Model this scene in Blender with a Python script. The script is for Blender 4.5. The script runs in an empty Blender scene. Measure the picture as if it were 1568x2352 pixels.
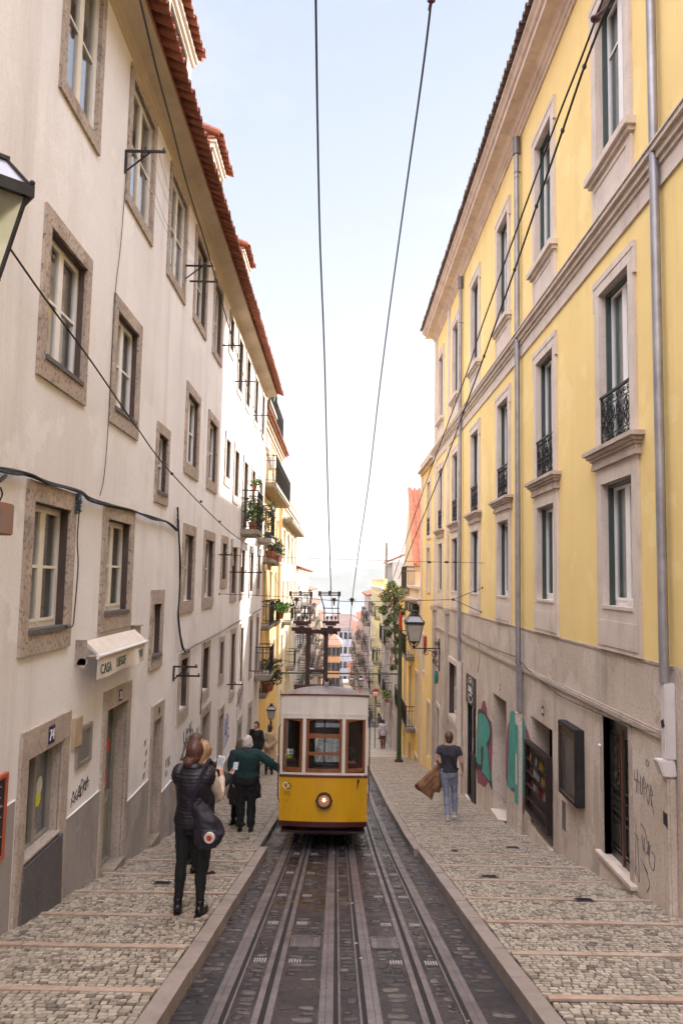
import bpy, bmesh, math, random
from mathutils import Vector, Matrix, noise
random.seed(7)
sc = bpy.context.scene
C = sc.collection
R = math.radians
# ------------------------------------------------------------------ camera
F, CX, CY = 1720.0, 784.0, 1176.0            # focal length and centre for a 1568 x 2352 picture
roll, vpx, vpy = R(1.06), 778.0, 1333.0      # camera roll and the level vanishing point of the street
u, v = (vpx - CX) / F, -(vpy - CY) / F
dY = Vector((u, v, -1)).normalized()
d2 = Vector((u + math.cos(roll), v - math.sin(roll), -1))
dZ = dY.cross(d2).normalized()
if dZ.y < 0: dZ = -dZ
dX = dY.cross(dZ)
CM = Matrix((dX, dY, dZ))                    # rows: world axes in camera axes
cam = bpy.data.cameras.new('camera')
cam_o = bpy.data.objects.new('camera', cam)
C.objects.link(cam_o)
cam_o.matrix_world = CM.to_4x4()
cam.sensor_fit = 'VERTICAL'; cam.sensor_height = 36.0; cam.sensor_width = 24.0
cam.lens = 36.0 * F / 2352.0
cam.clip_start = 0.05; cam.clip_end = 20000
sc.camera = cam_o
# ------------------------------------------------------------------ world, sun, exposure
SUN_AZ, SUN_EL = 32.4, 14.2                  # degrees to the right of the street axis, above horizon
w = bpy.data.worlds.new("World"); sc.world = w; w.use_nodes = True
nt = w.node_tree; nt.nodes.clear()
sky = nt.nodes.new('ShaderNodeTexSky'); sky.sky_type = 'NISHITA'; sky.sun_disc = False
sky.sun_elevation = R(SUN_EL); sky.sun_rotation = R(SUN_AZ)
sky.altitude = 60; sky.air_density = 1.0; sky.dust_density = 1.0; sky.ozone_density = 1.0
bg = nt.nodes.new('ShaderNodeBackground'); bg.inputs[1].default_value = 0.075
wo = nt.nodes.new('ShaderNodeOutputWorld')
# added bright patch high behind the camera, out of view, to fill the street
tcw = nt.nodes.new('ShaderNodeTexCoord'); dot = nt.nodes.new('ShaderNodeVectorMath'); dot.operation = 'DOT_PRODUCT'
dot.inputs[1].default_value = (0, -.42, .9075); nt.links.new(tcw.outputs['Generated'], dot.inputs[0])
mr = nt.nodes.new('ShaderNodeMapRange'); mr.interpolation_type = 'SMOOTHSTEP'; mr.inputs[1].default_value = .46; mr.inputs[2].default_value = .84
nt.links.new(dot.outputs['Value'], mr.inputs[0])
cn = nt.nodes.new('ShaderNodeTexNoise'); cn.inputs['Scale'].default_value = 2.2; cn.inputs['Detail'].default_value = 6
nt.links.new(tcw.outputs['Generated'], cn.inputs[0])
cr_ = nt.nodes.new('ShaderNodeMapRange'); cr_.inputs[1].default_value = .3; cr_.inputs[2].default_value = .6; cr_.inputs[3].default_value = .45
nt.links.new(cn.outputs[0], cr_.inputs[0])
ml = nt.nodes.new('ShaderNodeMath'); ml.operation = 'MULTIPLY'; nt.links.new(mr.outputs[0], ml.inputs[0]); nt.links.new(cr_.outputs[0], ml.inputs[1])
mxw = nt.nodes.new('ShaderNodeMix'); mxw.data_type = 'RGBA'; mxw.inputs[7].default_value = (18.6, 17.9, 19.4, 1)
# added veil damping the sky's glow: pale blue overhead, white towards the horizon
sx = nt.nodes.new('ShaderNodeSeparateXYZ'); nt.links.new(tcw.outputs['Generated'], sx.inputs[0])
vr = nt.nodes.new('ShaderNodeValToRGB'); ve = vr.color_ramp.elements
ve[0].position = .0; ve[0].color = (2.75, 2.70, 2.72, 1); ve[1].position = .75; ve[1].color = (1.75, 2.0, 2.6, 1)
for q_, c_ in ((.22, (2.6, 2.62, 2.75, 1)), (.45, (2.15, 2.32, 2.75, 1))): e_ = ve.new(q_); e_.color = c_
nt.links.new(sx.outputs[2], vr.inputs[0])
cs = nt.nodes.new('ShaderNodeMapping'); cs.inputs['Scale'].default_value = (1, 1, 3.2); nt.links.new(tcw.outputs['Generated'], cs.inputs[0])
cw = nt.nodes.new('ShaderNodeTexNoise'); cw.inputs['Scale'].default_value = 2.6; cw.inputs['Detail'].default_value = 8; cw.inputs['Roughness'].default_value = .55; nt.links.new(cs.outputs[0], cw.inputs[0])
cm_ = nt.nodes.new('ShaderNodeMapRange'); cm_.inputs[1].default_value = .48; cm_.inputs[2].default_value = .75; cm_.inputs[4].default_value = .7; nt.links.new(cw.outputs[0], cm_.inputs[0])
wisp = nt.nodes.new('ShaderNodeMix'); wisp.data_type = 'RGBA'; wisp.inputs[7].default_value = (2.75, 2.75, 2.85, 1); nt.links.new(cm_.outputs[0], wisp.inputs[0]); nt.links.new(vr.outputs[0], wisp.inputs[6])
veil = nt.nodes.new('ShaderNodeMix'); veil.data_type = 'RGBA'; veil.inputs[0].default_value = .9
nt.links.new(sky.outputs[0], veil.inputs[6]); nt.links.new(wisp.outputs[2], veil.inputs[7])
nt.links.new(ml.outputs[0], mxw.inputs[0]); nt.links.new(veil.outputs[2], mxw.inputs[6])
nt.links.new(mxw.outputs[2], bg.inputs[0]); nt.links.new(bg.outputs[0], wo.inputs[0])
sun = bpy.data.lights.new('sun', 'SUN'); sun.energy = 2.5; sun.angle = R(1.2); sun.color = (1.0, 0.93, 0.82)
sun_o = bpy.data.objects.new('sun', sun); C.objects.link(sun_o)
sd = Vector((math.sin(R(SUN_AZ)) * math.cos(R(SUN_EL)), math.cos(R(SUN_AZ)) * math.cos(R(SUN_EL)), math.sin(R(SUN_EL))))
sun_o.rotation_euler = sd.to_track_quat('Z', 'Y').to_euler()
sun_o.location = (20, 30, 30)
sc.view_settings.view_transform = 'Standard'; sc.view_settings.look = 'None'
sc.view_settings.gamma = 1; sc.view_settings.exposure = 2.35
sc.cycles.max_bounces = 8; sc.cycles.diffuse_bounces = 4; sc.cycles.glossy_bounces = 3
sc.cycles.transmission_bounces = 4; sc.cycles.transparent_max_bounces = 12
sc.cycles.caustics_reflective = False; sc.cycles.caustics_refractive = False

def at(px, py, Y):
    r = CM @ Vector(((px - CX) / F, -(py - CY) / F, -1)); return r * (Y / r.y)
def onwall(px, py, X):
    r = CM @ Vector(((px - CX) / F, -(py - CY) / F, -1)); return r * (X / r.x)

# ------------------------------------------------------------------ materials
MAT = {}
def hexc(c): return (c[0], c[1], c[2], 1)
def mat(name, col, rough=0.7, metal=0.0, var=None, vscale=3.0, vstretch=(1, 1, 1), bump=0.0, bscale=60, bdist=0.004,
        rnd=None, spec=0.5, streak=None, fine=None, rvar=None, patch=(), coat=0, emit=None, sheen=0, detail=5):
    if name in MAT: return MAT[name]
    m = bpy.data.materials.new(name); m.use_nodes = True; t = m.node_tree; N = t.nodes; L = t.links
    b = N['Principled BSDF']
    b.inputs['Roughness'].default_value = rough; b.inputs['Metallic'].default_value = metal
    b.inputs['Specular IOR Level'].default_value = spec
    b.inputs['Coat Weight'].default_value = coat
    if coat: b.inputs['Coat Roughness'].default_value = 0.12
    if sheen: b.inputs['Sheen Weight'].default_value = sheen
    tc = N.new('ShaderNodeTexCoord')
    def nz(scale, stretch=(1, 1, 1), det=detail, lo=.35, hi=.65):
        mp = N.new('ShaderNodeMapping'); mp.inputs['Scale'].default_value = stretch
        L.new(tc.outputs['Object'], mp.inputs[0])
        n = N.new('ShaderNodeTexNoise'); n.inputs['Scale'].default_value = scale; n.inputs['Detail'].default_value = det
        n.inputs['Roughness'].default_value = 0.62
        L.new(mp.outputs[0], n.inputs[0])
        r = N.new('ShaderNodeMapRange'); r.inputs[1].default_value = lo; r.inputs[2].default_value = hi
        L.new(n.outputs[0], r.inputs[0]); return r.outputs[0]
    def mix(fac, a, c, mult=1.0):
        x = N.new('ShaderNodeMix'); x.data_type = 'RGBA'
        if mult != 1.0:
            mm = N.new('ShaderNodeMath'); mm.operation = 'MULTIPLY'; mm.inputs[1].default_value = mult
            L.new(fac, mm.inputs[0]); fac = mm.outputs[0]
        L.new(fac, x.inputs[0])
        if isinstance(a, tuple): x.inputs[6].default_value = hexc(a)
        else: L.new(a, x.inputs[6])
        x.inputs[7].default_value = hexc(c); return x.outputs[2]
    cur = tuple(col)
    if rnd:            # per-stone tint stored on the faces
        a = N.new('ShaderNodeAttribute'); a.attribute_name = 'rnd'
        cr = N.new('ShaderNodeValToRGB'); e = cr.color_ramp.elements
        e[0].position = 0; e[0].color = hexc(rnd[0]); e[1].position = 1; e[1].color = hexc(rnd[-1])
        for i, c in enumerate(rnd[1:-1]):
            q = e.new((i + 1) / (len(rnd) - 1)); q.color = hexc(c)
        L.new(a.outputs['Fac'], cr.inputs[0]); cur = cr.outputs[0]
    if var: cur = mix(nz(vscale, vstretch), cur, var)
    if streak: cur = mix(nz(streak[1], (1, 1, streak[3] if len(streak) > 3 else .08), 6, .5, .75), cur, streak[0], streak[2])
    for (pc, ps, pa, plo) in patch: cur = mix(nz(ps, (1, 1, 1), 7, plo, plo + .025), cur, pc, pa)
    if fine: cur = mix(nz(fine[1], (1, 1, 1), 2, .52, .66), cur, fine[0], fine[2])
    if isinstance(cur, tuple): b.inputs['Base Color'].default_value = hexc(cur)
    else: L.new(cur, b.inputs['Base Color'])
    if rvar:
        r = N.new('ShaderNodeMapRange'); r.inputs[3].default_value = rvar[0]; r.inputs[4].default_value = rvar[1]
        L.new(nz(rvar[2]), r.inputs[0]); L.new(r.outputs[0], b.inputs['Roughness'])
    if bump:
        bp = N.new('ShaderNodeBump'); bp.inputs['Strength'].default_value = bump; bp.inputs['Distance'].default_value = bdist
        L.new(nz(bscale, (1, 1, 1), 6, 0, 1), bp.inputs['Height']); L.new(bp.outputs[0], b.inputs['Normal'])
    if emit:
        b.inputs['Emission Color'].default_value = hexc(emit[0]); b.inputs['Emission Strength'].default_value = emit[1]
    MAT[name] = m; return m

def glassmat(name, tint, refl_rough=0.02, trans=(.75, .78, .78), base=None, ior=1.9):
    m = bpy.data.materials.new(name); m.use_nodes = True; t = m.node_tree; N = t.nodes; L = t.links
    N.remove(N['Principled BSDF']); o = N['Material Output']
    lw_ = N.new('ShaderNodeLayerWeight'); lw_.inputs[0].default_value = .5; f0 = ((ior - 1) / (ior + 1)) ** 2
    pw_ = N.new('ShaderNodeMath'); pw_.operation = 'POWER'; pw_.inputs[1].default_value = 4.5; L.new(lw_.outputs['Facing'], pw_.inputs[0])
    fr = N.new('ShaderNodeMapRange'); fr.inputs[3].default_value = f0; L.new(pw_.outputs[0], fr.inputs[0])
    g = N.new('ShaderNodeBsdfGlossy'); g.inputs['Roughness'].default_value = refl_rough; g.inputs[0].default_value = hexc(tint)
    if base: tr = N.new('ShaderNodeBsdfDiffuse'); tr.inputs[0].default_value = hexc(base)
    else: tr = N.new('ShaderNodeBsdfTransparent'); tr.inputs[0].default_value = hexc(trans)
    mx = N.new('ShaderNodeMixShader')
    tc = N.new('ShaderNodeTexCoord'); n = N.new('ShaderNodeTexNoise'); n.inputs['Scale'].default_value = 1.7
    L.new(tc.outputs['Object'], n.inputs[0])
    bp = N.new('ShaderNodeBump'); bp.inputs['Strength'].default_value = .10; bp.inputs['Distance'].default_value = .02
    L.new(n.outputs[0], bp.inputs['Height']); L.new(bp.outputs[0], g.inputs['Normal'])
    L.new(fr.outputs[0], mx.inputs[0]); L.new(tr.outputs[0], mx.inputs[1]); L.new(g.outputs[0], mx.inputs[2])
    L.new(mx.outputs[0], o.inputs[0]); MAT[name] = m; return m

plaster_w = mat('plaster_white', (.81, .785, .795), .85, var=(.72, .69, .69), vscale=.35, streak=((.50, .45, .41), 2.2, .5), fine=((.45, .40, .36), 35, .18), patch=[((.86, .84, .845), .55, .45, .56), ((.62, .58, .55), 1.6, .30, .63), ((.42, .36, .32), 5.0, .30, .70)], bump=.5, bscale=70, bdist=.004)
plaster_y = mat('plaster_yellow', (.82, .61, .245), .88, var=(.76, .555, .22), vscale=.6, streak=((.62, .45, .19), 2.2, .42), patch=[((.88, .69, .33), .7, .35, .57), ((.62, .46, .2), 2.2, .25, .66)], bump=.5, bscale=80, bdist=.004)
plaster_base = mat('plaster_limestone', (.60, .50, .41), .85, var=(.47, .38, .30), vscale=1.1, streak=((.23, .19, .155), 3.0, .65, .16), fine=((.22, .18, .15), 28, .4), patch=[((.64, .56, .49), .8, .55, .55), ((.33, .27, .22), 1.3, .45, .60), ((.70, .63, .56), 3.0, .4, .67), ((.2, .16, .13), 6, .4, .70)], bump=.6, bscale=40, bdist=.006)
granite = mat('stone_granite', (.45, .365, .305), .8, var=(.35, .28, .235), vscale=4, patch=[((.54, .45, .38), 3, .4, .56), ((.2, .16, .13), 4, .45, .62)], fine=((.12, .09, .075), 22, .75), bump=.9, bscale=30, bdist=.008)
granite2 = mat('stone_granite_worn', (.46, .38, .32), .8, var=(.36, .295, .25), vscale=2.5, streak=((.2, .16, .13), 5, .5, .2), fine=((.16, .125, .10), 30, .5), bump=.6, bscale=35, bdist=.006)
limestone = mat('stone_limestone', (.64, .54, .46), .75, var=(.55, .46, .39), vscale=2.5, streak=((.36, .29, .25), 5, .5, .15), patch=[((.45, .37, .32), 2.5, .4, .60)], fine=((.36, .29, .25), 60, .35), bump=.35, bscale=50, bdist=.004)
dado_m = mat('dado_grey', (.33, .30, .285), .8, var=(.28, .255, .245), vscale=1.5, streak=((.13, .115, .105), 4, .45, .2), patch=[((.45, .41, .39), 1.5, .5, .56), ((.20, .18, .17), 3, .4, .64)], bump=.3, bscale=40)
slab_m = mat('slate_slab', (.10, .095, .10), .6, var=(.075, .07, .075), vscale=3, fine=((.2, .19, .19), 25, .3), bump=.2, bscale=40)
kerb_m = mat('kerb_stone', (.33, .27, .235), .6, var=(.24, .195, .165), vscale=2.0, fine=((.24, .18, .15), 20, .45), bump=.5, bscale=30, bdist=.005, rvar=(.4, .75, 3))
band_m = mat('step_stone', (.46, .36, .285), .6, var=(.38, .25, .17), vscale=2.3, fine=((.2, .14, .11), 16, .45), bump=.5, bscale=30, bdist=.005)
cobble_m = mat('limestone_cobbles', (.4, .36, .3), .5, rnd=[(.13, .105, .082), (.33, .28, .22), (.41, .35, .275), (.49, .42, .335), (.25, .205, .16)], fine=((.17, .14, .11), 30, .35), bump=.5, bscale=60, bdist=.004, rvar=(.34, .65, 1.3))
joint_m = mat('cobble_joint_dirt', (.035, .028, .023), .95, var=(.02, .017, .014), vscale=6, bump=.6, bscale=50)
road_m = mat('road_asphalt', (.026, .019, .022), .6, var=(.014, .011, .013), vscale=2, fine=((.075, .06, .06), 45, .45), bump=1.0, bscale=26, bdist=.008, rvar=(.12, .75, 1.3), spec=.5)
sett_m = mat('road_setts', (.1, .09, .09), .4, rnd=[(.022, .016, .019), (.038, .030, .034), (.062, .050, .052), (.13, .108, .10)], fine=((.02, .016, .017), 25, .5), bump=.8, bscale=30, bdist=.006, rvar=(.10, .45, 2))
steel = mat('rail_steel', (.27, .235, .24), .32, .6, var=(.17, .14, .145), vscale=3, fine=((.09, .06, .05), 40, .4), rvar=(.3, .55, 4), bump=.1)
slot_m = mat('groove_dark', (.012, .010, .010), .8)
iron = mat('black_iron', (.010, .009, .011), .5, .3, var=(.03, .026, .026), vscale=8)
zinc = mat('zinc_pipe', (.34, .32, .335), .45, .5, var=(.24, .225, .235), vscale=3, streak=((.17, .15, .15), 6, .5, .15), bump=.1)
wood_c = mat('cream_wood', (.74, .69, .60), .5, var=(.66, .60, .51), vscale=4, bump=.1)
wood_w = mat('white_wood', (.80, .77, .73), .5, var=(.72, .69, .65), vscale=4)
wood_g = mat('green_frame', (.03, .05, .045), .45, var=(.045, .06, .055), vscale=5)
wood_dk = mat('dark_wood', (.035, .028, .026), .5, var=(.06, .045, .04), vscale=5)
wood_b = mat('brown_reveal', (.055, .032, .026), .7, var=(.085, .055, .045), vscale=4)
terra = mat('terracotta_tile', (.38, .13, .07), .85, var=(.24, .08, .045), vscale=3.5, fine=((.14, .06, .04), 14, .5), bump=.5, bscale=30)
terra_f = mat('terracotta_far', (.36, .16, .10), .9, var=(.24, .11, .075), vscale=1.2)
glass = glassmat('window_glass', (.95, .97, 1), ior=2.4)
glass_dusty = glassmat('dusty_glass', (.7, .7, .72), refl_rough=.4, ior=1.3)
glass_tram = glassmat('tram_glass', (.9, .9, .95), ior=1.4)
glass_far = glassmat('window_glass_dark', (.9, .93, 1), base=(.02, .022, .025))
curtain_m = mat('curtain_white', (.60, .57, .53), .9, var=(.48, .45, .41), vscale=5)
curtain_b = mat('blind_beige', (.45, .37, .28), .8, var=(.38, .31, .23), vscale=3)
room_m = mat('dark_room', (.05, .04, .035), .9)
cable_m = mat('black_cable', (.012, .011, .012), .6)
white_p = mat('white_plastic', (.72, .71, .70), .5)
blue_p = mat('blue_enamel', (.015, .02, .09), .25)
white_e = mat('white_enamel', (.8, .8, .78), .35)
awn_m = mat('awning_canvas', (.68, .61, .54), .8, var=(.58, .51, .44), vscale=4, bump=.2, bscale=20)
green_ink = mat('green_lettering', (.03, .09, .06), .7)
red_frame = mat('red_wood_frame', (.40, .09, .04), .5)
chalk_b = mat('blackboard', (.018, .008, .018), .7)
chalk_w = mat('chalk', (.35, .33, .34), .9)
teal = mat('paint_teal', (.045, .33, .28), .55, var=(.03, .24, .20), vscale=3, streak=((.10, .45, .38), 14, .3, .15))
pinkp = mat('paint_pink', (.26, .045, .09), .6, var=(.20, .05, .08), vscale=4)
blackp = mat('paint_black', (.02, .017, .022), .5)
bluep = mat('paint_blue', (.03, .09, .32), .6)
greyp = mat('paint_faded_black', (.11, .095, .085), .8)
hotpink = mat('paint_hot_pink', (.75, .08, .25), .6)
tram_y = mat('tram_yellow', (.62, .325, .003), .3, var=(.57, .295, .004), vscale=1.5, coat=.4, streak=((.38, .18, .01), 5, .45, .15), patch=[((.5, .25, .01), 2.5, .3, .62), ((.22, .11, .02), 9, .35, .70)])
tram_w = mat('tram_cream', (.70, .645, .58), .4, var=(.63, .575, .51), vscale=2, coat=.2, streak=((.40, .33, .27), 6, .4, .12), patch=[((.45, .38, .31), 7, .3, .68)])
tram_r = mat('tram_roof', (.22, .18, .165), .45, var=(.13, .10, .09), vscale=2.5, fine=((.08, .05, .04), 14, .4))
tram_m = mat('tram_maroon', (.085, .012, .014), .35, var=(.05, .01, .012), vscale=3)
tram_wood = mat('tram_varnished_wood', (.25, .085, .024), .3, var=(.16, .05, .015), vscale=3, vstretch=(6, 6, 1), coat=.4)
tram_in = mat('tram_interior', (.07, .03, .025), .6)
rust = mat('mast_rust_paint', (.055, .018, .012), .7, var=(.03, .012, .010), vscale=6, bump=.3)
leaf = mat('leaf_green', (.075, .13, .03), .6, rnd=[(.035, .07, .018), (.09, .16, .03), (.16, .22, .05), (.12, .13, .05)])
leaf2 = mat('leaf_dark', (.05, .08, .03), .6, rnd=[(.02, .035, .015), (.05, .075, .025), (.09, .10, .04), (.11, .07, .045)])
pot_m = mat('flower_pot', (.33, .10, .05), .8)
conc = mat('weathered_concrete', (.30, .25, .20), .9, var=(.17, .14, .10), vscale=4, bump=.5, bscale=30)
# ------------------------------------------------------------------ geometry helpers
WL = {}
def setp(o, label=None, cat=None, group=None, kind=None):
    if label: o['label'] = label
    if cat: o['category'] = cat
    if group: o['group'] = group
    if kind: o['kind'] = kind
    return o
class WF:                                   # frame of a street wall: u along the street, v up, w out from the wall
    def __init__(s, side, X): s.s = side; s.X = X
    def p(s, u, v, w=0.0): return Vector((s.X - s.s * w, u, v))
class MB:
    def __init__(s): s.v = []; s.f = []; s.r = []
    def face(s, pts, r=0.5):
        n = len(s.v); s.v += [tuple(p) for p in pts]; s.f.append(list(range(n, n + len(pts)))); s.r.append(r)
    def hull8(s, p):                        # p: 8 corners, bottom ring then top ring
        n = len(s.v); s.v += [tuple(q) for q in p]
        for f in ((0, 3, 2, 1), (4, 5, 6, 7), (0, 1, 5, 4), (1, 2, 6, 5), (2, 3, 7, 6), (3, 0, 4, 7)):
            s.f.append([n + i for i in f]); s.r.append(.5)
    def box(s, x0, x1, y0, y1, z0, z1):
        s.hull8([(x0, y0, z0), (x1, y0, z0), (x1, y1, z0), (x0, y1, z0), (x0, y0, z1), (x1, y0, z1), (x1, y1, z1), (x0, y1, z1)]); return s
    def wbox(s, W, u0, u1, v0, v1, w0, w1):
        s.hull8([W.p(u0, v0, w0), W.p(u1, v0, w0), W.p(u1, v0, w1), W.p(u0, v0, w1), W.p(u0, v1, w0), W.p(u1, v1, w0), W.p(u1, v1, w1), W.p(u0, v1, w1)]); return s
    def frame(s, W, u0, u1, v0, v1, a, w0, w1, top=None, bot=None):   # picture frame of bars
        top = a if top is None else top; bot = a if bot is None else bot
        s.wbox(W, u0, u0 + a, v0, v1, w0, w1); s.wbox(W, u1 - a, u1, v0, v1, w0, w1)
        if top: s.wbox(W, u0 + a, u1 - a, v1 - top, v1, w0, w1)
        if bot: s.wbox(W, u0 + a, u1 - a, v0, v0 + bot, w0, w1)
        return s
    def tube(s, pts, r, seg=8, cap=True, flat=None):
        pts = [Vector(p) for p in pts]; n = len(pts)
        rr = r if isinstance(r, list) else [r] * n
        base = len(s.v); up = Vector((0, 0, 1)); prev = None
        for i, p in enumerate(pts):
            d = (pts[min(i + 1, n - 1)] - pts[max(i - 1, 0)]).normalized()
            if prev is None:
                a = up if abs(d.dot(up)) < .9 else Vector((1, 0, 0))
                x = d.cross(a).normalized()
            else:
                x = (prev - d * prev.dot(d)).normalized()
            prev = x; y = d.cross(x)
            q = rr[i] if isinstance(rr[i], tuple) else (rr[i], rr[i])
            for k in range(seg):
                t = 2 * math.pi * k / seg
                s.v.append(tuple(p + x * (q[0] * math.cos(t)) + y * (q[1] * math.sin(t))))
        for i in range(n - 1):
            for k in range(seg):
                a = base + i * seg + k; b = base + i * seg + (k + 1) % seg
                s.f.append([a, b, b + seg, a + seg]); s.r.append(.5)
        if cap:
            s.f.append([base + k for k in range(seg)][::-1]); s.r.append(.5)
            s.f.append([base + (n - 1) * seg + k for k in range(seg)]); s.r.append(.5)
        return s
    def loft(s, rings, seg=16):             # rings: (centre, rx, ry, axis x, axis y)
        base = len(s.v)
        for (c, rx, ry, ax, ay) in rings:
            for k in range(seg):
                t = 2 * math.pi * k / seg
                s.v.append(tuple(Vector(c) + Vector(ax) * (rx * math.cos(t)) + Vector(ay) * (ry * math.sin(t))))
        for i in range(len(rings) - 1):
            for k in range(seg):
                a = base + i * seg + k; b = base + i * seg + (k + 1) % seg
                s.f.append([a, b, b + seg, a + seg]); s.r.append(.5)
        s.f.append([base + k for k in range(seg)][::-1]); s.r.append(.5)
        s.f.append([base + (len(rings) - 1) * seg + k for k in range(seg)]); s.r.append(.5)
        return s
    def ball(s, c, r, su=12, sv=8):
        c = Vector(c); r = r if isinstance(r, tuple) else (r, r, r); base = len(s.v)
        for i in range(1, sv):
            a = math.pi * i / sv
            for k in range(su):
                t = 2 * math.pi * k / su
                s.v.append((c.x + r[0] * math.sin(a) * math.cos(t), c.y + r[1] * math.sin(a) * math.sin(t), c.z + r[2] * math.cos(a)))
        t0 = len(s.v); s.v.append((c.x, c.y, c.z + r[2])); s.v.append((c.x, c.y, c.z - r[2]))
        for i in range(sv - 2):
            for k in range(su):
                a = base + i * su + k; b = base + i * su + (k + 1) % su
                s.f.append([a, a + su, b + su, b]); s.r.append(.5)
        for k in range(su):
            s.f.append([t0, base + k, base + (k + 1) % su]); s.r.append(.5)
            q = base + (sv - 2) * su
            s.f.append([t0 + 1, q + (k + 1) % su, q + k]); s.r.append(.5)
        return s
    def prism(s, poly, d):                  # polygon of 3-D points pushed along d
        d = Vector(d); n = len(s.v); m = len(poly)
        s.v += [tuple(p) for p in poly] + [tuple(Vector(p) + d) for p in poly]
        s.f.append(list(range(n, n + m))[::-1]); s.f.append(list(range(n + m, n + 2 * m))); s.r += [.5, .5]
        for k in range(m):
            s.f.append([n + k, n + (k + 1) % m, n + m + (k + 1) % m, n + m + k]); s.r.append(.5)
        return s
    def add(s, o, off=(0, 0, 0)):
        n = len(s.v); s.v += [(a[0] + off[0], a[1] + off[1], a[2] + off[2]) for a in o.v]
        s.f += [[i + n for i in f] for f in o.f]; s.r += list(o.r); return s

def mesh_of(mb, name, smooth=False, recalc=True, rnd=False, bevel=0):
    me = bpy.data.meshes.new(name); me.from_pydata(mb.v, [], mb.f); me.update()
    if recalc or bevel:
        bm = bmesh.new(); bm.from_mesh(me)
        bmesh.ops.recalc_face_normals(bm, faces=bm.faces)
        if bevel:
            bmesh.ops.bevel(bm, geom=[e for e in bm.edges if len(e.link_faces) == 2 and e.calc_face_angle(0) > .6], offset=bevel, segments=2, affect='EDGES', clamp_overlap=True)
        bm.to_mesh(me); bm.free()
    if smooth:
        me.shade_smooth()
        try: me.set_sharp_from_angle(angle=R(smooth if smooth > 1 else 40))
        except Exception: pass
    if rnd and len(me.polygons) == len(mb.r):
        a = me.attributes.new('rnd', 'FLOAT', 'FACE'); a.data.foreach_set('value', mb.r)
    return me
def obj(name, mb, m, parent=None, smooth=False, recalc=True, rnd=False, label=None, local=False, bevel=0):
    me = mesh_of(mb, name, smooth, recalc, rnd, bevel) if isinstance(mb, MB) else mb
    for q in (m if isinstance(m, (list, tuple)) else [m]): me.materials.append(q)
    o = bpy.data.objects.new(name, me); C.objects.link(o)
    if parent is not None:
        o.parent = parent; pw = WL.get(parent.name, Vector((0, 0, 0)))
        if not local: o.location = -pw
        WL[o.name] = Vector((0, 0, 0)) if not local else pw
    else: WL[o.name] = Vector((0, 0, 0))
    if label: o['label'] = label
    return o
def thing(name, label, cat, loc=(0, 0, 0), group=None, kind=None, rotz=0):
    o = bpy.data.objects.new(name, None); C.objects.link(o); o.empty_display_size = .2
    o.location = loc; o.rotation_euler[2] = rotz; WL[o.name] = Vector(loc)
    return setp(o, label, cat, group, kind)
def struct(name, mb, m, **k):
    o = obj(name, mb, m, **k); o['kind'] = 'structure'; return o
def one(name, mb, m, label, cat, group=None, **k):
    return setp(obj(name, mb, m, **k), label, cat, group)
TX_ = bpy.data.scenes.new('tmp_text')
def textmb(s, size, fn, depth=.003, bold=0.0, align='LEFT', sx=1.0):     # flat lettering laid by fn(u, v, w)
    c = bpy.data.curves.new('t', 'FONT'); c.body = s; c.size = size; c.align_x = align; c.extrude = depth / 2; c.offset = bold
    c.resolution_u = 3
    o = bpy.data.objects.new('t', c); TX_.collection.objects.link(o)
    TX_.view_layers[0].update(); dg = TX_.view_layers[0].depsgraph; dg.update()
    me = bpy.data.meshes.new_from_object(o.evaluated_get(dg))
    mb = MB()
    mb.v = [tuple(fn(p.co.x * sx, p.co.y, p.co.z + depth / 2)) for p in me.vertices]
    mb.f = [list(p.vertices) for p in me.polygons]; mb.r = [.5] * len(mb.f)
    bpy.data.objects.remove(o); bpy.data.curves.remove(c); bpy.data.meshes.remove(me)
    return mb
def ribbon(mb, pts2, fn, width=.018, w=.004):        # a painted stroke
    for a, b in zip(pts2[:-1], pts2[1:]):
        dx, dy = b[0] - a[0], b[1] - a[1]; l = math.hypot(dx, dy) or 1
        nx, ny = -dy / l * width / 2, dx / l * width / 2; ex, ey = dx / l * width * .3, dy / l * width * .3
        q = [(a[0] + nx - ex, a[1] + ny - ey), (a[0] - nx - ex, a[1] - ny - ey), (b[0] - nx + ex, b[1] - ny + ey), (b[0] + nx + ex, b[1] + ny + ey)]
        lo = [fn(x, y, 0.001) for x, y in q]; hi = [fn(x, y, w + random.random() * .0015) for x, y in q]
        mb.hull8(lo + hi)
def smoothpath(pts, n=6):
    out = []
    P = [Vector(p) for p in pts]
    for i in range(len(P) - 1):
        p0, p1, p2, p3 = P[max(i - 1, 0)], P[i], P[i + 1], P[min(i + 2, len(P) - 1)]
        for k in range(n):
            t = k / n
            out.append(.5 * ((2 * p1) + (p2 - p0) * t + (2 * p0 - 5 * p1 + 4 * p2 - p3) * t * t + (3 * p1 - p0 - 3 * p2 + p3) * t ** 3))
    out.append(P[-1]); return out
def sag(a, b, s, n=16):
    a, b = Vector(a), Vector(b)
    return [a.lerp(b, i / n) - Vector((0, 0, s * 4 * (i / n) * (1 - i / n))) for i in range(n + 1)]
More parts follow.
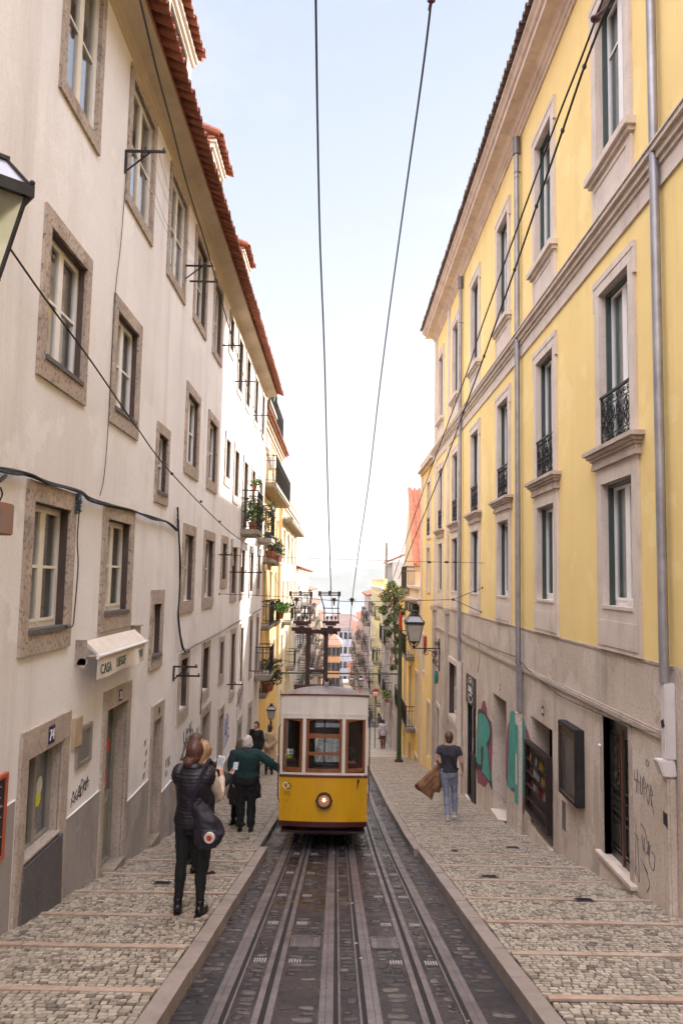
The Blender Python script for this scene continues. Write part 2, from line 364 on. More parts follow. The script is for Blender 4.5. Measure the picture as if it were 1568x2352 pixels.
# ------------------------------------------------------------------ street profile (z of the pavement along y)
PR = [(-12, .3), (-4, -.95), (0, -1.72), (13, -4.385), (19, -5.47), (30, -7.2), (46, -10.05), (60, -11.7), (66, -12.1), (150, -21), (190, -24.5), (260, -29), (600, -48), (900, -56)]
def P(y):
    for (a, za), (b, zb) in zip(PR[:-1], PR[1:]):
        if y <= b: return za + (zb - za) * (y - a) / (b - a)
    return PR[-1][1]
def PS(y): return sum(P(y + d) for d in (-1.5, -.75, 0, .75, 1.5)) / 5
ROAD = .105
STEP = 1.08
def PT(y):                                   # pavement with its shallow steps
    k = math.floor(y / STEP); f = y / STEP - k
    return PS(k * STEP) + (PS((k + 1) * STEP) - PS(k * STEP)) * f * .90 + .008
XL, XR = -2.85, 3.5
KL0, KL1, KR0, KR1 = -1.04, -1.17, 1.32, 1.27      # kerb line near / beyond the notch
NOTCH = 12.35
def kx(side, y): return (KL0 if y < NOTCH else KL1) if side < 0 else (KR0 if y < NOTCH else KR1)
LW, RW = WF(-1, XL), WF(1, XR)
# ------------------------------------------------------------------ ground
def strip(xa, xb, y0, y1, dy, zf, skirt=0):
    mb = MB(); n = int((y1 - y0) / dy); 
    for i in range(n):
        a = y0 + i * (y1 - y0) / n; b = y0 + (i + 1) * (y1 - y0) / n
        mb.face([(xa, a, zf(a)), (xb, a, zf(a)), (xb, b, zf(b)), (xa, b, zf(b))])
    return mb
g = MB()
ys = [-40, -20, -12, -4, 0, 13, 19, 30, 46, 60, 66, 100, 150, 190, 260, 400, 600, 900]
for a, b in zip(ys[:-1], ys[1:]):
    for x0, x1 in ((-900, -40), (-40, 40), (40, 900)):
        g.face([(x0, a, P(a) - .9), (x1, a, P(a) - .9), (x1, b, P(b) - .9), (x0, b, P(b) - .9)])
struct('ground', g, mat('bare_ground', (.17, .15, .11), .95, var=(.08, .10, .05), vscale=.05), recalc=False)
struct('roadway', strip(KL1 - .14, KR0 + .06, -8, 200, .5, lambda y: PS(y) - ROAD), road_m, recalc=False)
# worn setts standing a few millimetres out of the tar, in rows across the road
RAILS = [(-.755, 1), (.27, 1), (-.01, 1), (.96, 1)]
SLOTS = [-.455, .67]
bandsx = [(-1.10, -.86), (-.67, -.54), (-.37, -.11), (.06, .19), (.37, .58), (.76, .87), (1.06, 1.27)]
sett = MB()
for (a, b) in bandsx:
    y = 3.2
    while y < 34:
        L = random.uniform(.055, .12); x = a + random.uniform(-.02, .06)
        while x < b - .03:
            wd = random.uniform(.07, .24); x2 = min(x + wd, b); x1 = max(x, a)
            keep = noise.noise(Vector((x * 1.3, y * .8, 0))) + random.uniform(-.45, .45) > -.34
            if keep and x2 - x1 > .05:
                h = random.uniform(.001, .008); q = 9; cx_, cy_ = (x1 + x2) / 2, y + L / 2; n = len(sett.v); r = random.random() ** 1.7; tilt = random.uniform(-.02, .02)
                for ring_, (sc_, zz) in enumerate(((1.0, -.02), (.94, h * .4), (.78, h))):
                    for k in range(q):
                        t = 2 * math.pi * k / q; cc_, ss_ = math.cos(t), math.sin(t); e = .48
                        if ring_ == 0: rad_ = 1 + random.uniform(-.14, .08); 
                        px_ = cx_ + (x2 - x1) / 2 * math.copysign(abs(cc_) ** e, cc_) * sc_; py_ = cy_ + L / 2 * math.copysign(abs(ss_) ** e, ss_) * sc_ + tilt * cc_
                        jj = .92 + .12 * noise.noise(Vector((cx_ * 9 + cc_, cy_ * 9 + ss_, 1)))
                        px_ = cx_ + (px_ - cx_) * jj; py_ = cy_ + (py_ - cy_) * jj
                        sett.v.append((px_, py_, PS(py_) - ROAD + zz))
                for rg in range(2):
                    for k in range(q):
                        sett.f.append([n + rg * q + k, n + rg * q + (k + 1) % q, n + (rg + 1) * q + (k + 1) % q, n + (rg + 1) * q + k]); sett.r.append(r)
                sett.f.append([n + 2 * q + k for k in range(q)]); sett.r.append(r)
            x = x2 + random.uniform(.008, .03)
        y += L + random.uniform(.008, .04)
o = obj('road_setts', sett, sett_m, rnd=True, recalc=False, smooth=50); o['kind'] = 'stuff'; setp(o, 'worn dark setts showing through the tar between the rails', 'cobbles')
# rails, slots
def along(x0, x1, y0, y1, z0, z1, dy=.75):
    mb = MB(); n = max(1, int((y1 - y0) / dy))
    for i in range(n):
        a = y0 + i * (y1 - y0) / n; b = y0 + (i + 1) * (y1 - y0) / n; za, zb = PS(a) - ROAD, PS(b) - ROAD
        mb.hull8([(x0, a, za + z0), (x1, a, za + z0), (x1, b, zb + z0), (x0, b, zb + z0), (x0, a, za + z1), (x1, a, za + z1), (x1, b, zb + z1), (x0, b, zb + z1)])
    return mb
lab = ['leftmost steel tram rail with its groove, near the left kerb', 'tram rail right of the road centre, right of the two middle ones', 'tram rail in the middle of the road, left of the two middle ones', 'rightmost steel tram rail, near the right kerb']
for (x, s), l in zip(RAILS, lab):
    t = thing('tram_rail', l, 'rail', (x, 5, PS(5) - ROAD), 'tram rails set in the road')
    o_ = -1 if x < .1 else 1
    if abs(x + .01) < .001: o_ = -1
    if abs(x - .27) < .01: o_ = 1
    obj('rail_head', along(x - .026, x + .026, -6, 66, .0, .011), steel, t)
    obj('rail_groove', along(x - .026 - .034 if o_ > 0 else x + .026, x - .026 if o_ > 0 else x + .06, -6, 66, 0, .004), slot_m, t)
    obj('guard_edge', along(x - .075 if o_ > 0 else x + .06, x - .06 if o_ > 0 else x + .075, -6, 66, 0, .011), steel, t)
    obj('side_plate', along(x + .030 if o_ > 0 else x - .072, x + .072 if o_ > 0 else x - .030, -6, 66, 0, .007), steel, t)
for x, l in zip(SLOTS, ('cable slot between two steel strips in the left track', 'cable slot between two steel strips in the right track')):
    t = thing('cable_slot', l, 'cable slot', (x, 5, PS(5) - ROAD), 'cable slots of the tramway')
    obj('slot_gap', along(x - .02, x + .02, -6, 66, 0, .004), slot_m, t)
    obj('steel_strip', along(x - .066, x - .02, -6, 66, 0, .012), steel, t)
    obj('steel_strip', along(x + .02, x + .066, -6, 66, 0, .012), steel, t)
# hatch covers and vent bars
def cover(x0, x1, yc, l):
    z = PS(yc) - ROAD; dz = (PS(yc + .2) - PS(yc - .2)) / .4
    t = thing('hatch_cover', l, 'hatch cover', ((x0 + x1) / 2, yc, z), 'square hatch covers in the road')
    m = MB(); ly = .17
    def b(a0, a1, b0, b1, z0, z1):
        m.hull8([(a0, b0, z + (b0 - yc) * dz + z0), (a1, b0, z + (b0 - yc) * dz + z0), (a1, b1, z + (b1 - yc) * dz + z0), (a0, b1, z + (b1 - yc) * dz + z0),
                 (a0, b0, z + (b0 - yc) * dz + z1), (a1, b0, z + (b0 - yc) * dz + z1), (a1, b1, z + (b1 - yc) * dz + z1), (a0, b1, z + (b1 - yc) * dz + z1)])
    b(x0, x1, yc - ly, yc + ly, 0, .010)
    for i in range(7):
        for k in range(9):
            xx = x0 + .03 + (x1 - x0 - .06) * (i + .5 * (k % 2)) / 7; yy = yc - ly + .03 + (2 * ly - .06) * k / 8
            b(xx - .006, xx + .012, yy - .008, yy + .008, .009, .014)
    obj('cover_plate', m, steel, t)
    m = MB(); 
    b(x0 - .02, x0 - .003, yc - ly - .02, yc + ly + .02, 0, .016); b(x1 + .003, x1 + .02, yc - ly - .02, yc + ly + .02, 0, .016)
    b(x0 - .003, x1 + .003, yc - ly - .02, yc - ly - .003, 0, .016); b(x0 - .003, x1 + .003, yc + ly + .003, yc + ly + .02, 0, .016)
    obj('cover_frame', m, steel, t)
cover(-.355, -.13, 7.15, 'studded iron hatch cover in the left track, left of the middle rail')
cover(.375, .575, 7.15, 'studded iron hatch cover in the right track, beside the right cable slot')
vb = mat('vent_bar', (.42, .38, .36), .45)
gi = 0
for yy in (5.05, 6.55, 7.85, 9.2, 10.7, 12.4):
    for xc, side in ((-.60, 'left of the left slot'), (-.31, 'right of the left slot'), (.53, 'left of the right slot'), (.82, 'right of the right slot')):
        m = MB(); z = PS(yy) - ROAD
        for k in range(5):
            xx = xc - .045 + k * .022; dz = -.205 * .1
            m.hull8([(xx, yy - .05, z - .004 - dz / 2), (xx + .010, yy - .05, z - .004 - dz / 2), (xx + .010, yy + .05, z - .004 + dz / 2), (xx, yy + .05, z - .004 + dz / 2),
                     (xx, yy - .05, z + .012 - dz / 2), (xx + .010, yy - .05, z + .012 - dz / 2), (xx + .010, yy + .05, z + .012 + dz / 2), (xx, yy + .05, z + .012 + dz / 2)])
        rown = ['nearest the camera', 'in the second row', 'just beyond the hatch covers', 'in the fourth row', 'in the fifth row', 'nearest the tram'][gi // 4]
        one('vent_grate', m, vb, 'small steel vent grate %s, %s' % (side, rown), 'grate', 'small vent grates beside the cable slots'); gi += 1
# pavements: stones in rows, joints, stone step bands, kerbs
def pavement(side, name, lab):
    xw = XL if side < 0 else XR
    base = MB(); st = MB()
    k = int(-6 / STEP)
    while k * STEP < 36:
        a, b = k * STEP, (k + 1) * STEP
        xi = kx(side, (a + b) / 2) + side * .15
        za, zb = PT(a + 1e-4) - .014, PT(b - 1e-4) - .014
        base.face([(xi, a, za), (xw + side * .1, a, za), (xw + side * .1, b, zb), (xi, b, zb)])
        base.face([(xi, b, zb), (xw + side * .1, b, zb), (xw + side * .1, b, PT(b + 1e-4) - .014), (xi, b, PT(b + 1e-4) - .014)])
        k += 1
    struct('pavement', base, joint_m, recalc=False)
    y = 3.6
    while y < 35.5:
        L = random.uniform(.041, .056); yk = math.floor((y + L) / STEP) * STEP
        if y + L > yk + STEP - .092: y = yk + STEP + .006; continue
        if y < yk + .006: y = yk + .006
        xi = abs(kx(side, y)) + .145; xo = abs(xw) - .01; x = xi + random.uniform(.0, .008)
        while x < xo - .02:
            wd = random.uniform(.040, .070); x2 = min(x + wd, xo)
            wob = .022 * noise.noise(Vector((x * 1.7 * side, y * .5, 3)))
            j = lambda s=.0045: random.uniform(-s, s)
            yb = lambda q: min(max(q, yk + .003), yk + STEP - .090)
            c = [(x + j(), yb(y + wob + j())), (x2 + j(), yb(y + wob + j())), (x2 + j(), yb(y + L + wob + j())), (x + j(), yb(y + L + wob + j()))]
            xm, ym = (x + x2) / 2, y + L / 2; h = random.uniform(-.002, .002)
            lo = [(side * p[0], p[1], PT(p[1]) - .012) for p in c]
            hi = [(side * (p[0] + (xm - p[0]) * .09), p[1] + (ym - p[1]) * .09, PT(p[1]) + h + random.uniform(-.001, .001)) for p in c]
            if side < 0: lo = lo[::-1]; hi = hi[::-1]
            n = len(st.v); st.v += lo + hi; r = random.random()
            for f in ((4, 5, 6, 7), (0, 1, 5, 4), (1, 2, 6, 5), (2, 3, 7, 6), (3, 0, 4, 7)):
                st.f.append([n + i for i in f]); st.r.append(r)
            x = x2 + random.uniform(.006, .012)
        y += L + random.uniform(.006, .011)
    o = obj('paving_stones', st, cobble_m, rnd=True, recalc=False); setp(o, lab, 'paving', None, 'stuff')
    far = MB(); fz = lambda y: PS(y) + .01
    far = strip(side * (abs(kx(side, 40)) + .15), xw + side * .1, 35.64, 62, .5, fz)
    struct('pavement', far, far_cob, recalc=False)
    far = strip(side * (abs(kx(side, 40)) + .15), xw + side * .1, 66, 190, 2, fz)
    struct('pavement', far, far_cob, recalc=False)
    # step bands
    bm_ = MB(); k = int(3 / STEP)
    while k * STEP < 35:
        b = (k + 1) * STEP; xi = abs(kx(side, b - .05)) + .15; xo = abs(xw) + .02; x = xi
        while x < xo:
            x2 = min(x + random.uniform(.5, 1.1), xo); h = random.uniform(.002, .007); a = b - .085
            z0, z1 = PT(a), PT(b - 1e-3)
            bm_.hull8([(side * x, a, z0 - .05), (side * (x2 - .006), a, z0 - .05), (side * (x2 - .006), b, z1 - .06), (side * x, b, z1 - .06),
                       (side * x, a, z0 + h), (side * (x2 - .006), a, z0 + h), (side * (x2 - .006), b, z1 + h), (side * x, b, z1 + h)])
            x = x2
        k += 1
    struct('step_bands', bm_, band_m)
    kb = MB()
    y = -6.0
    while y < 190:
        L = random.uniform(.7, 1.25) if y < 66 else 4
        y2 = y + L
        if y < NOTCH < y2: y2 = NOTCH
        if not (61.5 < y < 66):
            s_ = .0 if y > 40 else .012
            x0 = abs(kx(side, (y + y2) / 2)); x1 = x0 + .142; h = .010 + random.uniform(-.003, .004); x0 += random.uniform(-.004, .004)
            z0, z1 = PS(y), PS(y2 - s_)
            kb.hull8([(side * x0, y, z0 - .35), (side * x1, y, z0 - .35), (side * x1, y2 - s_, z1 - .35), (side * x0, y2 - s_, z1 - .35),
                      (side * (x0 + .008), y, z0 + h), (side * x1, y, z0 + h), (side * x1, y2 - s_, z1 + h), (side * (x0 + .008), y2 - s_, z1 + h)])
        y = y2
    struct('kerb', kb, kerb_m)
far_cob = mat('far_cobbles', (.42, .36, .30), .45, var=(.27, .23, .19), vscale=9, bump=1.0, bscale=14, bdist=.03, rvar=(.3, .6, 1))
pavement(-1, 'L', 'small pale limestone cobbles of the stepped left pavement')
pavement(1, 'R', 'small pale limestone cobbles of the stepped right pavement')
m = strip(-14, 14, 61.9, 66.2, .5, lambda y: PS(y) - .05); struct('cross_street', m, mat('street_tar', (.10, .09, .09), .6), recalc=False)
for (xa, yy, l) in ((-2.0, 9.15, 'small dark drain cover on the left pavement near the shop door'), (-1.5, 13.0, 'small dark drain cover on the left pavement behind the woman with the backpack'), (2.0, 10.0, 'small dark drain cover in the right pavement close to the kerb'), (2.75, 8.55, 'dark drain cover on the right pavement below the double door'), (2.9, 12.6, 'dark drain cover on the right pavement before the bottle shop'), (1.9, 12.2, 'tiny dark drain lid on the right pavement, farthest from the wall')):
    t = thing('drain_cover', l, 'drain cover', (xa, yy, PT(yy)), 'drain covers in the pavements')
    hw = .10 if 'tiny' not in l else .05
    def slab(m, x0, x1, a, b, z0, z1):
        m.hull8([(x0, a, PT(a) + z0), (x1, a, PT(a) + z0), (x1, b, PT(b) + z0), (x0, b, PT(b) + z0), (x0, a, PT(a) + z1), (x1, a, PT(a) + z1), (x1, b, PT(b) + z1), (x0, b, PT(b) + z1)])
    m = MB(); slab(m, xa - hw, xa + hw, yy - .07, yy + .07, 0, .009); obj('cover_plate', m, slab_m, t)
    m = MB()
    for k in range(5): slab(m, xa - hw + .015, xa + hw - .015, yy - .055 + k * .026, yy - .045 + k * .026, .008, .014)
    obj('cover_ribs', m, iron, t)
# river, far shore
m = MB(); m.face([(-9000, 760, -55), (9000, 760, -55), (9000, 16000, -55), (-9000, 16000, -55)])
river = struct('river', m, mat('river_water', (.10, .14, .16), .12, bump=.25, bscale=.06, bdist=1.0), recalc=False)
m = MB()
def ridge(y0, amp, zb, seed, x0=-4000, x1=4000, n=160):
    pr = None
    for i in range(n + 1):
        x = x0 + (x1 - x0) * i / n; h = zb + amp * (.72 + .38 * noise.noise(Vector((x / 700, seed, 0))) + .10 * noise.noise(Vector((x / 120, seed, 3))))
        cur = (x, h)
        if pr: 
            m.face([(pr[0], y0, -56), (cur[0], y0, -56), (cur[0], y0 + 250, cur[1] * .85), (pr[0], y0 + 250, pr[1] * .85)])
            m.face([(pr[0], y0 + 250, pr[1] * .85), (cur[0], y0 + 250, cur[1] * .85), (cur[0], y0 + 700, cur[1]), (pr[0], y0 + 700, pr[1])])
            m.face([(pr[0], y0 + 700, pr[1]), (cur[0], y0 + 700, cur[1]), (cur[0], y0 + 1500, -56), (pr[0], y0 + 1500, -56)])
        pr = cur
ridge(2900, 70, 0, 1.3)
struct('far_hills', m, mat('hill_scrub', (.10, .12, .08), .95, var=(.2, .18, .14), vscale=.01), recalc=False)

rs = random.Random(12); lit = [mat('litter_pale', (.26, .24, .22), .8), mat('litter_brown', (.16, .09, .05), .9)]
for k in range(16):
    yy = 4.8 + (k // 2) * 1.05 + rs.random() * .9; xx = rs.choice([-.72, -.455, .03, .24, .67, .93, 1.15, -.95]) + rs.uniform(-.03, .03); z = PS(yy) - ROAD + .012; m = MB(); r_ = rs.uniform(.010, .022)
    m.face([(xx - r_, yy, z), (xx, yy - r_ * .6, z + .004), (xx + r_, yy + r_ * .3, z), (xx, yy + r_, z + .006)]); m.face([(xx, yy + r_, z + .006), (xx + r_, yy + r_ * .3, z), (xx + r_ * .6, yy + r_ * 1.4, z + .002)])
    one('litter_scrap', m, lit[k % 2], '%s tiny %s scrap from the camera lying on the tram track' % (['first', 'second', 'third', 'fourth', 'fifth', 'sixth', 'seventh', 'eighth'][k // 2], 'pale' if k % 2 == 0 else 'brown'), 'litter', 'tiny %s scraps on the tram track' % ('pale' if k % 2 == 0 else 'brown'))
# ------------------------------------------------------------------ building helpers
def facade_mb(W, u0, u1, v0, v1, holes, depth=.24):
    us = sorted(set([u0, u1] + [h[0] for h in holes] + [h[1] for h in holes])); us = [q for q in us if u0 <= q <= u1]
    vs = sorted(set([v0, v1] + [h[2] for h in holes] + [h[3] for h in holes])); vs = [q for q in vs if v0 <= q <= v1]
    mb = MB()
    for a, b in zip(us[:-1], us[1:]):
        run = None
        for c, d in zip(vs[:-1], vs[1:]):
            um, vm = (a + b) / 2, (c + d) / 2
            if any(h[0] < um < h[1] and h[2] < vm < h[3] for h in holes):
                if run: mb.face([W.p(a, run[0]), W.p(b, run[0]), W.p(b, run[1]), W.p(a, run[1])]); run = None
            else: run = (run[0] if run else c, d)
        if run: mb.face([W.p(a, run[0]), W.p(b, run[0]), W.p(b, run[1]), W.p(a, run[1])])
    for h in holes:
        a, b, c, d = h[:4]
        if c >= v1 or d <= v0: continue
        for p, q in (((a, c), (a, d)), ((b, d), (b, c)), ((a, d), (b, d)), ((b, c), (a, c))):
            mb.face([W.p(*p, 0), W.p(*q, 0), W.p(*q, -depth), W.p(*p, -depth)])
    return mb
def hull_faces(mb, W, u0, u1, v0, v1, back):        # the rest of the building block behind its facade
    for u in (u0, u1): mb.face([W.p(u, v0, 0), W.p(u, v1, 0), W.p(u, v1, -back), W.p(u, v0, -back)])
    mb.face([W.p(u0, v0, -back), W.p(u1, v0, -back), W.p(u1, v1, -back), W.p(u0, v1, -back)])
    mb.face([W.p(u0, v1, 0), W.p(u1, v1, 0), W.p(u1, v1, -back), W.p(u0, v1, -back)])
def window(W, parent, u0, u1, v0, v1, sur=(.17, .2, .2), smat=None, proud=.028, depth=.13, sash=None, rows=(.56,), mull=True,
           reveal=None, sill=None, curtain=0, blind=0, bar=.04, name='window', glass_m=None, room=True, hole=.24, ear=False, shutter=None, botz=None):
    smat = smat or granite; sash = sash or wood_c; m = MB()
    if sur:
        a, t, b = sur
        m.wbox(W, u0 - a, u0 + .002, v0, v1, -.02, proud); m.wbox(W, u1 - .002, u1 + a, v0, v1, -.02, proud)
        m.wbox(W, u0 - a, u1 + a, v1, v1 + t, -.02, proud + .002)
        if b: m.wbox(W, u0 - a, u1 + a, v0 - b, v0, -.02, proud + .003)
        if ear:
            m.wbox(W, u0 - a - .035, u1 + a + .035, v1 + t - .05, v1 + t + .035, -.02, proud + .012)
            m.wbox(W, u0 - a - .035, u0 - a + .02, v1 - .18, v1 + t - .05, -.02, proud + .006); m.wbox(W, u1 + a - .02, u1 + a + .035, v1 - .18, v1 + t - .05, -.02, proud + .006)
    else: m.frame(W, u0, u1, v0, v1, .02, -depth - .03, -depth + .02)
    wn = obj(name, m, smat if sur else sash, parent)
    s = MB(); d0, d1 = -depth - .045, -depth
    s.frame(W, u0 + .004, u1 - .004, v0 + .004, v1 - .004, bar, d0, d1 - .008, bot=bar * 1.6)
    c = (u0 + u1) / 2
    if mull:
        s.wbox(W, c - bar * .8, c + bar * .8, v0 + bar, v1 - bar, d0, d1 + .004)
        for (p, q) in ((u0 + bar, c - bar * .8), (c + bar * .8, u1 - bar)):
            s.frame(W, p, q, v0 + bar * 1.6, v1 - bar, bar * .7, d0 + .005, d1 + .002)
            for r in rows: vv = v0 + (v1 - v0) * r; s.wbox(W, p + bar * .7, q - bar * .7, vv - .014, vv + .014, d0 + .006, d1 - .002)
    else:
        for r in rows: vv = v0 + (v1 - v0) * r; s.wbox(W, u0 + bar, u1 - bar, vv - .016, vv + .016, d0, d1)
    so = obj('sash', s, sash, wn)
    p = MB(); p.wbox(W, u0 + .02, u1 - .02, v0 + .03, v1 - .02, d0 + .018, d0 + .024); obj('pane', p, glass_m or glass, wn)
    if reveal:
        q = MB(); k = .008
        q.wbox(W, u1 - k, u1 + .001, v0, v1, -depth + .002, -.004); q.wbox(W, u0 - .001, u0 + k, v0, v1, -depth + .002, -.004)
        q.wbox(W, u0 + k, u1 - k, v1 - k, v1 + .001, -depth + .002, -.004); obj('reveal_lining', q, reveal, wn)
    if sill:
        q = MB(); q.wbox(W, u0 - .01, u1 + .01, v0 - sill, v0 + .012, -depth, proud + .02); obj('sill', q, slab_m if smat is granite else smat, wn)
    if room:
        q = MB(); q.wbox(W, u0 - .25, u1 + .25, v0 - .2, v1 + .2, -hole - .95, -hole - .90)
        q.wbox(W, u0 - .25, u0 - .2, v0 - .2, v1 + .2, -hole - .90, -hole - .02); q.wbox(W, u1 + .2, u1 + .25, v0 - .2, v1 + .2, -hole - .90, -hole - .02)
        q.wbox(W, u0 - .2, u1 + .2, v0 - .2, v0 - .15, -hole - .90, -hole - .02); q.wbox(W, u0 - .2, u1 + .2, v1 + .15, v1 + .2, -hole - .90, -hole - .02)
        obj('room_behind', q, room_m, wn)
    if blind:
        q = MB(); q.wbox(W, u0 + .03, u1 - .03, v1 - (v1 - v0) * blind, v1 - .02, -depth - .062, -depth - .056); obj('blind', q, curtain_b if int(u0 * 10) % 2 else curtain_m, wn)
    if curtain:
        q = MB(); n = 26; 
        for (p0, p1) in (((u0, u0 + (u1 - u0) * curtain / 2), (u1 - (u1 - u0) * curtain / 2, u1)) if curtain < 1 else ((u0, u1),)):
            pts = [(p0 + (p1 - p0) * i / n, -depth - .075 - .018 * math.sin(i * 1.9 + u0 * 7) - .01 * math.sin(i * .7)) for i in range(n + 1)]
            for (a, wa), (b, wb) in zip(pts[:-1], pts[1:]):
                q.face([W.p(a, v0 + .02, wa), W.p(b, v0 + .02, wb), W.p(b, v1 - .02, wb), W.p(a, v1 - .02, wa)])
        obj('curtain', q, curtain_m, wn, smooth=True)
    return wn
# ================================================================== LEFT: long white building
EZ = 6.87
LB = thing('white_building', 'long white building with brown stone window frames and red tiled eave on the left', 'building', (XL, 14, PS(14)))
A = [(7.08, 8.06, 4.93, 7.3)]     # upper row reaches up to just below the eave
rowA = [(7.10, 8.06, 4.94, 6.62), (9.38, 10.50, 4.98, 6.58), (11.70, 12.85, 4.98, 6.58), (13.86, 14.98, 5.02, 6.58), (16.02, 17.0, 5.04, 6.58),
        (18.3, 18.9, 5.75, 6.6), (19.95, 20.75, 5.15, 6.58), (21.75, 22.55, 5.15, 6.58), (24.0, 24.75, 5.15, 6.58), (26.25, 26.95, 5.15, 6.58)]
rowB = [(6.96, 7.98, 2.08, 3.35), (9.16, 10.14, 2.10, 3.33), (11.50, 12.12, 1.33, 2.24), (13.58, 14.62, 2.12, 3.42), (15.88, 16.88, 2.12, 3.42),
        (18.28, 18.95, 2.5, 3.45), (19.85, 20.6, 2.22, 3.45), (21.8, 22.65, 1.52, 3.45), (23.85, 24.6, 2.5, 3.5), (26.2, 26.95, 1.52, 3.45)]
rowC = [(6.92, 7.86, -.52, .68), (9.14, 10.16, -.45, .70), (11.58, 12.14, -1.22, -.42), (13.76, 14.60, -.43, .80), (15.86, 16.90, -.42, .82),
        (18.22, 18.88, -.02, .85), (19.85, 20.68, -.40, .85), (21.72, 22.50, -.40, .85), (24.0, 24.72, -.40, .85), (26.2, 26.9, -.35, .85)]
rowD = [(13.74, 14.48, -2.42, -1.50), (16.06, 16.80, -2.42, -1.50), (18.38, 18.90, -2.36, -1.55), (20.28, 20.95, -3.05, -1.50), (22.15, 22.72, -3.05, -1.45), (24.5, 25.05, -3.05, -1.35), (26.4, 27.0, -3.2, -1.35)]
shop = (7.10, 7.98, -2.62, -1.70)
doors = [(9.47, 10.38, -3.74, -1.66), (11.90, 12.42, -4.10, -2.24), (16.20, 17.08, -4.92, -2.95), (18.52, 19.16, -5.3, -3.35), (22.1, 22.85, -6.0, -4.25), (24.7, 25.4, -6.4, -4.2)]
holes = rowA + rowB + rowC + rowD + [shop] + doors
fm = facade_mb(LW, -6, 27.95, -8, EZ, holes); hull_faces(fm, LW, -6, 27.95, -8, EZ, 8.5)
obj('wall', fm, plaster_w, LB, recalc=False)
for i, h in enumerate(rowA):
    window(LW, LB, *h, sur=(.13, .14, .15) if i < 5 else (.1, .1, .16), depth=.035 if i < 3 else .08, curtain=1 if i < 3 else .5, blind=(0, .35, 0, .5, .3)[i % 5], reveal=None if i < 3 else wood_b, rows=(.5,), smat=granite2 if i > 4 else granite)
for i, h in enumerate(rowB):
    small = i == 2
    wn = window(LW, LB, *h, sur=(.15, .17, .22) if not small else (.12, .16, .18), depth=.07, reveal=wood_b, sill=.035 if i < 3 else None, rows=(.5,), mull=not small, sash=wood_w, curtain=1 if i in (0, 1, 4) else .5, blind=(.45, 0, .6, .3, 0)[i % 5])
for i, h in enumerate(rowC):
    small = i == 2
    window(LW, LB, *h, sur=(.16, .19, .22) if not small else (.12, .22, .2), depth=.085, reveal=wood_b, sill=.035 if i < 3 else None, rows=(.5,), mull=not small, curtain=.8 if i in (3, 4) else .4, blind=(.0, .3, .5, 0, .4)[i % 5])
for i, h in enumerate(rowD):
    window(LW, LB, *h, sur=(.10, .13, .2), depth=.10, reveal=wood_b, rows=(.45,), mull=False, smat=granite2)
# little roller shutter boxes above the far windows of the third row
for h in rowC[6:10]:
    m = MB(); m.wbox(LW, h[0] - .02, h[1] + .02, h[3] - .02, h[3] + .2, .0, .13); o = obj('shutter_box', m, white_p, LB)
    m = MB()
    for k in range(9): m.wbox(LW, h[0] + .01, h[1] - .01, h[3] - .06 - k * .055, h[3] - .02 - k * .055, -.06, -.045)
    obj('shutter_slats', m, white_p, o)
# eave: soffit, cove and roof
m = MB()
prof = [(0, EZ - .07), (.02, EZ - .06), (.035, EZ - .02), (.09, EZ + .02), (.20, EZ + .05), (.37, EZ + .07), (.37, EZ + .11), (0, EZ + .11)]
for (a, b) in zip(prof, prof[1:]):
    m.face([LW.p(-6, a[1], a[0]), LW.p(28.1, a[1], a[0]), LW.p(28.1, b[1], b[0]), LW.p(-6, b[1], b[0])])
obj('eave_cove', m, mat('eave_plaster', (.52, .43, .31), .9, var=(.44, .36, .26), vscale=1.2, streak=((.3, .24, .17), 3, .4, .4), bump=.4, bscale=40), LB, smooth=True)
def tiles(W, u0, u1, w0, z0, w1, z1, pitch=.21, rows=1, th=.018, seed=0):
    """interlocking round tiles: a corrugated sheet with thickness and overlapping rows, laid from (w0,z0) at the lip up to (w1,z1)"""
    mb = MB(); rs = random.Random(seed); n = int((u1 - u0) / pitch); seg = 8
    for r in range(rows):
        f0, f1 = r / rows, min(1, (r + 1.12) / rows)
        wa, za = w0 + (w1 - w0) * f0, z0 + (z1 - z0) * f0 + (.022 if rows > 1 else 0); wb, zb = w0 + (w1 - w0) * f1, z0 + (z1 - z0) * f1
        for i in range(n):
            c = u0 + (i + .5) * pitch; jz = rs.uniform(-.006, .006); jw = rs.uniform(-.012, .012); tint = rs.random()
            for (cc, s, rad) in ((c, 1, pitch * .30), (c + pitch / 2, -1, pitch * .30)):
                b = len(mb.v)
                for (ww, zz) in ((wa + jw, za + jz), (wb, zb + jz)):
                    for k in range(seg + 1):
                        t = math.pi * k / seg
                        for q in (rad, rad - th):
                            mb.v.append(tuple(W.p(cc + math.cos(t) * q, zz + s * math.sin(t) * q * .9 + (.055 if s > 0 else .05), ww)))
                st = 2 * (seg + 1)
                for k in range(seg):
                    a = b + 2 * k
                    mb.f += [[a, a + 2, a + 2 + st, a + st], [a + 1, a + 1 + st, a + 3 + st, a + 3], [a, a + 1, a + 3, a + 2]]; mb.r += [tint] * 3
    return mb
obj('roof_tiles', tiles(LW, -2, 28.2, .62, EZ + .06, -1.2, EZ + .06 + .80, rows=4), terra, LB, smooth=True, recalc=False)
m = MB(); m.hull8([LW.p(-6, EZ + .11, .38), LW.p(28.1, EZ + .11, .38), LW.p(28.1, EZ + .07 + 1.4, -3.2), LW.p(-6, EZ + .07 + 1.4, -3.2), LW.p(-6, EZ + .125, .39), LW.p(28.1, EZ + .125, .39), LW.p(28.1, EZ + .09 + 1.4, -3.2), LW.p(-6, EZ + .09 + 1.4, -3.2)])
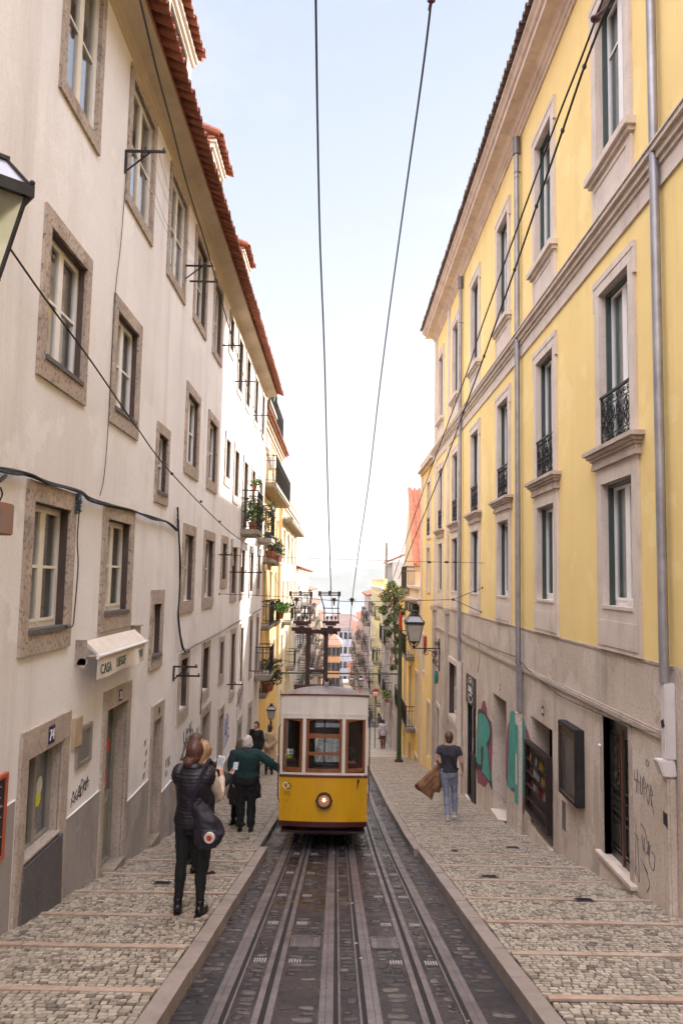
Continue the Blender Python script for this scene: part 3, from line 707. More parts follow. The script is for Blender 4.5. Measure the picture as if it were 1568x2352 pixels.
m.hull8([LW.p(-6, EZ + 1.4, -3.0), LW.p(28.0, EZ + 1.4, -3.0), LW.p(28.0, EZ, -8.5), LW.p(-6, EZ, -8.5), LW.p(-6, EZ + 1.48, -3.0), LW.p(28.0, EZ + 1.48, -3.0), LW.p(28.0, EZ + .1, -8.7), LW.p(-6, EZ + .1, -8.7)])
obj('roof', m, terra, LB)
# dormers
for (u0, u1, ez, full) in ((10.6, 12.85, 9.35, 1), (14.85, 16.35, 9.15, 1), (19.7, 21.15, 8.98, 1)):
    m = MB(); m.wbox(LW, u0 + .15, u1 - .12, EZ + .2, ez - .08, -2.4, .02)
    d = obj('dormer', m, mat('dormer_plaster', (.74, .68, .60), .85, var=(.66, .6, .52), vscale=2), LB)
    m = MB(); m.wbox(LW, u0 + .08, u1 - .05, ez - .16, ez - .06, -2.4, .07); m.wbox(LW, u0 + .04, u1 - .01, ez - .06, ez, -2.4, .12); obj('dormer_cornice', m, mat('dormer_plaster', (1, 1, 1)), d)
    obj('dormer_roof', tiles(LW, u0 - .03, u1 + .1, .26, ez, -1.4, ez + .65, rows=4, pitch=.2, seed=5), terra, d, smooth=True, recalc=False)
    m = MB(); m.wbox(LW, u0 + .0, u1, ez, ez + .04, -1.4, .1); m.tube([LW.p(u0, ez + .1, .2), LW.p(u0, ez + .75, -1.4)], .07); m.tube([LW.p(u1 + .02, ez + .1, .2), LW.p(u1 + .02, ez + .75, -1.4)], .07); obj('dormer_ridge', m, terra, d)
    m = MB(); m.wbox(LW, u0 + .5, u1 - .5, ez - .95, ez - .25, .018, .03); obj('dormer_window', m, glass_far, d)
# shop front and doors
alum = mat('grey_aluminium', (.34, .31, .28), .5, .3, var=(.28, .25, .22), vscale=4)
u0, u1, v0, v1 = shop
m = MB(); m.wbox(LW, u0 - .17, u0, v0 - .75, v1, -.02, .03); m.wbox(LW, u1, u1 + .18, v0 - .75, v1, -.02, .03); m.wbox(LW, u0 - .17, u1 + .18, v1, v1 + .27, -.02, .035)
sf = obj('shop_window', m, granite2, LB)
m = MB(); m.wbox(LW, u0 - .002, u0 + .012, v0, v1, -.14, -.004); m.wbox(LW, u1 - .012, u1 + .002, v0, v1, -.14, -.004); m.wbox(LW, u0 + .012, u1 - .012, v1 - .012, v1 + .002, -.14, -.004); m.wbox(LW, u0, u1, v0 - .01, v0 + .012, -.14, .04); obj('reveal_lining', m, granite2, sf)
m = MB(); m.frame(LW, u0 + .014, u1 - .014, v0 + .012, v1 - .014, .035, -.14, -.08); c = u0 + (u1 - u0) * .5; m.wbox(LW, c - .035, c + .035, v0, v1 - .04, -.14, -.075); obj('shop_frame', m, alum, sf)
m = MB(); m.wbox(LW, u0 + .03, u1 - .03, v0 + .02, v1 - .03, -.12, -.113); obj('pane', m, glass, sf)
m = MB(); m.wbox(LW, u0 + .06, c - .05, v0 + .05, v1 - .1, -.5, -.45); obj('wooden_panel', m, mat('shop_brown_panel', (.20, .08, .03), .5, var=(.12, .05, .02), vscale=3), sf)
m = MB(); m.wbox(LW, u0 - .2, u1 + .2, v0 - .1, v1 + .1, -1.3, -1.25); m.wbox(LW, u0 - .2, u1 + .2, v0 - .12, v0 - .02, -1.25, -.24); obj('room_behind', m, room_m, sf)
m = MB(); m.prism([LW.p(c + .19 + .07 * math.cos(t * .4), v0 + .52 + .09 * math.sin(t * .4), -.108) for t in range(16)], (.003, 0, 0)); obj('round_sticker', m, mat('sticker_white', (.55, .55, .5), .6), sf)
m = MB(); m.prism([LW.p(c + .17 + .07 * math.cos(t * .4), v0 + .40 + .08 * math.sin(t * .4), -.110) for t in range(16)], (.003, 0, 0)); obj('round_sticker', m, mat('sticker_yellow', (.62, .62, .03), .6), sf, label='yellow round sticker on the shop window')
m = MB(); m.wbox(LW, u0 + .05, u0 + .19, v0 + .12, v0 + .36, -.112, -.106); obj('green_poster', m, mat('sticker_green', (.04, .17, .06), .6), sf)
m = MB(); m.wbox(LW, c + .14, c + .36, v0 + .12, v0 + .3, -.2, -.19); m.wbox(LW, c + .1, c + .3, v0 - .0, v0 + .1, -.2, -.19); m.wbox(LW, c + .06, c + .15, v0 + .03, v0 + .11, -.112, -.108); obj('paper_notice', m, mat('paper_grey', (.35, .34, .33), .8), sf)
m = MB(); m.hull8([LW.p(7.03, PT(7.03) - .1, .0), LW.p(8.05, PT(8.05) - .1, .0), LW.p(8.05, PT(8.05) - .1, .06), LW.p(7.03, PT(7.03) - .1, .06), LW.p(7.08, -2.66, .0), LW.p(8.03, -2.66, .0), LW.p(8.03, -2.66, .05), LW.p(7.08, -2.66, .05)])
obj('slate_apron', m, slab_m, sf)
def number_plate(W, u, v, s, size, parent, wout=.036, back=blue_p, ink=white_e, h=.17, wd=.15):
    m = MB(); m.wbox(W, u - wd / 2, u + wd / 2, v - h / 2, v + h / 2, wout, wout + .006); o = obj('number_plate', m, back, parent, label='enamel plate with the number %s' % s)
    sg = 1 if W.s < 0 else -1
    t = textmb(s, size, lambda x, y, z: W.p(u + sg * (x * .85), v - size * .36 + y, wout + .006 + z), align='CENTER', bold=.001); obj('digits', t, ink, o)
number_plate(LW, 7.60, v1 + .13, '74', .15, LB)
def door_leaf(W, parent, u0, u1, v0, v1, depth, m_leaf, glassy=True, panels=1, sur=(.12, .2), smat=None, step=True, handle=True):
    m = MB(); a, t = sur
    m.wbox(W, u0 - a, u0, v0 - .15, v1, -.02, .03); m.wbox(W, u1, u1 + a, v0 - .15, v1, -.02, .03); m.wbox(W, u0 - a, u1 + a, v1, v1 + t, -.02, .033)
    d = obj('door', m, smat or granite2, parent)
    m = MB(); m.wbox(W, u0 - .002, u0 + .012, v0, v1, -depth, -.004); m.wbox(W, u1 - .012, u1 + .002, v0, v1, -depth, -.004); m.wbox(W, u0 + .012, u1 - .012, v1 - .012, v1 + .002, -depth, -.004); obj('door_reveal', m, smat or granite2, d)
    m = MB(); m.frame(W, u0 + .005, u1 - .005, v0, v1 - .005, .04, -depth - .06, -depth); obj('door_frame', m, m_leaf, d)
    c = (u0 + u1) / 2; mid = v0 + (v1 - v0) * .42; lf = MB(); gl = MB()
    for (p, q) in ((u0 + .045, c - .004), (c + .004, u1 - .045)):
        lf.frame(W, p, q, v0 + .01, v1 - .05, .05, -depth - .05, -depth - .015); lf.wbox(W, p + .05, q - .05, mid - .05, mid + .05, -depth - .05, -depth - .018)
        if glassy: gl.wbox(W, p + .05, q - .05, mid + .05, v1 - .1, -depth - .036, -depth - .03); lf.wbox(W, p + .05, q - .05, v0 + .06, mid - .05, -depth - .045, -depth - .03)
        else:
            lf.wbox(W, p + .05, q - .05, v0 + .06, v1 - .1, -depth - .05, -depth - .035)
            for (x0, x1) in ((v0 + .1, mid - .09), (mid + .09, v1 - .14)): lf.frame(W, p + .07, q - .07, x0, x1, .02, -depth - .036, -depth - .02)
    obj('door_leaf', lf, m_leaf, d)
    if gl.v: obj('pane', gl, glass, d)
    m = MB(); m.wbox(W, u0 - .1, u1 + .1, v0 - .2, v1 + .1, -1.4, -1.35); m.wbox(W, u0 - .05, u1 + .05, v0 - .05, v0 - .01, -1.35, -.2); obj('room_behind', m, room_m, d)
    if handle: m = MB(); m.wbox(W, c - .05, c - .02, mid + .0, mid + .12, -depth - .012, -depth + .03); m.wbox(W, c + .02, c + .12, mid + .02, mid + .10, -depth - .014, -depth + .02); obj('handle', m, zinc, d)
    if step: m = MB(); m.hull8([W.p(u0 - .05, PT(u0) - .4, -.25), W.p(u1 + .05, PT(u1) - .4, -.25), W.p(u1 + .05, PT(u1) - .4, .07), W.p(u0 - .05, PT(u0) - .4, .07), W.p(u0 - .05, v0 + .012, -.25), W.p(u1 + .05, v0 + .012, -.25), W.p(u1 + .05, v0 + .012, .06), W.p(u0 - .05, v0 + .012, .06)]); obj('door_step', m, conc if W is LW else limestone, d)
    return d
grey_door = mat('grey_green_door', (.27, .26, .22), .5, var=(.21, .2, .165), vscale=4)
d = door_leaf(LW, LB, *doors[0], .13, grey_door, sur=(.14, .24))
number_plate(LW, 9.95, doors[0][3] + .12, '72', .13, LB, h=.15, wd=.12)
for (a, b, c_, e, col) in ((9.56, 9.72, -2.62, -2.42, (.45, .45, .45)), (9.56, 9.72, -2.86, -2.66, (.10, .30, .04)), (9.57, 9.72, -3.0, -2.9, (.4, .42, .45)), (10.02, 10.2, -2.3, -2.15, (.45, .05, .04)), (10.0, 10.15, -2.75, -2.55, (.4, .1, .12)), (10.05, 10.2, -2.95, -2.8, (.4, .4, .38)), (9.58, 9.7, -2.2, -2.05, (.25, .03, .03))):
    m = MB(); m.wbox(LW, a, b, c_, e, -.15, -.147); obj('door_sticker', m, mat('st%.2f%.2f' % (a, e), col, .6), d)
d = door_leaf(LW, LB, *doors[1], .30, mat('pale_worn_door', (.30, .26, .22), .7, var=(.2, .17, .14), vscale=3), glassy=False, sur=(.13, .25))
number_plate(LW, 12.15, doors[1][3] + .13, '70', .09, LB, back=mat('stone_plate', (.2, .17, .15)), ink=slot_m, h=.13, wd=.09)
for i, h in enumerate(doors[2:]):
    door_leaf(LW, LB, *h, .26, [mat('dark_green_door', (.03, .05, .035), .5), mat('maroon_door', (.10, .03, .03), .5), wood_dk, mat('dark_green_door', (1, 1, 1))][i], glassy=False, sur=(.11, .2))
    if i < 2: number_plate(LW, (h[0] + h[1]) / 2, h[3] + .1, ('68', '66')[i], .08, LB, back=mat('stone_plate', (1, 1, 1)), ink=slot_m, h=.12, wd=.09)
# grey dado in steps along the pavement
segs = [(-6, 5.0), (5.0, 6.88), (8.17, 9.33), (10.54, 11.76), (12.57, 14.2), (14.2, 16.08), (17.22, 18.4), (19.3, 20.6), (20.6, 21.95), (23.0, 24.55), (25.55, 27.95)]
for (a, b) in segs:
    top = PS((a + b) / 2) + .93
    m = MB(); m.wbox(LW, a, b, PS(b) - .6, top, .0, .012); dd_ = obj('dado', m, dado_m, LB); m = MB(); m.wbox(LW, a, b, top, top + .01, 0, .016); obj('dado_edge', m, white_p, dd_)

# gas cabinet, blackboard
m = MB(); m.frame(LW, 8.42, 8.90, -2.12, -1.68, .05, .0, .03); gc = obj('meter_cabinet', m, alum, LB); m = MB(); m.wbox(LW, 8.47, 8.85, -2.07, -1.73, .0, .014); obj('cabinet_door', m, mat('cabinet_grey', (.28, .27, .27), .4, .4), gc)
m = MB(); m.wbox(LW, 8.28, 8.52, -1.86, -1.55, .0, .035); obj('ochre_box', m, mat('worn_box', (.46, .38, .30), .8, var=(.40, .29, .16), vscale=5), LB)
bb = thing('menu_board', 'dark chalk menu board in orange-red frame on the white wall, left edge', 'menu board', LW.p(6.4, -2.0, 0))
m = MB(); m.frame(LW, 5.9, 6.66, -2.42, -1.70, .03, .002, .035); obj('board_frame', m, red_frame, bb)
m = MB(); m.wbox(LW, 5.93, 6.63, -2.39, -1.73, .002, .02); obj('board_face', m, chalk_b, bb)
m = MB()
for k in range(7):
    x = 6.12
    while x < 6.56:
        L = random.uniform(.03, .08); ribbon(m, [(x, -1.80 - k * .085), (x + L * .4, -1.785 - k * .085), (x + L, -1.805 - k * .085)], lambda a, b, c: LW.p(a, b, .02 + c), .008); x += L + .025
obj('chalk_scribble', m, chalk_w, bb)
# graffiti tags on the white wall, painted strokes
def tag(name, strokes, W, u, v, su, sv, m_, width=.02, parent=LB, label=None, out=.0):
    mb = MB()
    for s in strokes:
        pts = [(u + q.x * su, v + q.y * sv) for q in smoothpath([(a, b, 0) for a, b in s], 4)]
        ribbon(mb, pts, lambda a, b, c: W.p(a, b, out + c), width)
    obj(name, mb, m_, parent, label=label)
AC = [[(0, 0), (.12, .55), (.2, .1), (.02, .3)], [(.36, .5), (.24, .3), (.36, .12)], [(.4, .1), (.5, .6), (.56, .15), (.42, .3)], [(.6, .1), (.62, .75), (.75, .6), (.72, .2), (.6, .15)], [(.8, .35), (.85, .6), (.95, .5), (.9, .25), (.8, .35)], [(.95, .2), (1.03, .7), (1.1, .25)], [(.3, .22), (.7, .45), (1.15, .5)]]
tag('graffiti_tag', AC, LW, 8.36, -2.50, .50, .28, blackp, .011)
UZ = [[(0, .9), (.1, .55), (.25, .6), (.3, .95)], [(.3, .8), (.55, .85), (.35, .55), (.65, .6)], [(.6, 1.0), (.7, .75), (.85, 1.0), (.7, .5)], [(.15, .5), (.0, .2), (.3, -.1), (.6, .15), (.45, .5), (.15, .45)], [(-.25, .18), (.1, .35), (.6, .45), (.95, .75), (1.1, .55)], [(-.25, .18), (.25, .1), (.85, .25)]]
tag('graffiti_tag', UZ, LW, 14.35, -3.45, .85, .62, blackp, .035, label='large looping black tag')
tag('graffiti_tag', [[(0, .6), (.1, .2), (.2, .6)], [(.3, .1), (.35, .6), (.45, .1)], [(.5, .6), (.5, .1)], [(.65, .6), (.55, .35), (.7, .1)], [(0, 0), (.1, -.3), (.2, 0), (.35, -.35)]], LW, 12.9, -3.25, .55, .32, greyp, .014)
tag('graffiti_tag', [[(0, 0), (.1, .8), (.25, .3), (.05, .3)], [(.35, 0), (.35, .9), (.55, .6), (.35, .45), (.55, .1)], [(.7, .8), (.6, .4), (.8, .3), (.65, 0)], [(-.05, -.15), (.9, .05)]], LW, 19.6, -4.2, .9, .75, bluep, .05, label='blue tag')
tag('graffiti_tag', [[(0, 0), (.1, 1), (.3, .4), (.3, 1.1)], [(.4, .1), (.5, 1.2), (.6, .2)], [(.7, .2), (.8, 1.3), (.95, .8), (.75, .4)], [(-.1, .5), (1, .9)]], LW, 21.9, -4.0, 1.3, .75, blackp, .05)
tag('graffiti_tag', [[(0, .3), (.2, .5), (.1, 0), (.4, .4)], [(.5, 0), (.6, .5), (.7, .1)]], LW, 15.6, -3.3, .5, .5, greyp, .015)
for k in range(6): tag('graffiti_tag', [[(0, 0), (.3, .5), (.4, .1), (.7, .6)], [(.2, -.2), (.6, 0)]], LW, 11.42 + random.uniform(-.03, .1), -2.5 - k * .16, .18, .12, greyp, .01)
# awning with the shop name
aw = thing('awning', 'small retracted cream awning with green letters over the glass shop door', 'awning', LW.p(9.6, -1.0, 0))
a0, a1 = 8.28, 10.42
m = MB(); m.hull8([LW.p(a0 + .12, -.76, .05), LW.p(a1, -.76, .05), LW.p(a1, -.88, .20), LW.p(a0 + .12, -.88, .20), LW.p(a0 + .12, -.72, .06), LW.p(a1, -.72, .06), LW.p(a1, -.86, .21), LW.p(a0 + .12, -.86, .21)]); obj('canopy', m, awn_m, aw)
m = MB(); m.tube([LW.p(a0 + .1, -.89, .21), LW.p(a1 + .05, -.89, .21)], .028, 10); obj('front_bar', m, white_p, aw, smooth=True)
m = MB(); m.wbox(LW, a1 + .02, a1 + .04, -.88, -.68, 0, .13); m.wbox(LW, a1 - .02, a1 + .12, -.68, -.665, 0, .14); obj('side_bracket', m, mat('bracket_beige', (.42, .35, .29), .6, var=(.2, .15, .12), vscale=8), aw)
m = MB(); m.wbox(LW, a0 - .02, a0 + .0, -.97, -.70, .0, .12); m.tube([LW.p(a0 - .02, -.95, .08), LW.p(a0 + .02, -.95, .08)], .055, 14); m.tube([LW.p(a0 + .02, -.88, .05), LW.p(a0 + .12, -.89, .2)], .018); obj('side_bracket', m, mat('bracket_beige', (.42, .35, .29), .6, var=(.2, .15, .12), vscale=8), aw)
m = MB(); n = 24; top = -.905; 
def valw(t): return .21 + .02 * math.sin(t * 9) + (.03 * math.sin((t - .72) * 22) if t > .7 else 0)
for i in range(n):
    t0, t1 = i / n, (i + 1) / n; ua, ub = a0 + .12 + (a1 - a0 - .14) * t0, a0 + .12 + (a1 - a0 - .14) * t1
    m.hull8([LW.p(ua, top - .235, valw(t0) - .006), LW.p(ub, top - .235, valw(t1) - .006), LW.p(ub, top - .235, valw(t1)), LW.p(ua, top - .235, valw(t0)), LW.p(ua, top, .204), LW.p(ub, top, .204), LW.p(ub, top, .212), LW.p(ua, top, .212)])
va = obj('valance', m, awn_m, aw)
def lay(u, v, sx=1.0): return lambda x, y, z: LW.p(u + x * sx, v + y, .21 + (valw((u + x * sx - a0 - .12) / (a1 - a0 - .14)) - .21) * max(0, min(1, (top - v - y) / .235)) + .006 + z)
obj('lettering', textmb('CASA', .155, lay(8.47, top - .185, 1.0), bold=.001), green_ink, va)
obj('lettering', textmb('LIEGE', .155, lay(9.09, top - .175, 1.1), bold=.001), green_ink, va)
obj('lettering', textmb('TCFA', .14, lay(10.03, top - .165, .82), bold=.001), green_ink, va)
# ================================================================== RIGHT: yellow building
RB = thing('yellow_building', 'long yellow building with pale stone window surrounds and stained stone base, filling the right side', 'building', (XR, 14, PS(14)))
cols = [(8.87, 9.90), (12.14, 13.16), (15.44, 16.46), (18.80, 19.82), (22.12, 23.14), (25.45, 26.45)]
c7 = (28.9, 29.8)
r1, r2, r3 = (-.27, 1.33), (1.82, 3.93), (5.70, 8.00)
BZ = -.83
up = [(a, b) + r1 for a, b in cols] + [(a, b) + r2 for a, b in cols] + [(a, b) + r3 for a, b in cols]
fm = facade_mb(RW, -6, 27.6, BZ, 9.5, up, .3); hull_faces(fm, RW, -6, 27.6, BZ, 9.5, 10)
obj('wall', fm, plaster_y, RB, recalc=False)
low = [(9.16, 10.04, -3.46, -1.69), (12.40, 13.78, -4.24, -2.36), (15.75, 17.10, -4.98, -2.44), (19.2, 20.5, -5.62, -2.5), (22.2, 23.8, -4.05, -2.45), (25.9, 26.7, -6.5, -4.3)]
fm = facade_mb(RW, -6, 27.6, -9, BZ, low, .34); hull_faces(fm, RW, -6, 27.6, -9, BZ, 10)
obj('base_wall', fm, plaster_base, RB, recalc=False)
m = MB(); m.wbox(RW, 7.9, 27.6, BZ - .03, BZ, 0, .012); m.wbox(RW, 7.95, 27.6, -1.63, -1.575, 0, .035); m.wbox(RW, 7.95, 27.6, -1.575, -1.55, 0, .02)
obj('string_moulding', m, granite2, RB)
m = MB()
for (z0, z1, w_) in ((4.42, 4.47, .03), (4.47, 4.66, .02), (4.66, 4.72, .05), (4.72, 4.80, .09), (4.80, 4.86, .14), (4.86, 4.885, .16)): m.wbox(RW, -6, 27.62 + w_, z0, z1, 0, w_)
obj('string_course', m, limestone, RB)
m = MB(); prof = [(0, 8.98), (.035, 8.98), (.035, 9.05), (.07, 9.07), (.07, 9.14), (.11, 9.16), (.13, 9.22), (.17, 9.25), (.36, 9.27), (.36, 9.38), (.40, 9.40), (.43, 9.46), (.48, 9.50), (.48, 9.55), (0, 9.55)]
for a, b in zip(prof, prof[1:]): m.face([RW.p(-6, a[1], a[0]), RW.p(27.62 + a[0], a[1], a[0]), RW.p(27.62 + b[0], b[1], b[0]), RW.p(-6, b[1], b[0])])
for a, b in zip(prof, prof[1:]): m.face([RW.p(27.62 + a[0], a[1], a[0]), RW.p(27.62 + a[0], a[1], -6), RW.p(27.62 + b[0], b[1], -6), RW.p(27.62 + b[0], b[1], b[0])])
obj('cornice', m, mat('cornice_stone', (.68, .56, .46), .8, var=(.54, .43, .35), vscale=1.5, streak=((.22, .16, .13), 4, .45, .3), bump=.3, bscale=30), RB)
obj('roof_tiles', tiles(RW, -2, 28.0, .56, 9.55, -.5, 9.85, rows=2, pitch=.2, seed=9), mat('old_roof_tile', (.27, .18, .14), .9, var=(.12, .09, .075), vscale=5, bump=.4, bscale=20), RB, smooth=True, recalc=False)
m = MB(); m.hull8([RW.p(-6, 9.5, .4), RW.p(28.0, 9.5, .4), RW.p(28.0, 11.3, -4.2), RW.p(-6, 11.3, -4.2), RW.p(-6, 9.58, .4), RW.p(28.0, 9.58, .4), RW.p(28.0, 11.4, -4.2), RW.p(-6, 11.4, -4.2)])
m.hull8([RW.p(-6, 9.4, -10), RW.p(28, 9.4, -10), RW.p(28, 11.3, -4.2), RW.p(-6, 11.3, -4.2), RW.p(-6, 9.5, -10), RW.p(28, 9.5, -10), RW.p(28, 11.4, -4.2), RW.p(-6, 11.4, -4.2)])
obj('roof', m, terra, RB)
m = MB(); m.tube([(3.9, 24.2, 9.6), (3.9, 24.2, 10.9)], .13, 12); m.tube([(3.9, 24.2, 10.9), (3.9, 24.2, 11.0)], .16, 12); obj('chimney_pipe', m, zinc, RB, smooth=True)
# pilasters at the far end
m = MB()
for (a, b) in ((27.05, 27.55), (23.9, 24.35)): m.wbox(RW, a, b, -.83 if a > 25 else -.83, 4.42, 0, .05); m.wbox(RW, a, b, 4.885, 8.98, 0, .045)
obj('pilaster', m, limestone, RB)
m = MB()
for (a, b) in ((27.0, 27.6), (23.85, 24.4)): m.wbox(RW, a, b, -6.6, -1.0, 0, .07); m.wbox(RW, a - .04, b + .04, -1.0, -.86, 0, .14)
obj('base_pier', m, granite2, RB)
def scroll(mb, W, cu, cv, r, turns, ph, dirn, w, rad=.006):
    pts = []
    n = int(10 * turns)
    for i in range(n + 1):
        t = i / n; a = ph + dirn * t * turns * 2 * math.pi; rr = r * (1 - .82 * t)
        pts.append(W.p(cu + rr * math.cos(a), cv + rr * math.sin(a), w))
    mb.tube(pts, rad, 4)
def railing(W, parent, u0, u1, v0, h, w):
    m = MB(); 
    for vv, r in ((v0 + .02, .010), (v0 + h * .2, .008), (v0 + h * .78, .008)): m.tube([W.p(u0, vv, w), W.p(u1, vv, w)], r, 6)
    m.wbox(W, u0 - .02, u1 + .02, v0 + h - .015, v0 + h + .012, w - .022, w + .022)
    for uu in (u0 + .01, u1 - .01): m.tube([W.p(uu, v0, w), W.p(uu, v0 + h, w)], .01, 6)
    n = 4; du = (u1 - u0) / n
    for i in range(n):
        c = u0 + (i + .5) * du; s = 1 if i % 2 else -1; vm = v0 + h * .49
        scroll(m, W, c, vm + h * .14, du * .42, 1.6, R(-90), s, w, .009); scroll(m, W, c, vm - h * .14, du * .42, 1.6, R(90), s, w, .009)
        scroll(m, W, c - du * .3, vm, du * .22, 1.3, 0, s, w, .007); scroll(m, W, c + du * .3, vm, du * .22, 1.3, R(180), s, w, .007)
        m.tube([W.p(c, v0 + h * .2, w), W.p(c, v0 + h * .78, w)], .007, 4)
        for k in (-.25, .25):
            scroll(m, W, c + k * du, v0 + h * .10, h * .075, 1.3, R(90 + 180 * (k > 0)), s, w, .007); scroll(m, W, c + k * du, v0 + h * .88, h * .075, 1.3, R(-90), -s, w, .007)
        m.ball(W.p(c, vm, w), .02, 6, 4)
    return obj('iron_railing', m, iron, parent)
def green_frame(W, u0, u1, v0, v1, parent, d=.15):
    m = MB(); m.frame(W, u0 + .010, u1 - .010, v0 + .010, v1 - .010, .035, -d + .002, -d + .065, bot=0); obj('outer_frame', m, wood_g, parent)
for ci, (a, b) in enumerate(cols):
    far = ci > 2
    # first floor
    w1 = window(RW, RB, a, b, *r1, sur=(.19, .21, .12), smat=limestone, proud=.035, depth=.12, sash=wood_w, rows=() , mull=True, sill=.03, curtain=(1, .7, 1, .6, .8, .5)[ci], blind=(0, .3, .0, .6, 0, .4)[ci], hole=.3, bar=.05, reveal=limestone)
    m = MB(); m.wbox(RW, a - .19, b + .19, BZ - .0, -.39, -.01, .04); m.wbox(RW, a - .14, b + .14, BZ + .06, -.45, .04, .05); obj('apron', m, limestone, w1)
    green_frame(RW, a, b, *r1, w1, .12)
    m = MB()
    for (z0, z1, e) in ((1.54, 1.60, .06), (1.60, 1.66, .045), (1.66, 1.70, .08), (1.70, 1.745, .12), (1.745, 1.80, .17)): m.wbox(RW, a - .19 - e, b + .19 + e, z0, z1, -.01, .035 + e * .8)
    obj('ledge', m, mat('ledge_stone', (.53, .42, .36), .8, var=(.38, .30, .25), vscale=3, streak=((.2, .16, .13), 7, .5, .3), bump=.3), w1)
    # second floor with iron railing
    w2 = window(RW, RB, a, b, *r2, sur=(.17, .19, .0), smat=limestone, proud=.04, depth=.12, sash=wood_w, rows=(), curtain=(1, .8, .7, 1, .5, .8)[ci], blind=(.25, 0, .5, 0, .7, 0)[ci], hole=.3, bar=.05, ear=True, sill=.02, reveal=limestone)
    green_frame(RW, a, b, *r2, w2, .12)
    railing(RW, w2, a + .01, b - .01, r2[0] + .0, .68, .02)
    # third floor
    w3 = window(RW, RB, a, b, *r3, sur=(.18, .20, .0), smat=limestone, proud=.045, depth=.12, sash=wood_w, rows=(.70,), curtain=(.8, 1, .6, .8, 1, .5)[ci], blind=(0, .3, .45, 0, .3, 0)[ci], hole=.3, bar=.05, ear=True, reveal=limestone)
    green_frame(RW, a, b, *r3, w3, .12)
    m = MB(); m.wbox(RW, a - .26, b + .26, 5.60, 5.70, -.01, .14); m.wbox(RW, a - .22, b + .22, 5.54, 5.60, -.01, .09)
    m.wbox(RW, a - .18, b + .18, 4.885, 5.54, -.01, .045); m.frame(RW, a - .10, b + .10, 4.98, 5.46, .03, .045, .06); obj('sill_panel', m, limestone, w3)
# lower block beyond it, same colour, one storey less
m = facade_mb(RW, 27.6, 32.0, -9, 4.9, [c7 + r1, c7 + r2, (28.6, 29.4, -6.6, -4.6), (30.4, 31.1, -3.6, -2.2)], .25); hull_faces(m, RW, 27.6, 32.0, -9, 4.9, 9)
obj('lower_wing_wall', m, plaster_y, RB, recalc=False)
m = MB(); m.wbox(RW, 27.6, 32.05, 4.5, 4.62, 0, .08); m.wbox(RW, 27.6, 32.1, 4.62, 4.72, 0, .2); m.wbox(RW, 27.6, 32.02, 4.9, 4.98, -.3, .1); obj('wing_cornice', m, limestone, RB)
for r in (r1, r2):
    wn = window(RW, RB, *c7, *r, sur=(.17, .2, .15), smat=limestone, proud=.04, depth=.18, sash=wood_w, rows=(), hole=.25)
    if r is r2: railing(RW, wn, c7[0], c7[1], r2[0], .68, .02)
window(RW, RB, 28.6, 29.4, -6.6, -4.6, sur=(.1, .12, .0), smat=limestone, sash=wood_dk, rows=(.5,), hole=.25, glass_m=glass_far); window(RW, RB, 30.4, 31.1, -3.6, -2.2, sur=(.1, .12, .1), smat=limestone, sash=wood_dk, rows=(), hole=.25, glass_m=glass_far)
m = MB(); m.wbox(RW, 31.55, 31.95, -9, 4.5, 0, .05); obj('pilaster', m, limestone, RB)
# double door with carved upper panels
u0, u1, v0, v1 = low[0]
m = MB(); m.wbox(RW, u0 - .1, u0, v0 - .1, v1 + .0, -.34, .012); m.wbox(RW, u1, u1 + .10, v0 - .1, v1, -.34, .012); m.wbox(RW, u0 - .1, u1 + .10, v1, v1 + .06, -.34, .014)
dd = obj('double_door', m, granite2, RB, label='dark double door with carved upper panels and a pink tag')
m = MB(); c = (u0 + u1) / 2; D = -.10; car = MB()
m.wbox(RW, u0 + .0, u1, v1 - .12, v1, D - .05, D + .02)
for (p, q) in ((u0 + .0, c - .012), (c + .012, u1)):
    m.wbox(RW, p, q, v0, v1 - .12, D - .05, D - .02); m.frame(RW, p, q, v0, v1 - .12, .055, D - .02, D + .012, bot=.10)
    vs = [v0 + .14, v0 + .52, v0 + .60, v0 + .78, v0 + .88, v1 - .18]
    for i in (0, 2, 4): m.frame(RW, p + .06, q - .06, vs[i], vs[i + 1], .022, D - .02, D + .022)
    for (a_, b_) in ((vs[0] + .05, vs[1] - .05), (vs[2] + .045, vs[3] - .045)): m.wbox(RW, p + .10, q - .10, a_, b_, D - .02, D + .008)
    for k in range(5):
        vv = vs[4] + .10 + k * .155
        scroll(car, RW, (p + q) / 2 - .06, vv, .06, 1.4, R(40 * k), 1, D - .004, .010); scroll(car, RW, (p + q) / 2 + .06, vv + .05, .06, 1.4, R(180 + 30 * k), -1, D - .004, .010)
    car.tube([RW.p((p + q) / 2, vs[4] + .03, D), RW.p((p + q) / 2, vs[5] - .03, D)], .008, 5)
obj('door_leaves', m, mat('black_green_paint', (.017, .022, .018), .35, var=(.03, .022, .018), vscale=4, coat=.3), dd); obj('carved_grille', car, mat('carved_brown', (.04, .022, .018), .4), dd)
m = MB(); m.wbox(RW, c - .02, c + .02, v0, v1 - .1, D, D + .03); obj('astragal', m, mat('worn_red_brown', (.12, .045, .03), .5), dd)
tag('pink_tag', [[(0, 0), (.1, .8), (.3, .3), (.3, .9)], [(.4, .1), (.5, .8), (.65, .1)], [(.2, -.3), (.4, -.1), (.3, -.5)], [(.1, 1.1), (.6, 1.2)]], RW, 9.36, -3.08, -.20, .22, hotpink, .011, dd, out=D + .012)
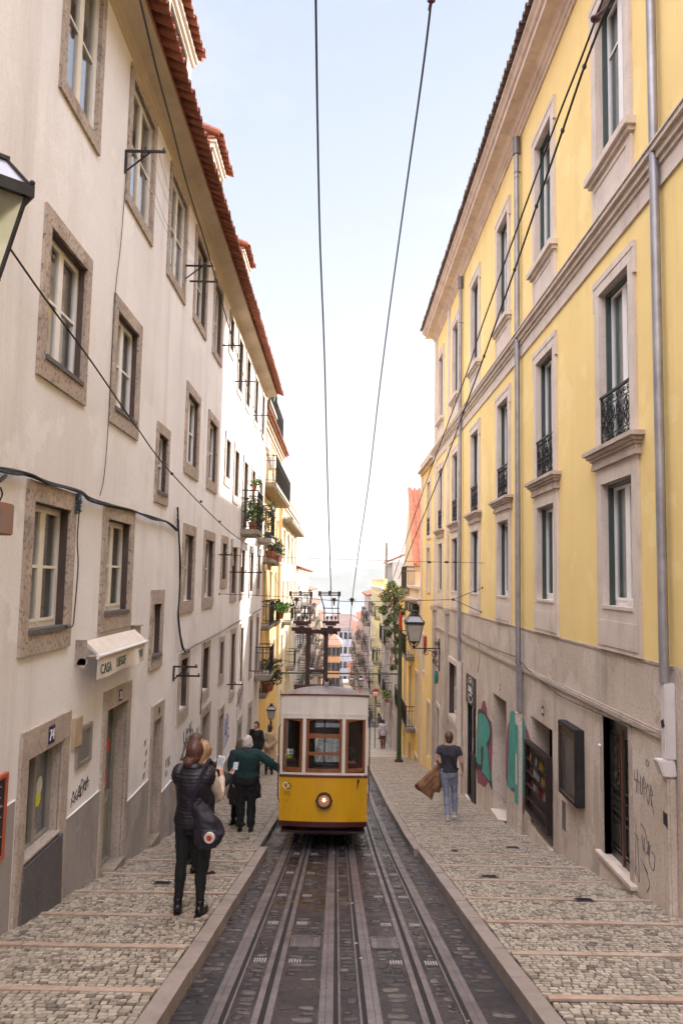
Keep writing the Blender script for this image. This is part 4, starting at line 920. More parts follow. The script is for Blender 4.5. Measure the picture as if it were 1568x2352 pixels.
m = MB(); m.hull8([RW.p(u0 - .15, PT(u0) - .4, -.3), RW.p(u1 + .1, PT(u1) - .4, -.3), RW.p(u1 + .1, PT(u1) - .4, .05), RW.p(u0 - .15, PT(u0) - .4, .05), RW.p(u0 - .15, v0 - .02, -.3), RW.p(u1 + .1, v0 - .02, -.3), RW.p(u1 + .1, v0 - .02, .03), RW.p(u0 - .15, v0 - .02, .03)]); m.wbox(RW, u0 - .2, u1 + .14, v0 - .03, v0 + .012, .0, .08); obj('door_sill', m, limestone, dd)
m = MB(); m.ball(RW.p(u1 + .06, -2.1, .03), .022, 8, 6); obj('bell_push', m, white_p, dd)
# scratched tags on the stone
ST = [[[(.02, .9), (.0, .6), (.12, .62), (.08, .2)], [(.18, 1.0), (.2, .2)], [(.1, .65), (.3, .62)], [(.36, .85), (.34, .3), (.44, .35), (.46, .8)], [(.52, .9), (.54, .2)], [(.52, .9), (.64, .65), (.54, .5)], [(.76, .75), (.68, .4), (.78, .1), (.84, .45), (.76, .75)], [(.9, .75), (.94, .1)], [(.9, .75), (1.02, .5), (.92, .4), (1.06, -.1)]]]
grey_ink = mat('marker_grey', (.13, .115, .12), .7)
tag('scratched_tag', ST[0], RW, 9.0, -2.46, -.50, .34, grey_ink, .010, RB, 'marker tag in angular letters')
tag('scratched_tag', [[(0, .9), (.3, .8), (.5, .4)], [(.1, .5), (.2, 0)], [(.3, .5), (.25, .1), (.45, .0), (.6, .5), (.55, .0)], [(.7, .4), (.6, -.2), (.9, -.4), (1.0, .1), (.8, .2)], [(0, -.4), (.5, -.7), (.2, -.5), (.6, -1.0), (.4, -1.4)]], RW, 8.85, -2.98, -.38, .30, grey_ink, .011, RB)
tag('scratched_tag', [[(0, .5), (.5, .4)], [(.2, .8), (.1, 0), (.0, -.8)], [(.35, .5), (.5, -.9), (.1, -.5)]], RW, 9.02, -3.05, -.22, .36, grey_ink, .009, RB)
m = MB()
for k in range(12): 
    t = 2 * math.pi * k / 12; t2 = 2 * math.pi * (k + 1) / 12; ribbon(m, [(8.62 + .035 * math.cos(t), -1.98 + .035 * math.sin(t)), (8.62 + .035 * math.cos(t2), -1.98 + .035 * math.sin(t2))], lambda a, b, c: RW.p(a, b, c), .009)
obj('scratched_tag', m, grey_ink, RB)
# drain pipes
def pipe(u, v0, v1, lab, lower=None, lowm=None, r=.052, off=.0):
    t = thing('drain_pipe', lab, 'drain pipe', RW.p(u, v0, .08), 'drain pipes on the yellow building')
    m = MB(); m.tube([RW.p(u, v1, .09), RW.p(u, v0, .09)], r, 14); obj('pipe', m, zinc, t, smooth=True)
    v = v0 + .45
    while v < v1: m = MB(); m.tube([RW.p(u, v, .09), RW.p(u, v + .025, .09)], r + .007, 14); m.tube([RW.p(u, v - .1, .09), RW.p(u, v - .09, .09)], r + .004, 14); m.tube([RW.p(u, v + .012, 0), RW.p(u - .07, v + .012, .06)], .008, 6); v += 1.55
    obj('pipe_collar', m, mat('dark_zinc', (.16, .145, .15), .5, .5), t, smooth=True)
    return t
u = onwall(1513, 1000, 3.41).y
t = pipe(u, -1.0, 9.0, 'near drain pipe at the right edge of the yellow building, white casing below')
m = MB(); m.wbox(RW, u - .055, u + .055, -1.78, -1.0, .0, .115); m.hull8([RW.p(u - .06, -1.95, .0), RW.p(u + .09, -1.95, .0), RW.p(u + .09, -1.95, .14), RW.p(u - .06, -1.95, .14), RW.p(u - .06, -1.78, .02), RW.p(u + .08, -1.78, .02), RW.p(u + .08, -1.78, .2), RW.p(u - .06, -1.78, .2)]); obj('white_casing', m, mat('casing_white', (.60, .55, .53), .6, var=(.5, .45, .42), vscale=3), t, bevel=.012)
m = MB(); m.wbox(RW, u - .04, u + .12, PT(u) - .1, -1.95, .0, .09); obj('lower_casing', m, plaster_base, t, bevel=.02)
m = MB(); d_ = .055
m.prism([RW.p(u + math.cos(a) * d_, -1.42 + math.sin(a) * d_, .1165) for a in (R(20), R(110), R(200), R(290))], (-.002, 0, 0)); obj('black_sticker', m, blackp, t)
m = MB(); m.prism([RW.p(u + .04 + a, -2.38 + b, .091) for a, b in ((-.05, -.09), (.05, -.07), (.05, .06), (-.05, .05))], (-.002, 0, 0)); obj('black_sticker', m, blackp, t)
u = onwall(1188, 1200, 3.41).y
t = pipe(u, -1.55, 8.6, 'middle drain pipe of the yellow building, its casing crossed by teal paint')
m = MB(); m.wbox(RW, u - .06, u + .07, -2.4, -1.55, .03, .12); obj('zinc_box', m, zinc, t, bevel=.015)
m = MB(); m.wbox(RW, u - .02, u + .24, PT(u) - .2, -2.4, .0, .10); obj('lower_casing', m, plaster_base, t, bevel=.03)
m = MB(); m.tube([RW.p(u, 8.6, .09), RW.p(u, 8.95, .09)], .075, 12); obj('hopper', m, mat('dark_zinc', (1, 1, 1)), t, smooth=True)
um = u
u = onwall(1055, 1200, 3.41).y
t = pipe(u, -2.2, 8.6, 'farther drain pipe of the yellow building, beyond the black shop sign')
m = MB(); m.tube([RW.p(u, PT(u) - .2, .07), RW.p(u, -2.2, .07)], .075, 12); obj('lower_casing', m, limestone, t, smooth=True)
m = MB(); m.tube([RW.p(u, 8.6, .09), RW.p(u, 8.95, .09)], .075, 12); obj('hopper', m, mat('dark_zinc', (1, 1, 1)), t, smooth=True)
# recessed shop opening with the bottle display
u0, u1, v0, v1 = low[1]
m = MB(); m.wbox(RW, u0 - .3, u1 + .3, v0 - .3, v1 + .2, -1.6, -1.55); m.wbox(RW, u0 - .3, u0 - .25, v0 - .3, v1 + .2, -1.55, -.35); m.wbox(RW, u1 + .25, u1 + .3, v0 - .3, v1 + .2, -1.55, -.35); m.wbox(RW, u0 - .25, u1 + .25, v1 + .1, v1 + .15, -1.55, -.35); m.wbox(RW, u0 - .25, u1 + .25, v0 - .05, v0, -1.55, -.35)
so = obj('shop_recess', m, room_m, RB)
m = MB(); m.hull8([RW.p(u0 - .03, PT(u0) - .5, -.33), RW.p(u1 + .03, PT(u1) - .5, -.33), RW.p(u1 + .03, PT(u1) - .5, .06), RW.p(u0 - .03, PT(u0) - .5, .06), RW.p(u0 - .03, v0 + .012, -.33), RW.p(u1 + .03, v0 + .012, -.33), RW.p(u1 + .03, v0 + .012, .05), RW.p(u0 - .03, v0 + .012, .05)]); obj('door_step', m, limestone, so)
m = MB(); m.wbox(RW, u0 + .8, u1 - .0, v0, v0 + .45, -.30, -.05); obj('inner_ledge', m, plaster_base, so)
bc = thing('bottle_display', 'dark wooden display rack of small bottles hanging in the shop opening', 'display rack', RW.p(13.1, -4.0, 0))
m = MB(); m.wbox(RW, 12.42, 13.86, -4.02, -2.80, .00, .03); m.frame(RW, 12.42, 13.86, -4.02, -2.80, .05, .03, .10); 
for vv in (-3.78, -3.55, -3.32, -3.10): m.wbox(RW, 12.47, 13.81, vv - .012, vv, .03, .09)
obj('rack', m, mat('dark_red_wood', (.012, .005, .006), .5, var=(.02, .008, .008), vscale=4), bc)
bcol = [(.05, .01, .01), (.20, .18, .17), (.12, .025, .015), (.02, .04, .02), (.2, .11, .03), (.10, .09, .10)]
for row, vv in enumerate((-3.55, -3.32, -3.10)):
    for k in range(9):
        uu = 12.54 + k * .125 + random.uniform(-.01, .01); col = bcol[random.randrange(6)]; h_ = random.uniform(.12, .17)
        m = MB(); c_ = RW.p(uu, vv, .062); prof_ = [(0, .018), (h_ * .55, .018), (h_ * .72, .008), (h_, .007)]
        m.tube([c_ + Vector((0, 0, a)) for a, b in prof_], [b for a, b in prof_], 8)
        b_ = one('small_bottle', m, mat('bottle_glass_%d' % bcol.index(col), col, .15), 'small bottle, number %s from the right on the %s shelf of the dark rack' % (['one', 'two', 'three', 'four', 'five', 'six', 'seven', 'eight', 'nine'][k], ['lower', 'middle', 'upper'][row]), 'bottle', 'bottles in the display rack', smooth=True)
number_plate(RW, 12.95, -2.14, '63', .10, RB, h=.16, wd=.12, wout=.0)
number_plate(RW, 16.35, -2.22, '61', .09, RB, h=.14, wd=.11, wout=.0, back=mat('stone_plate', (1, 1, 1)), ink=white_p)
# framed notice case
nc = thing('notice_case', 'black framed glass notice case fixed to the stone wall between shop and double door', 'notice case', RW.p(11.1, -3.05, 0))
a, b, c_, d_ = 10.80, 11.66, -3.12, -2.05
m = MB(); m.wbox(RW, a, b, c_, d_, .0, .02); m.frame(RW, a, b, c_, d_, .045, .02, .125); obj('case_frame', m, iron, nc, bevel=.006)
m = MB(); m.wbox(RW, a + .05, b - .05, c_ + .05, d_ - .05, .022, .03); obj('poster', m, mat('faded_poster', (.50, .44, .40), .8, var=(.36, .25, .26), vscale=3, vstretch=(1, 2, .7), streak=((.25, .22, .28), 4, .7, .5)), nc)
m = MB(); m.wbox(RW, a + .045, b - .045, c_ + .045, d_ - .045, .10, .105); obj('glass_pane', m, glass_dusty, nc)
m = MB(); m.frame(RW, a + .05, b - .05, c_ + .05, d_ - .05, .012, .105, .132); m.wbox(RW, a + .06, b - .06, d_ - .17, d_ - .10, .106, .11); obj('inner_trim', m, mat('bronze_trim', (.10, .055, .04), .35, .5), nc)
m = MB(); m.wbox(RW, 11.72, 11.88, -3.72, -3.3, .0, .008); obj('vent_panel', m, mat('vent_grey', (.12, .11, .11), .6), RB)
# plain doorway, small shop with sign
u0, u1, v0, v1 = low[2]
m = MB(); m.wbox(RW, u0 - .0, u0 + .5, v0, v1, -.33, -.29); m.wbox(RW, u0 - .3, u1 + .3, v0 - .3, v1 + .2, -1.4, -1.35); m.wbox(RW, u0 - .1, u1 + .1, v0 - .05, v0, -1.35, -.3); d = obj('doorway', m, wood_dk, RB)
m = MB(); m.hull8([RW.p(u0 - .03, PT(u0) - .5, -.33), RW.p(u1 + .03, PT(u1) - .5, -.33), RW.p(u1 + .03, PT(u1) - .5, .06), RW.p(u0 - .03, PT(u0) - .5, .06), RW.p(u0 - .03, v0 + .012, -.33), RW.p(u1 + .03, v0 + .012, -.33), RW.p(u1 + .03, v0 + .012, .05), RW.p(u0 - .03, v0 + .012, .05)]); obj('door_step', m, limestone, d)
u0, u1, v0, v1 = low[3]
m = MB(); m.frame(RW, u0, u1, v0, v1, .05, -.12, -.02); m.wbox(RW, u0 + .45, u0 + .50, v0, v1, -.12, -.03); sd_ = obj('shop_door', m, iron, RB)
m = MB(); m.wbox(RW, u0 + .05, u1 - .05, v0 + .05, v1 - .05, -.08, -.075); obj('pane', m, glass, sd_); m = MB(); m.wbox(RW, u0 - .2, u1 + .2, v0 - .3, v1 + .2, -1.4, -1.35); obj('room_behind', m, room_m, sd_)
m = MB(); m.wbox(RW, u0 - .05, u0 + .5, v0 - .05, v0 + 1.3, -.01, .03); obj('low_panel', m, iron, sd_)
m = MB(); m.hull8([RW.p(u0 - .03, PT(u0) - .5, -.33), RW.p(u1 + .03, PT(u1) - .5, -.33), RW.p(u1 + .03, PT(u1) - .5, .06), RW.p(u0 - .03, PT(u0) - .5, .06), RW.p(u0 - .03, v0 + .012, -.33), RW.p(u1 + .03, v0 + .012, -.33), RW.p(u1 + .03, v0 + .012, .05), RW.p(u0 - .03, v0 + .012, .05)]); obj('door_step', m, limestone, sd_)
sg = thing('shop_sign', 'flat black shop sign with round emblem reading SMALL above the dark shop door', 'sign', RW.p(19.8, -3.1, 0))
m = MB(); m.wbox(RW, 19.15, 20.5, -3.16, -2.42, .0, .03); obj('board', m, mat('sign_black', (.03, .028, .03), .6), sg)
f_ = lambda x, y, z: RW.p(19.83 - x, -2.84 + y, .03 + z)
obj('lettering', textmb('SMALL', .21, f_, align='CENTER', bold=.006), white_p, sg)
m = MB(); n = 28
for k in range(n):
    t, t2 = 2 * math.pi * k / n, 2 * math.pi * (k + 1) / n
    if abs(math.sin((t + t2) / 2)) > .45: ribbon(m, [(19.83 + .42 * math.cos(t), -2.78 + .32 * math.sin(t)), (19.83 + .42 * math.cos(t2), -2.78 + .32 * math.sin(t2))], lambda a, b, c: RW.p(a, b, .03 + c), .02)
m.wbox(RW, 19.68, 19.98, -2.93, -2.89, .03, .034)
for k in range(5): ribbon(m, [(19.73 + k * .05, -2.60), (19.75 + k * .045, -2.53)], lambda a, b, c: RW.p(a, b, .03 + c), .014)
obj('emblem', m, white_p, sg)
# low window
wn = window(RW, RB, *low[4], sur=(.14, .16, .16), smat=limestone, depth=.16, sash=wood_c, rows=(.5,), hole=.34, reveal=wood_b)
window(RW, RB, *low[5], sur=(.12, .14, .0), smat=limestone, depth=.16, sash=wood_dk, rows=(.5,), hole=.34, glass_m=glass_far)
# wall paintings: letter R and a tall teal shape
def poly(name, pts, m_, parent, w0=.0, label=None, W=RW):
    mb = MB(); mb.prism([W.p(a, b, w0) for a, b in pts], (-.0025 * W.s, 0, 0)); return obj(name, mb, m_, parent, label=label)
def cr(px, py):          # point of crop of the photograph -> wall
    q = onwall((1850 + px * .2976) / 1.7418, (2600 + py * .2976) / 1.7418, 3.5); return (q.y, q.z)
def closed(pts, n=5):
    P3 = [Vector((a, b, 0)) for a, b in pts]; L = len(P3); out = []
    for i in range(L):
        p0, p1, p2, p3 = P3[i - 1], P3[i], P3[(i + 1) % L], P3[(i + 2) % L]
        for k in range(n):
            t = k / n; q = .5 * ((2 * p1) + (p2 - p0) * t + (2 * p0 - 5 * p1 + 4 * p2 - p3) * t * t + (3 * p1 - p0 - 3 * p2 + p3) * t ** 3); out.append((q.x, q.y))
    return out
pk = [cr(*q) for q in ((265, 690), (300, 680), (325, 800), (330, 900), (385, 970), (400, 1100), (398, 1400), (385, 1700), (300, 1850), (200, 1780), (185, 1600), (185, 1100), (205, 900), (245, 810))]
poly('wall_painting', pk, pinkp, RB, .001, 'pink ground of the large painted letter R')
bk = closed([cr(*q) for q in ((208, 815), (270, 815), (340, 900), (380, 1050), (380, 1220), (350, 1300), (355, 1450), (385, 1700), (398, 1890), (330, 1730), (262, 1680), (262, 1620), (185, 1600), (182, 1520), (200, 1100))], 3)
poly('wall_painting', bk, blackp, RB, .0045, 'black outline of the large painted letter R')
tl = closed([cr(*q) for q in ((218, 870), (270, 860), (330, 930), (365, 1050), (362, 1180), (322, 1260), (340, 1350), (350, 1480), (375, 1760), (310, 1690), (268, 1640), (268, 1570), (250, 1540), (190, 1500), (195, 1200), (205, 1000))], 3)
poly('wall_painting', tl, teal, RB, .008, 'teal face of the large painted letter R')
poly('wall_painting', closed([cr(*q) for q in ((262, 1300), (282, 1305), (280, 1420), (268, 1570), (256, 1540), (250, 1340))], 3), blackp, RB, .0115)
poly('wall_painting', [cr(*q) for q in ((625, 960), (840, 1010), (880, 1100), (905, 1200), (880, 1500), (860, 2010), (820, 2220), (735, 1960), (600, 1830), (580, 1700), (582, 1300), (600, 1050))], pinkp, RB, .001, 'pink ground of the tall teal painting beside the pipe')
poly('wall_painting', closed([cr(*q) for q in ((650, 830), (735, 840), (790, 880), (830, 950), (842, 1100), (860, 1300), (875, 1500), (875, 1750), (868, 2005), (800, 1950), (740, 1900), (700, 1860), (615, 1840), (610, 1600), (622, 1200), (635, 950))], 3), teal, RB, .0045, 'tall teal painted shape across the pipe')
mb = MB(); mb.wbox(RW, um - .025, um + .245, -4.1, -2.65, .1, .1045); obj('painted_casing', mb, teal, RB)
mb = MB(); mb.wbox(RW, um + .05, um + .16, -3.75, -3.2, .1045, .107); obj('bare_patch', mb, plaster_base, RB)
# ================================================================== houses farther down the street
def hcol(name, c, k=.85): return mat(name, c, .88, var=tuple(q * .85 for q in c), vscale=.8, streak=(tuple(q * .55 for q in c), 2.5, .4, .15), bump=.3, bscale=50)
def balcony(W, parent, u0, u1, v0, w1=.5, h=.95, solid=None, slab=.14, smat=None, dens=.11):
    m = MB(); m.wbox(W, u0, u1, v0 - slab, v0, 0, w1); m.wbox(W, u0 + .03, u1 - .03, v0 - slab - .05, v0 - slab, 0, w1 - .05)
    b = obj('balcony', m, smat or conc, parent)
    m = MB(); r = .012
    c = [(u0 + .02, .02), (u0 + .02, w1 - .03), (u1 - .02, w1 - .03), (u1 - .02, .02)]
    for zz in (.08, h * .8, h): m.tube([W.p(p, v0 + zz, q) for p, q in c], r if zz < h else .02, 5)
    for (p0, q0), (p1, q1) in zip(c, c[1:]):
        L = math.hypot(p1 - p0, q1 - q0); n = max(2, int(L / dens))
        for i in range(n + 1):
            t = i / n; m.tube([W.p(p0 + (p1 - p0) * t, v0, q0 + (q1 - q0) * t), W.p(p0 + (p1 - p0) * t, v0 + h, q0 + (q1 - q0) * t)], .007, 4, cap=False)
    obj('iron_railing', m, iron, b)
    return b
def house(W, u0, u1, vt, wall_m, label, rows, cols, zrel=True, roof='tile', balc=(), far=False, wmat=None, depth=8, cornice=True, cm=None, group=None, overhang=.3, sash=None, extra=None):
    zb = PS(u1) - 2
    B = thing('town_house', label, 'house', W.p((u0 + u1) / 2, PS((u0 + u1) / 2), 0), group)
    holes = []; n = cols
    L = u1 - u0
    for r in rows:
        for k in range(n):
            c = u0 + L * (k + .5) / n; hw = min(.5, L / n * .24) if len(r) < 3 else r[2]
            holes.append((c - hw, c + hw, r[0], r[1]))
    fm = facade_mb(W, u0, u1, zb, vt, holes, .18); hull_faces(fm, W, u0, u1, zb, vt, depth)
    obj('wall', fm, wall_m, B, recalc=False)
    for i, h in enumerate(holes):
        if far:
            m = MB(); m.wbox(W, h[0], h[1], h[2], h[3], -.17, -.15); wn = obj('window', m, glass_far, B)
            m = MB(); m.frame(W, h[0] - .1, h[1] + .1, h[2] - .1, h[3] + .12, .1, -.01, .03); m.wbox(W, (h[0] + h[1]) / 2 - .03, (h[0] + h[1]) / 2 + .03, h[2], h[3], -.15, -.12); obj('window_frame', m, wmat or limestone, wn)
        else:
            window(W, B, *h, sur=(.12, .14, .06), smat=wmat or limestone, depth=.12, sash=sash or wood_w, rows=(.5,), glass_m=glass_far, room=False, hole=.18)
    if cornice:
        m = MB(); m.wbox(W, u0, u1, vt - .3, vt - .2, 0, .05); m.wbox(W, u0, u1, vt - .2, vt - .08, 0, .14); m.wbox(W, u0, u1, vt - .08, vt + .02, 0, .24); obj('cornice', m, cm or limestone, B)
    if roof == 'tile':
        rise = 1.5
        obj('roof_tiles', tiles(W, u0, u1, overhang + .1, vt + .03, -depth / 2, vt + rise, rows=3, pitch=.24, seed=int(u0)), terra_f, B, smooth=True, recalc=False)
        m = MB(); m.hull8([W.p(u0, vt + .0, overhang), W.p(u1, vt + .0, overhang), W.p(u1, vt + rise, -depth / 2), W.p(u0, vt + rise, -depth / 2), W.p(u0, vt + .04, overhang), W.p(u1, vt + .04, overhang), W.p(u1, vt + rise + .04, -depth / 2), W.p(u0, vt + rise + .04, -depth / 2)])
        m.hull8([W.p(u0, vt, -depth), W.p(u1, vt, -depth), W.p(u1, vt + rise, -depth / 2), W.p(u0, vt + rise, -depth / 2), W.p(u0, vt + .04, -depth), W.p(u1, vt + .04, -depth), W.p(u1, vt + rise + .04, -depth / 2), W.p(u0, vt + rise + .04, -depth / 2)])
        for uu in (u0 + .002, u1 - .002): m.face([W.p(uu, vt, 0), W.p(uu, vt + rise, -depth / 2), W.p(uu, vt, -depth)])
        obj('roof', m, terra_f, B)
    elif roof == 'parapet':
        m = MB(); m.wbox(W, u0, u1, vt, vt + .55, -.25, .02); m.wbox(W, u0, u1, vt + .55, vt + .63, -.3, .08); obj('parapet', m, wall_m, B)
    for b in balc: balcony(W, B, *b)
    if far:
        rb_ = random.Random(int(u0 * 7))
        for h in holes:
            if rb_.random() < .55 and h[3] - h[2] > 1.5: balcony(W, B, h[0] - .25, h[1] + .25, h[2] - .02, .42, .9, dens=.16)
    return B
yel2 = hcol('house_ochre', (.74, .47, .13)); pale = hcol('house_pale', (.66, .58, .44)); pink = hcol('house_pink', (.62, .42, .36)); whitew = hcol('house_white', (.66, .62, .58))
lemon = hcol('house_lemon', (.80, .70, .30)); lilac = hcol('house_lilac', (.42, .40, .46)); peach = hcol('house_peach', (.50, .30, .15)); greyh = hcol('house_grey', (.36, .34, .34))
XL2 = WF(-1, -3.2)
H = {}
H['L2'] = house(XL2, 28.0, 39.5, 6.45, yel2, 'ochre yellow house with long balcony and flower pots, just beyond the white building', [(4.0, 5.9, .42), (1.1, 3.0, .42), (-1.6, .35, .42), (-5.0, -3.0, .42)], 4, balc=[(28.6, 37.2, 3.72, .72, 1.05), (30.0, 32.2, .82, .5, .95), (33.6, 35.8, .80, .5, .95), (30.0, 32.2, -1.85, .5, .95), (33.2, 35.6, -1.9, .5, .95), (29.3, 31.0, -4.4, .5, .9)], overhang=.35)
m = MB(); m.wbox(XL2, 29, 35, 6.45, 8.2, -2.2, -.6); m.wbox(XL2, 28.8, 35.2, 8.2, 8.3, -2.5, -.4); obj('roof_room', m, pale, H['L2'])
balcony(XL2, H['L2'], 28.3, 31.5, 6.9, .45, .95); balcony(XL2, H['L2'], 32.5, 36.5, 6.7, .35, 1.1)
for (a, z) in ((29.4, 5.2), (32.8, 4.9)): m = MB(); m.wbox(XL2, a, a + .8, z, z + .5, .02, .3); obj('air_conditioner', m, white_p, H['L2'])
H['L3'] = house(WF(-1, -3.05), 39.5, 53.5, 4.0, hcol('house_cream', (.74, .60, .32)), 'cream house with a projecting terrace ledge beyond the ochre house on the left', [(.9, 2.7), (-2.0, -.1), (-5.0, -3.0), (-8.0, -6.0)], 4, roof='parapet', balc=[(39.7, 53.3, 3.2, .55, .02), (41, 43.5, -2.3, .5, .95), (45, 47, -5.2, .5, .95)], wmat=limestone)
m = MB(); m.wbox(WF(-1, -3.05), 39.5, 53.5, 4.0, 5.0, -3.5, -.2); obj('terrace_wall', m, pale, H['L3'])
H['L4'] = house(WF(-1, -3.1), 53.5, 78, .75, whitew, 'whitish house with small tiled roof on the left, seen beside the tram mast', [(-2.2, -.5), (-5.0, -3.2), (-8.2, -6.2), (-11.2, -9.2)], 7, far=True, balc=[(56, 58.5, -2.9, .6, .95), (62, 65, -2.9, .6, .95), (60, 62, -6.2, .6, .95), (68, 72, -6.2, .6, .95), (56, 59, -9.6, .6, .95)])
for i, (a, b, z, mt, lb) in enumerate(((78, 96, -1.2, pink, 'pinkish far house on the left, fifth down the hill'), (96, 118, -3.3, pale, 'pale far house on the left with red roof, sixth down the hill'), (118, 150, -6.4, peach, 'peach-coloured far house on the left, last before the cross street'))):
    house(WF(-1, -3.2 + .15 * i), a, b, z, mt, lb, [(z - 2.6, z - .9), (z - 5.6, z - 3.8), (z - 8.6, z - 6.8)], 7, far=True, balc=[(a + 2, a + 5, z - 3.0, .7, .95), (a + 9, a + 12, z - 6.0, .7, .95), (a + 3, a + 6, z - 9.0, .7, .95)], group=None)
# right side
R2 = WF(1, 3.5)
H['R2'] = house(R2, 32.0, 43.5, -.75, hcol('house_yellow', (.80, .58, .18)), 'small ochre house with ornate parapet beside the wall lantern on the right', [(-3.2, -1.5, .4), (-6.4, -4.0, .42), (-9.5, -7.6, .5)], 4, roof=None, balc=[(34.5, 38.0, -3.4, .42, .95), (34.0, 41.0, -6.5, .42, .95)])
m = MB()
for k in range(24): m.wbox(R2, 32.2 + k * .46, 32.42 + k * .46, -.75, -.30, -.1, .08)
m.wbox(R2, 32, 43.5, -.30, -.18, -.15, .16); m.wbox(R2, 32, 43.5, -.80, -.72, -.1, .1); obj('parapet_balusters', m, limestone, H['R2'])
for k, u_ in enumerate((32.7, 34.2, 35.8)): m = MB(); m.wbox(R2, u_, u_ + .9, -1.35, -.95, 0, .30); obj('air_conditioner', m, iron, H['R2'])
H['gable'] = thing('gable_house', 'house with steep red tiled roof set back above the small ochre house on the right', 'house', (6, 46, PS(46)))
m = MB(); m.prism([(4.05, 40, -2), (4.05, 47, -2), (4.05, 47, 1.1), (4.05, 43.5, 5.3), (4.05, 40, 1.1)], (5, 0, 0)); obj('wall', m, hcol('house_sand', (.62, .45, .30)), H['gable'])
class FF:
    def __init__(s, y): s.y = y; s.s = 1
    def p(s, u, v, w=0.0): return Vector((u, s.y - w, v))
obj('roof_tiles', tiles(FF(40), 3.95, 9.1, .3, .85, -3.5, 5.35, rows=12, pitch=.26, seed=3), terra, H['gable'], smooth=True, recalc=False)
m = MB(); m.prism([(3.93, 39.75, .85), (3.93, 43.5, 5.35), (3.93, 43.5, 5.5), (3.93, 39.7, 1.0)], (.16, 0, 0)); obj('roof_verge', m, terra, H['gable'])
balcony(WF(1, 4.0), H['gable'], 36.5, 39.5, -.35, .75, 1.1)
m = MB(); m.box(4.0, 9, 36.5, 40, -3, -.35); obj('terrace_block', m, pale, H['gable'])
R3 = WF(1, 3.35)
H['R3'] = house(R3, 43.5, 57.5, -1.2, lilac, 'greyish white house behind the green pole on the right', [(-3.6, -1.8), (-6.6, -4.7), (-9.8, -7.8)], 5, roof='tile', balc=[(45.5, 48.0, -3.9, .5, .95), (49.5, 52.5, -3.9, .5, .95), (45.5, 48.5, -7.0, .5, .95), (50.5, 53.5, -7.0, .5, .95)])
H['R3b'] = thing('attic_house', 'grey slate-clad attic block with red roof and tall thin chimney above the lemon house', 'house', (6, 70, PS(70)))
m = MB(); m.box(4.4, 9, 62, 70, -2, 1.6); obj('wall', m, greyh, H['R3b'])
obj('roof_tiles', tiles(WF(1, 4.4), 61.8, 70.2, .3, 1.6, -2, 2.6, rows=4, pitch=.3, seed=2), terra_f, H['R3b'], smooth=True, recalc=False)
m = MB(); m.tube([(3.95, 63, -.5), (3.95, 63, 3.2)], .11, 8); obj('chimney', m, conc, H['R3b'])
H['R4'] = house(WF(1, 3.45), 57.5, 78, -.45, lemon, 'tall lemon yellow house with white cornice on the right, below the attic block', [(-3.0, -1.2), (-6.2, -4.2), (-9.4, -7.3), (-12.6, -10.6)], 6, far=True, roof='parapet', balc=[(60, 63, -6.4, .6, .95), (66, 70, -9.6, .6, .95)], cm=white_p)
m = MB(); m.wbox(WF(1, 3.45), 57.5, 58.2, -12, -.5, 0, .05); m.wbox(WF(1, 3.45), 77.2, 78, -13, -.5, 0, .05); obj('corner_strip', m, white_p, H['R4'])
for i, (a, b, z, mt, lb) in enumerate(((78, 98, -1.6, whitew, 'narrow whitish far house with hipped red roof on the right, after the lemon house'), (98, 120, -5.2, pink, 'pink far house on the right with brick chimney'), (120, 152, -8.6, pale, 'pale far house on the right, last before the cross street'))):
    hh = house(WF(1, 3.4 - .2 * i), a, b, z, mt, lb, [(z - 2.6, z - .9), (z - 5.6, z - 3.8), (z - 8.6, z - 6.8)], 7, far=True, balc=[(a + 2, a + 5, z - 3.0, .7, .95), (a + 9, a + 12, z - 3.0, .7, .95), (a + 5, a + 8, z - 6.0, .7, .95), (a + 13, a + 16, z - 9.0, .7, .95)])
    if i < 2: m = MB(); m.box(3.6, 4.6, a + 1, a + 2.2, z, z + (2.2 if i else 1.0)); obj('chimney', m, mat('brick_chimney', (.35, .13, .08), .9), hh)
# street end: blocks facing up the hill
def block(x0, x1, y0, y1, z0, z1, mt, label, rows=4, cols=6, roofh=2.5, name='far_building', winh=1.7, hip=True, roofm=None, band=None):
    B = thing(name, label, 'building', ((x0 + x1) / 2, y0, z0))
    m = MB(); m.box(x0, x1, y0, y1, z0, z1); obj('wall', m, mt, B)
    for r in range(rows):
        for k in range(cols):
            cx = x0 + (x1 - x0) * (k + .5) / cols; zz = z1 - (z1 - z0 - 1) * (r + .72) / rows
            m = MB(); m.box(cx - .42, cx + .42, y0 - .03, y0, zz, zz + winh); obj('window', m, glass_far, B)
    m = MB(); m.box(x0 - .15, x1 + .15, y0 - .25, y0, z1 - .35, z1); obj('cornice', m, limestone, B)
    if roofh:
        m = MB(); e = .5; xm = (x0 + x1) / 2; w_ = min((x1 - x0) / 2, (y1 - y0) / 2) * .9
        m.v = [(x0 - e, y0 - e, z1), (x1 + e, y0 - e, z1), (x1 + e, y1 + e, z1), (x0 - e, y1 + e, z1), (x0 + w_, (y0 + y1) / 2, z1 + roofh), (x1 - w_, (y0 + y1) / 2, z1 + roofh)]
        m.f = [[0, 1, 5, 4], [1, 2, 5], [2, 3, 4, 5], [3, 0, 4], [0, 3, 2, 1]]; m.r = [.5] * 5; obj('roof', m, roofm or terra_f, B)
    return B
roof_br = mat('brownish_roof', (.25, .17, .14), .9, var=(.17, .12, .10), vscale=.6)
block(-3.5, 7.5, 196, 212, -32, -12.4, lilac, 'large pale lilac block with rows of windows closing the street below', 5, 9, 3.2, roofm=roof_br)
block(-2.2, 0.6, 160, 175, -24, -13.6, peach, 'orange house with red roof at the bottom of the street, left of the pale block', 3, 3, 1.8)
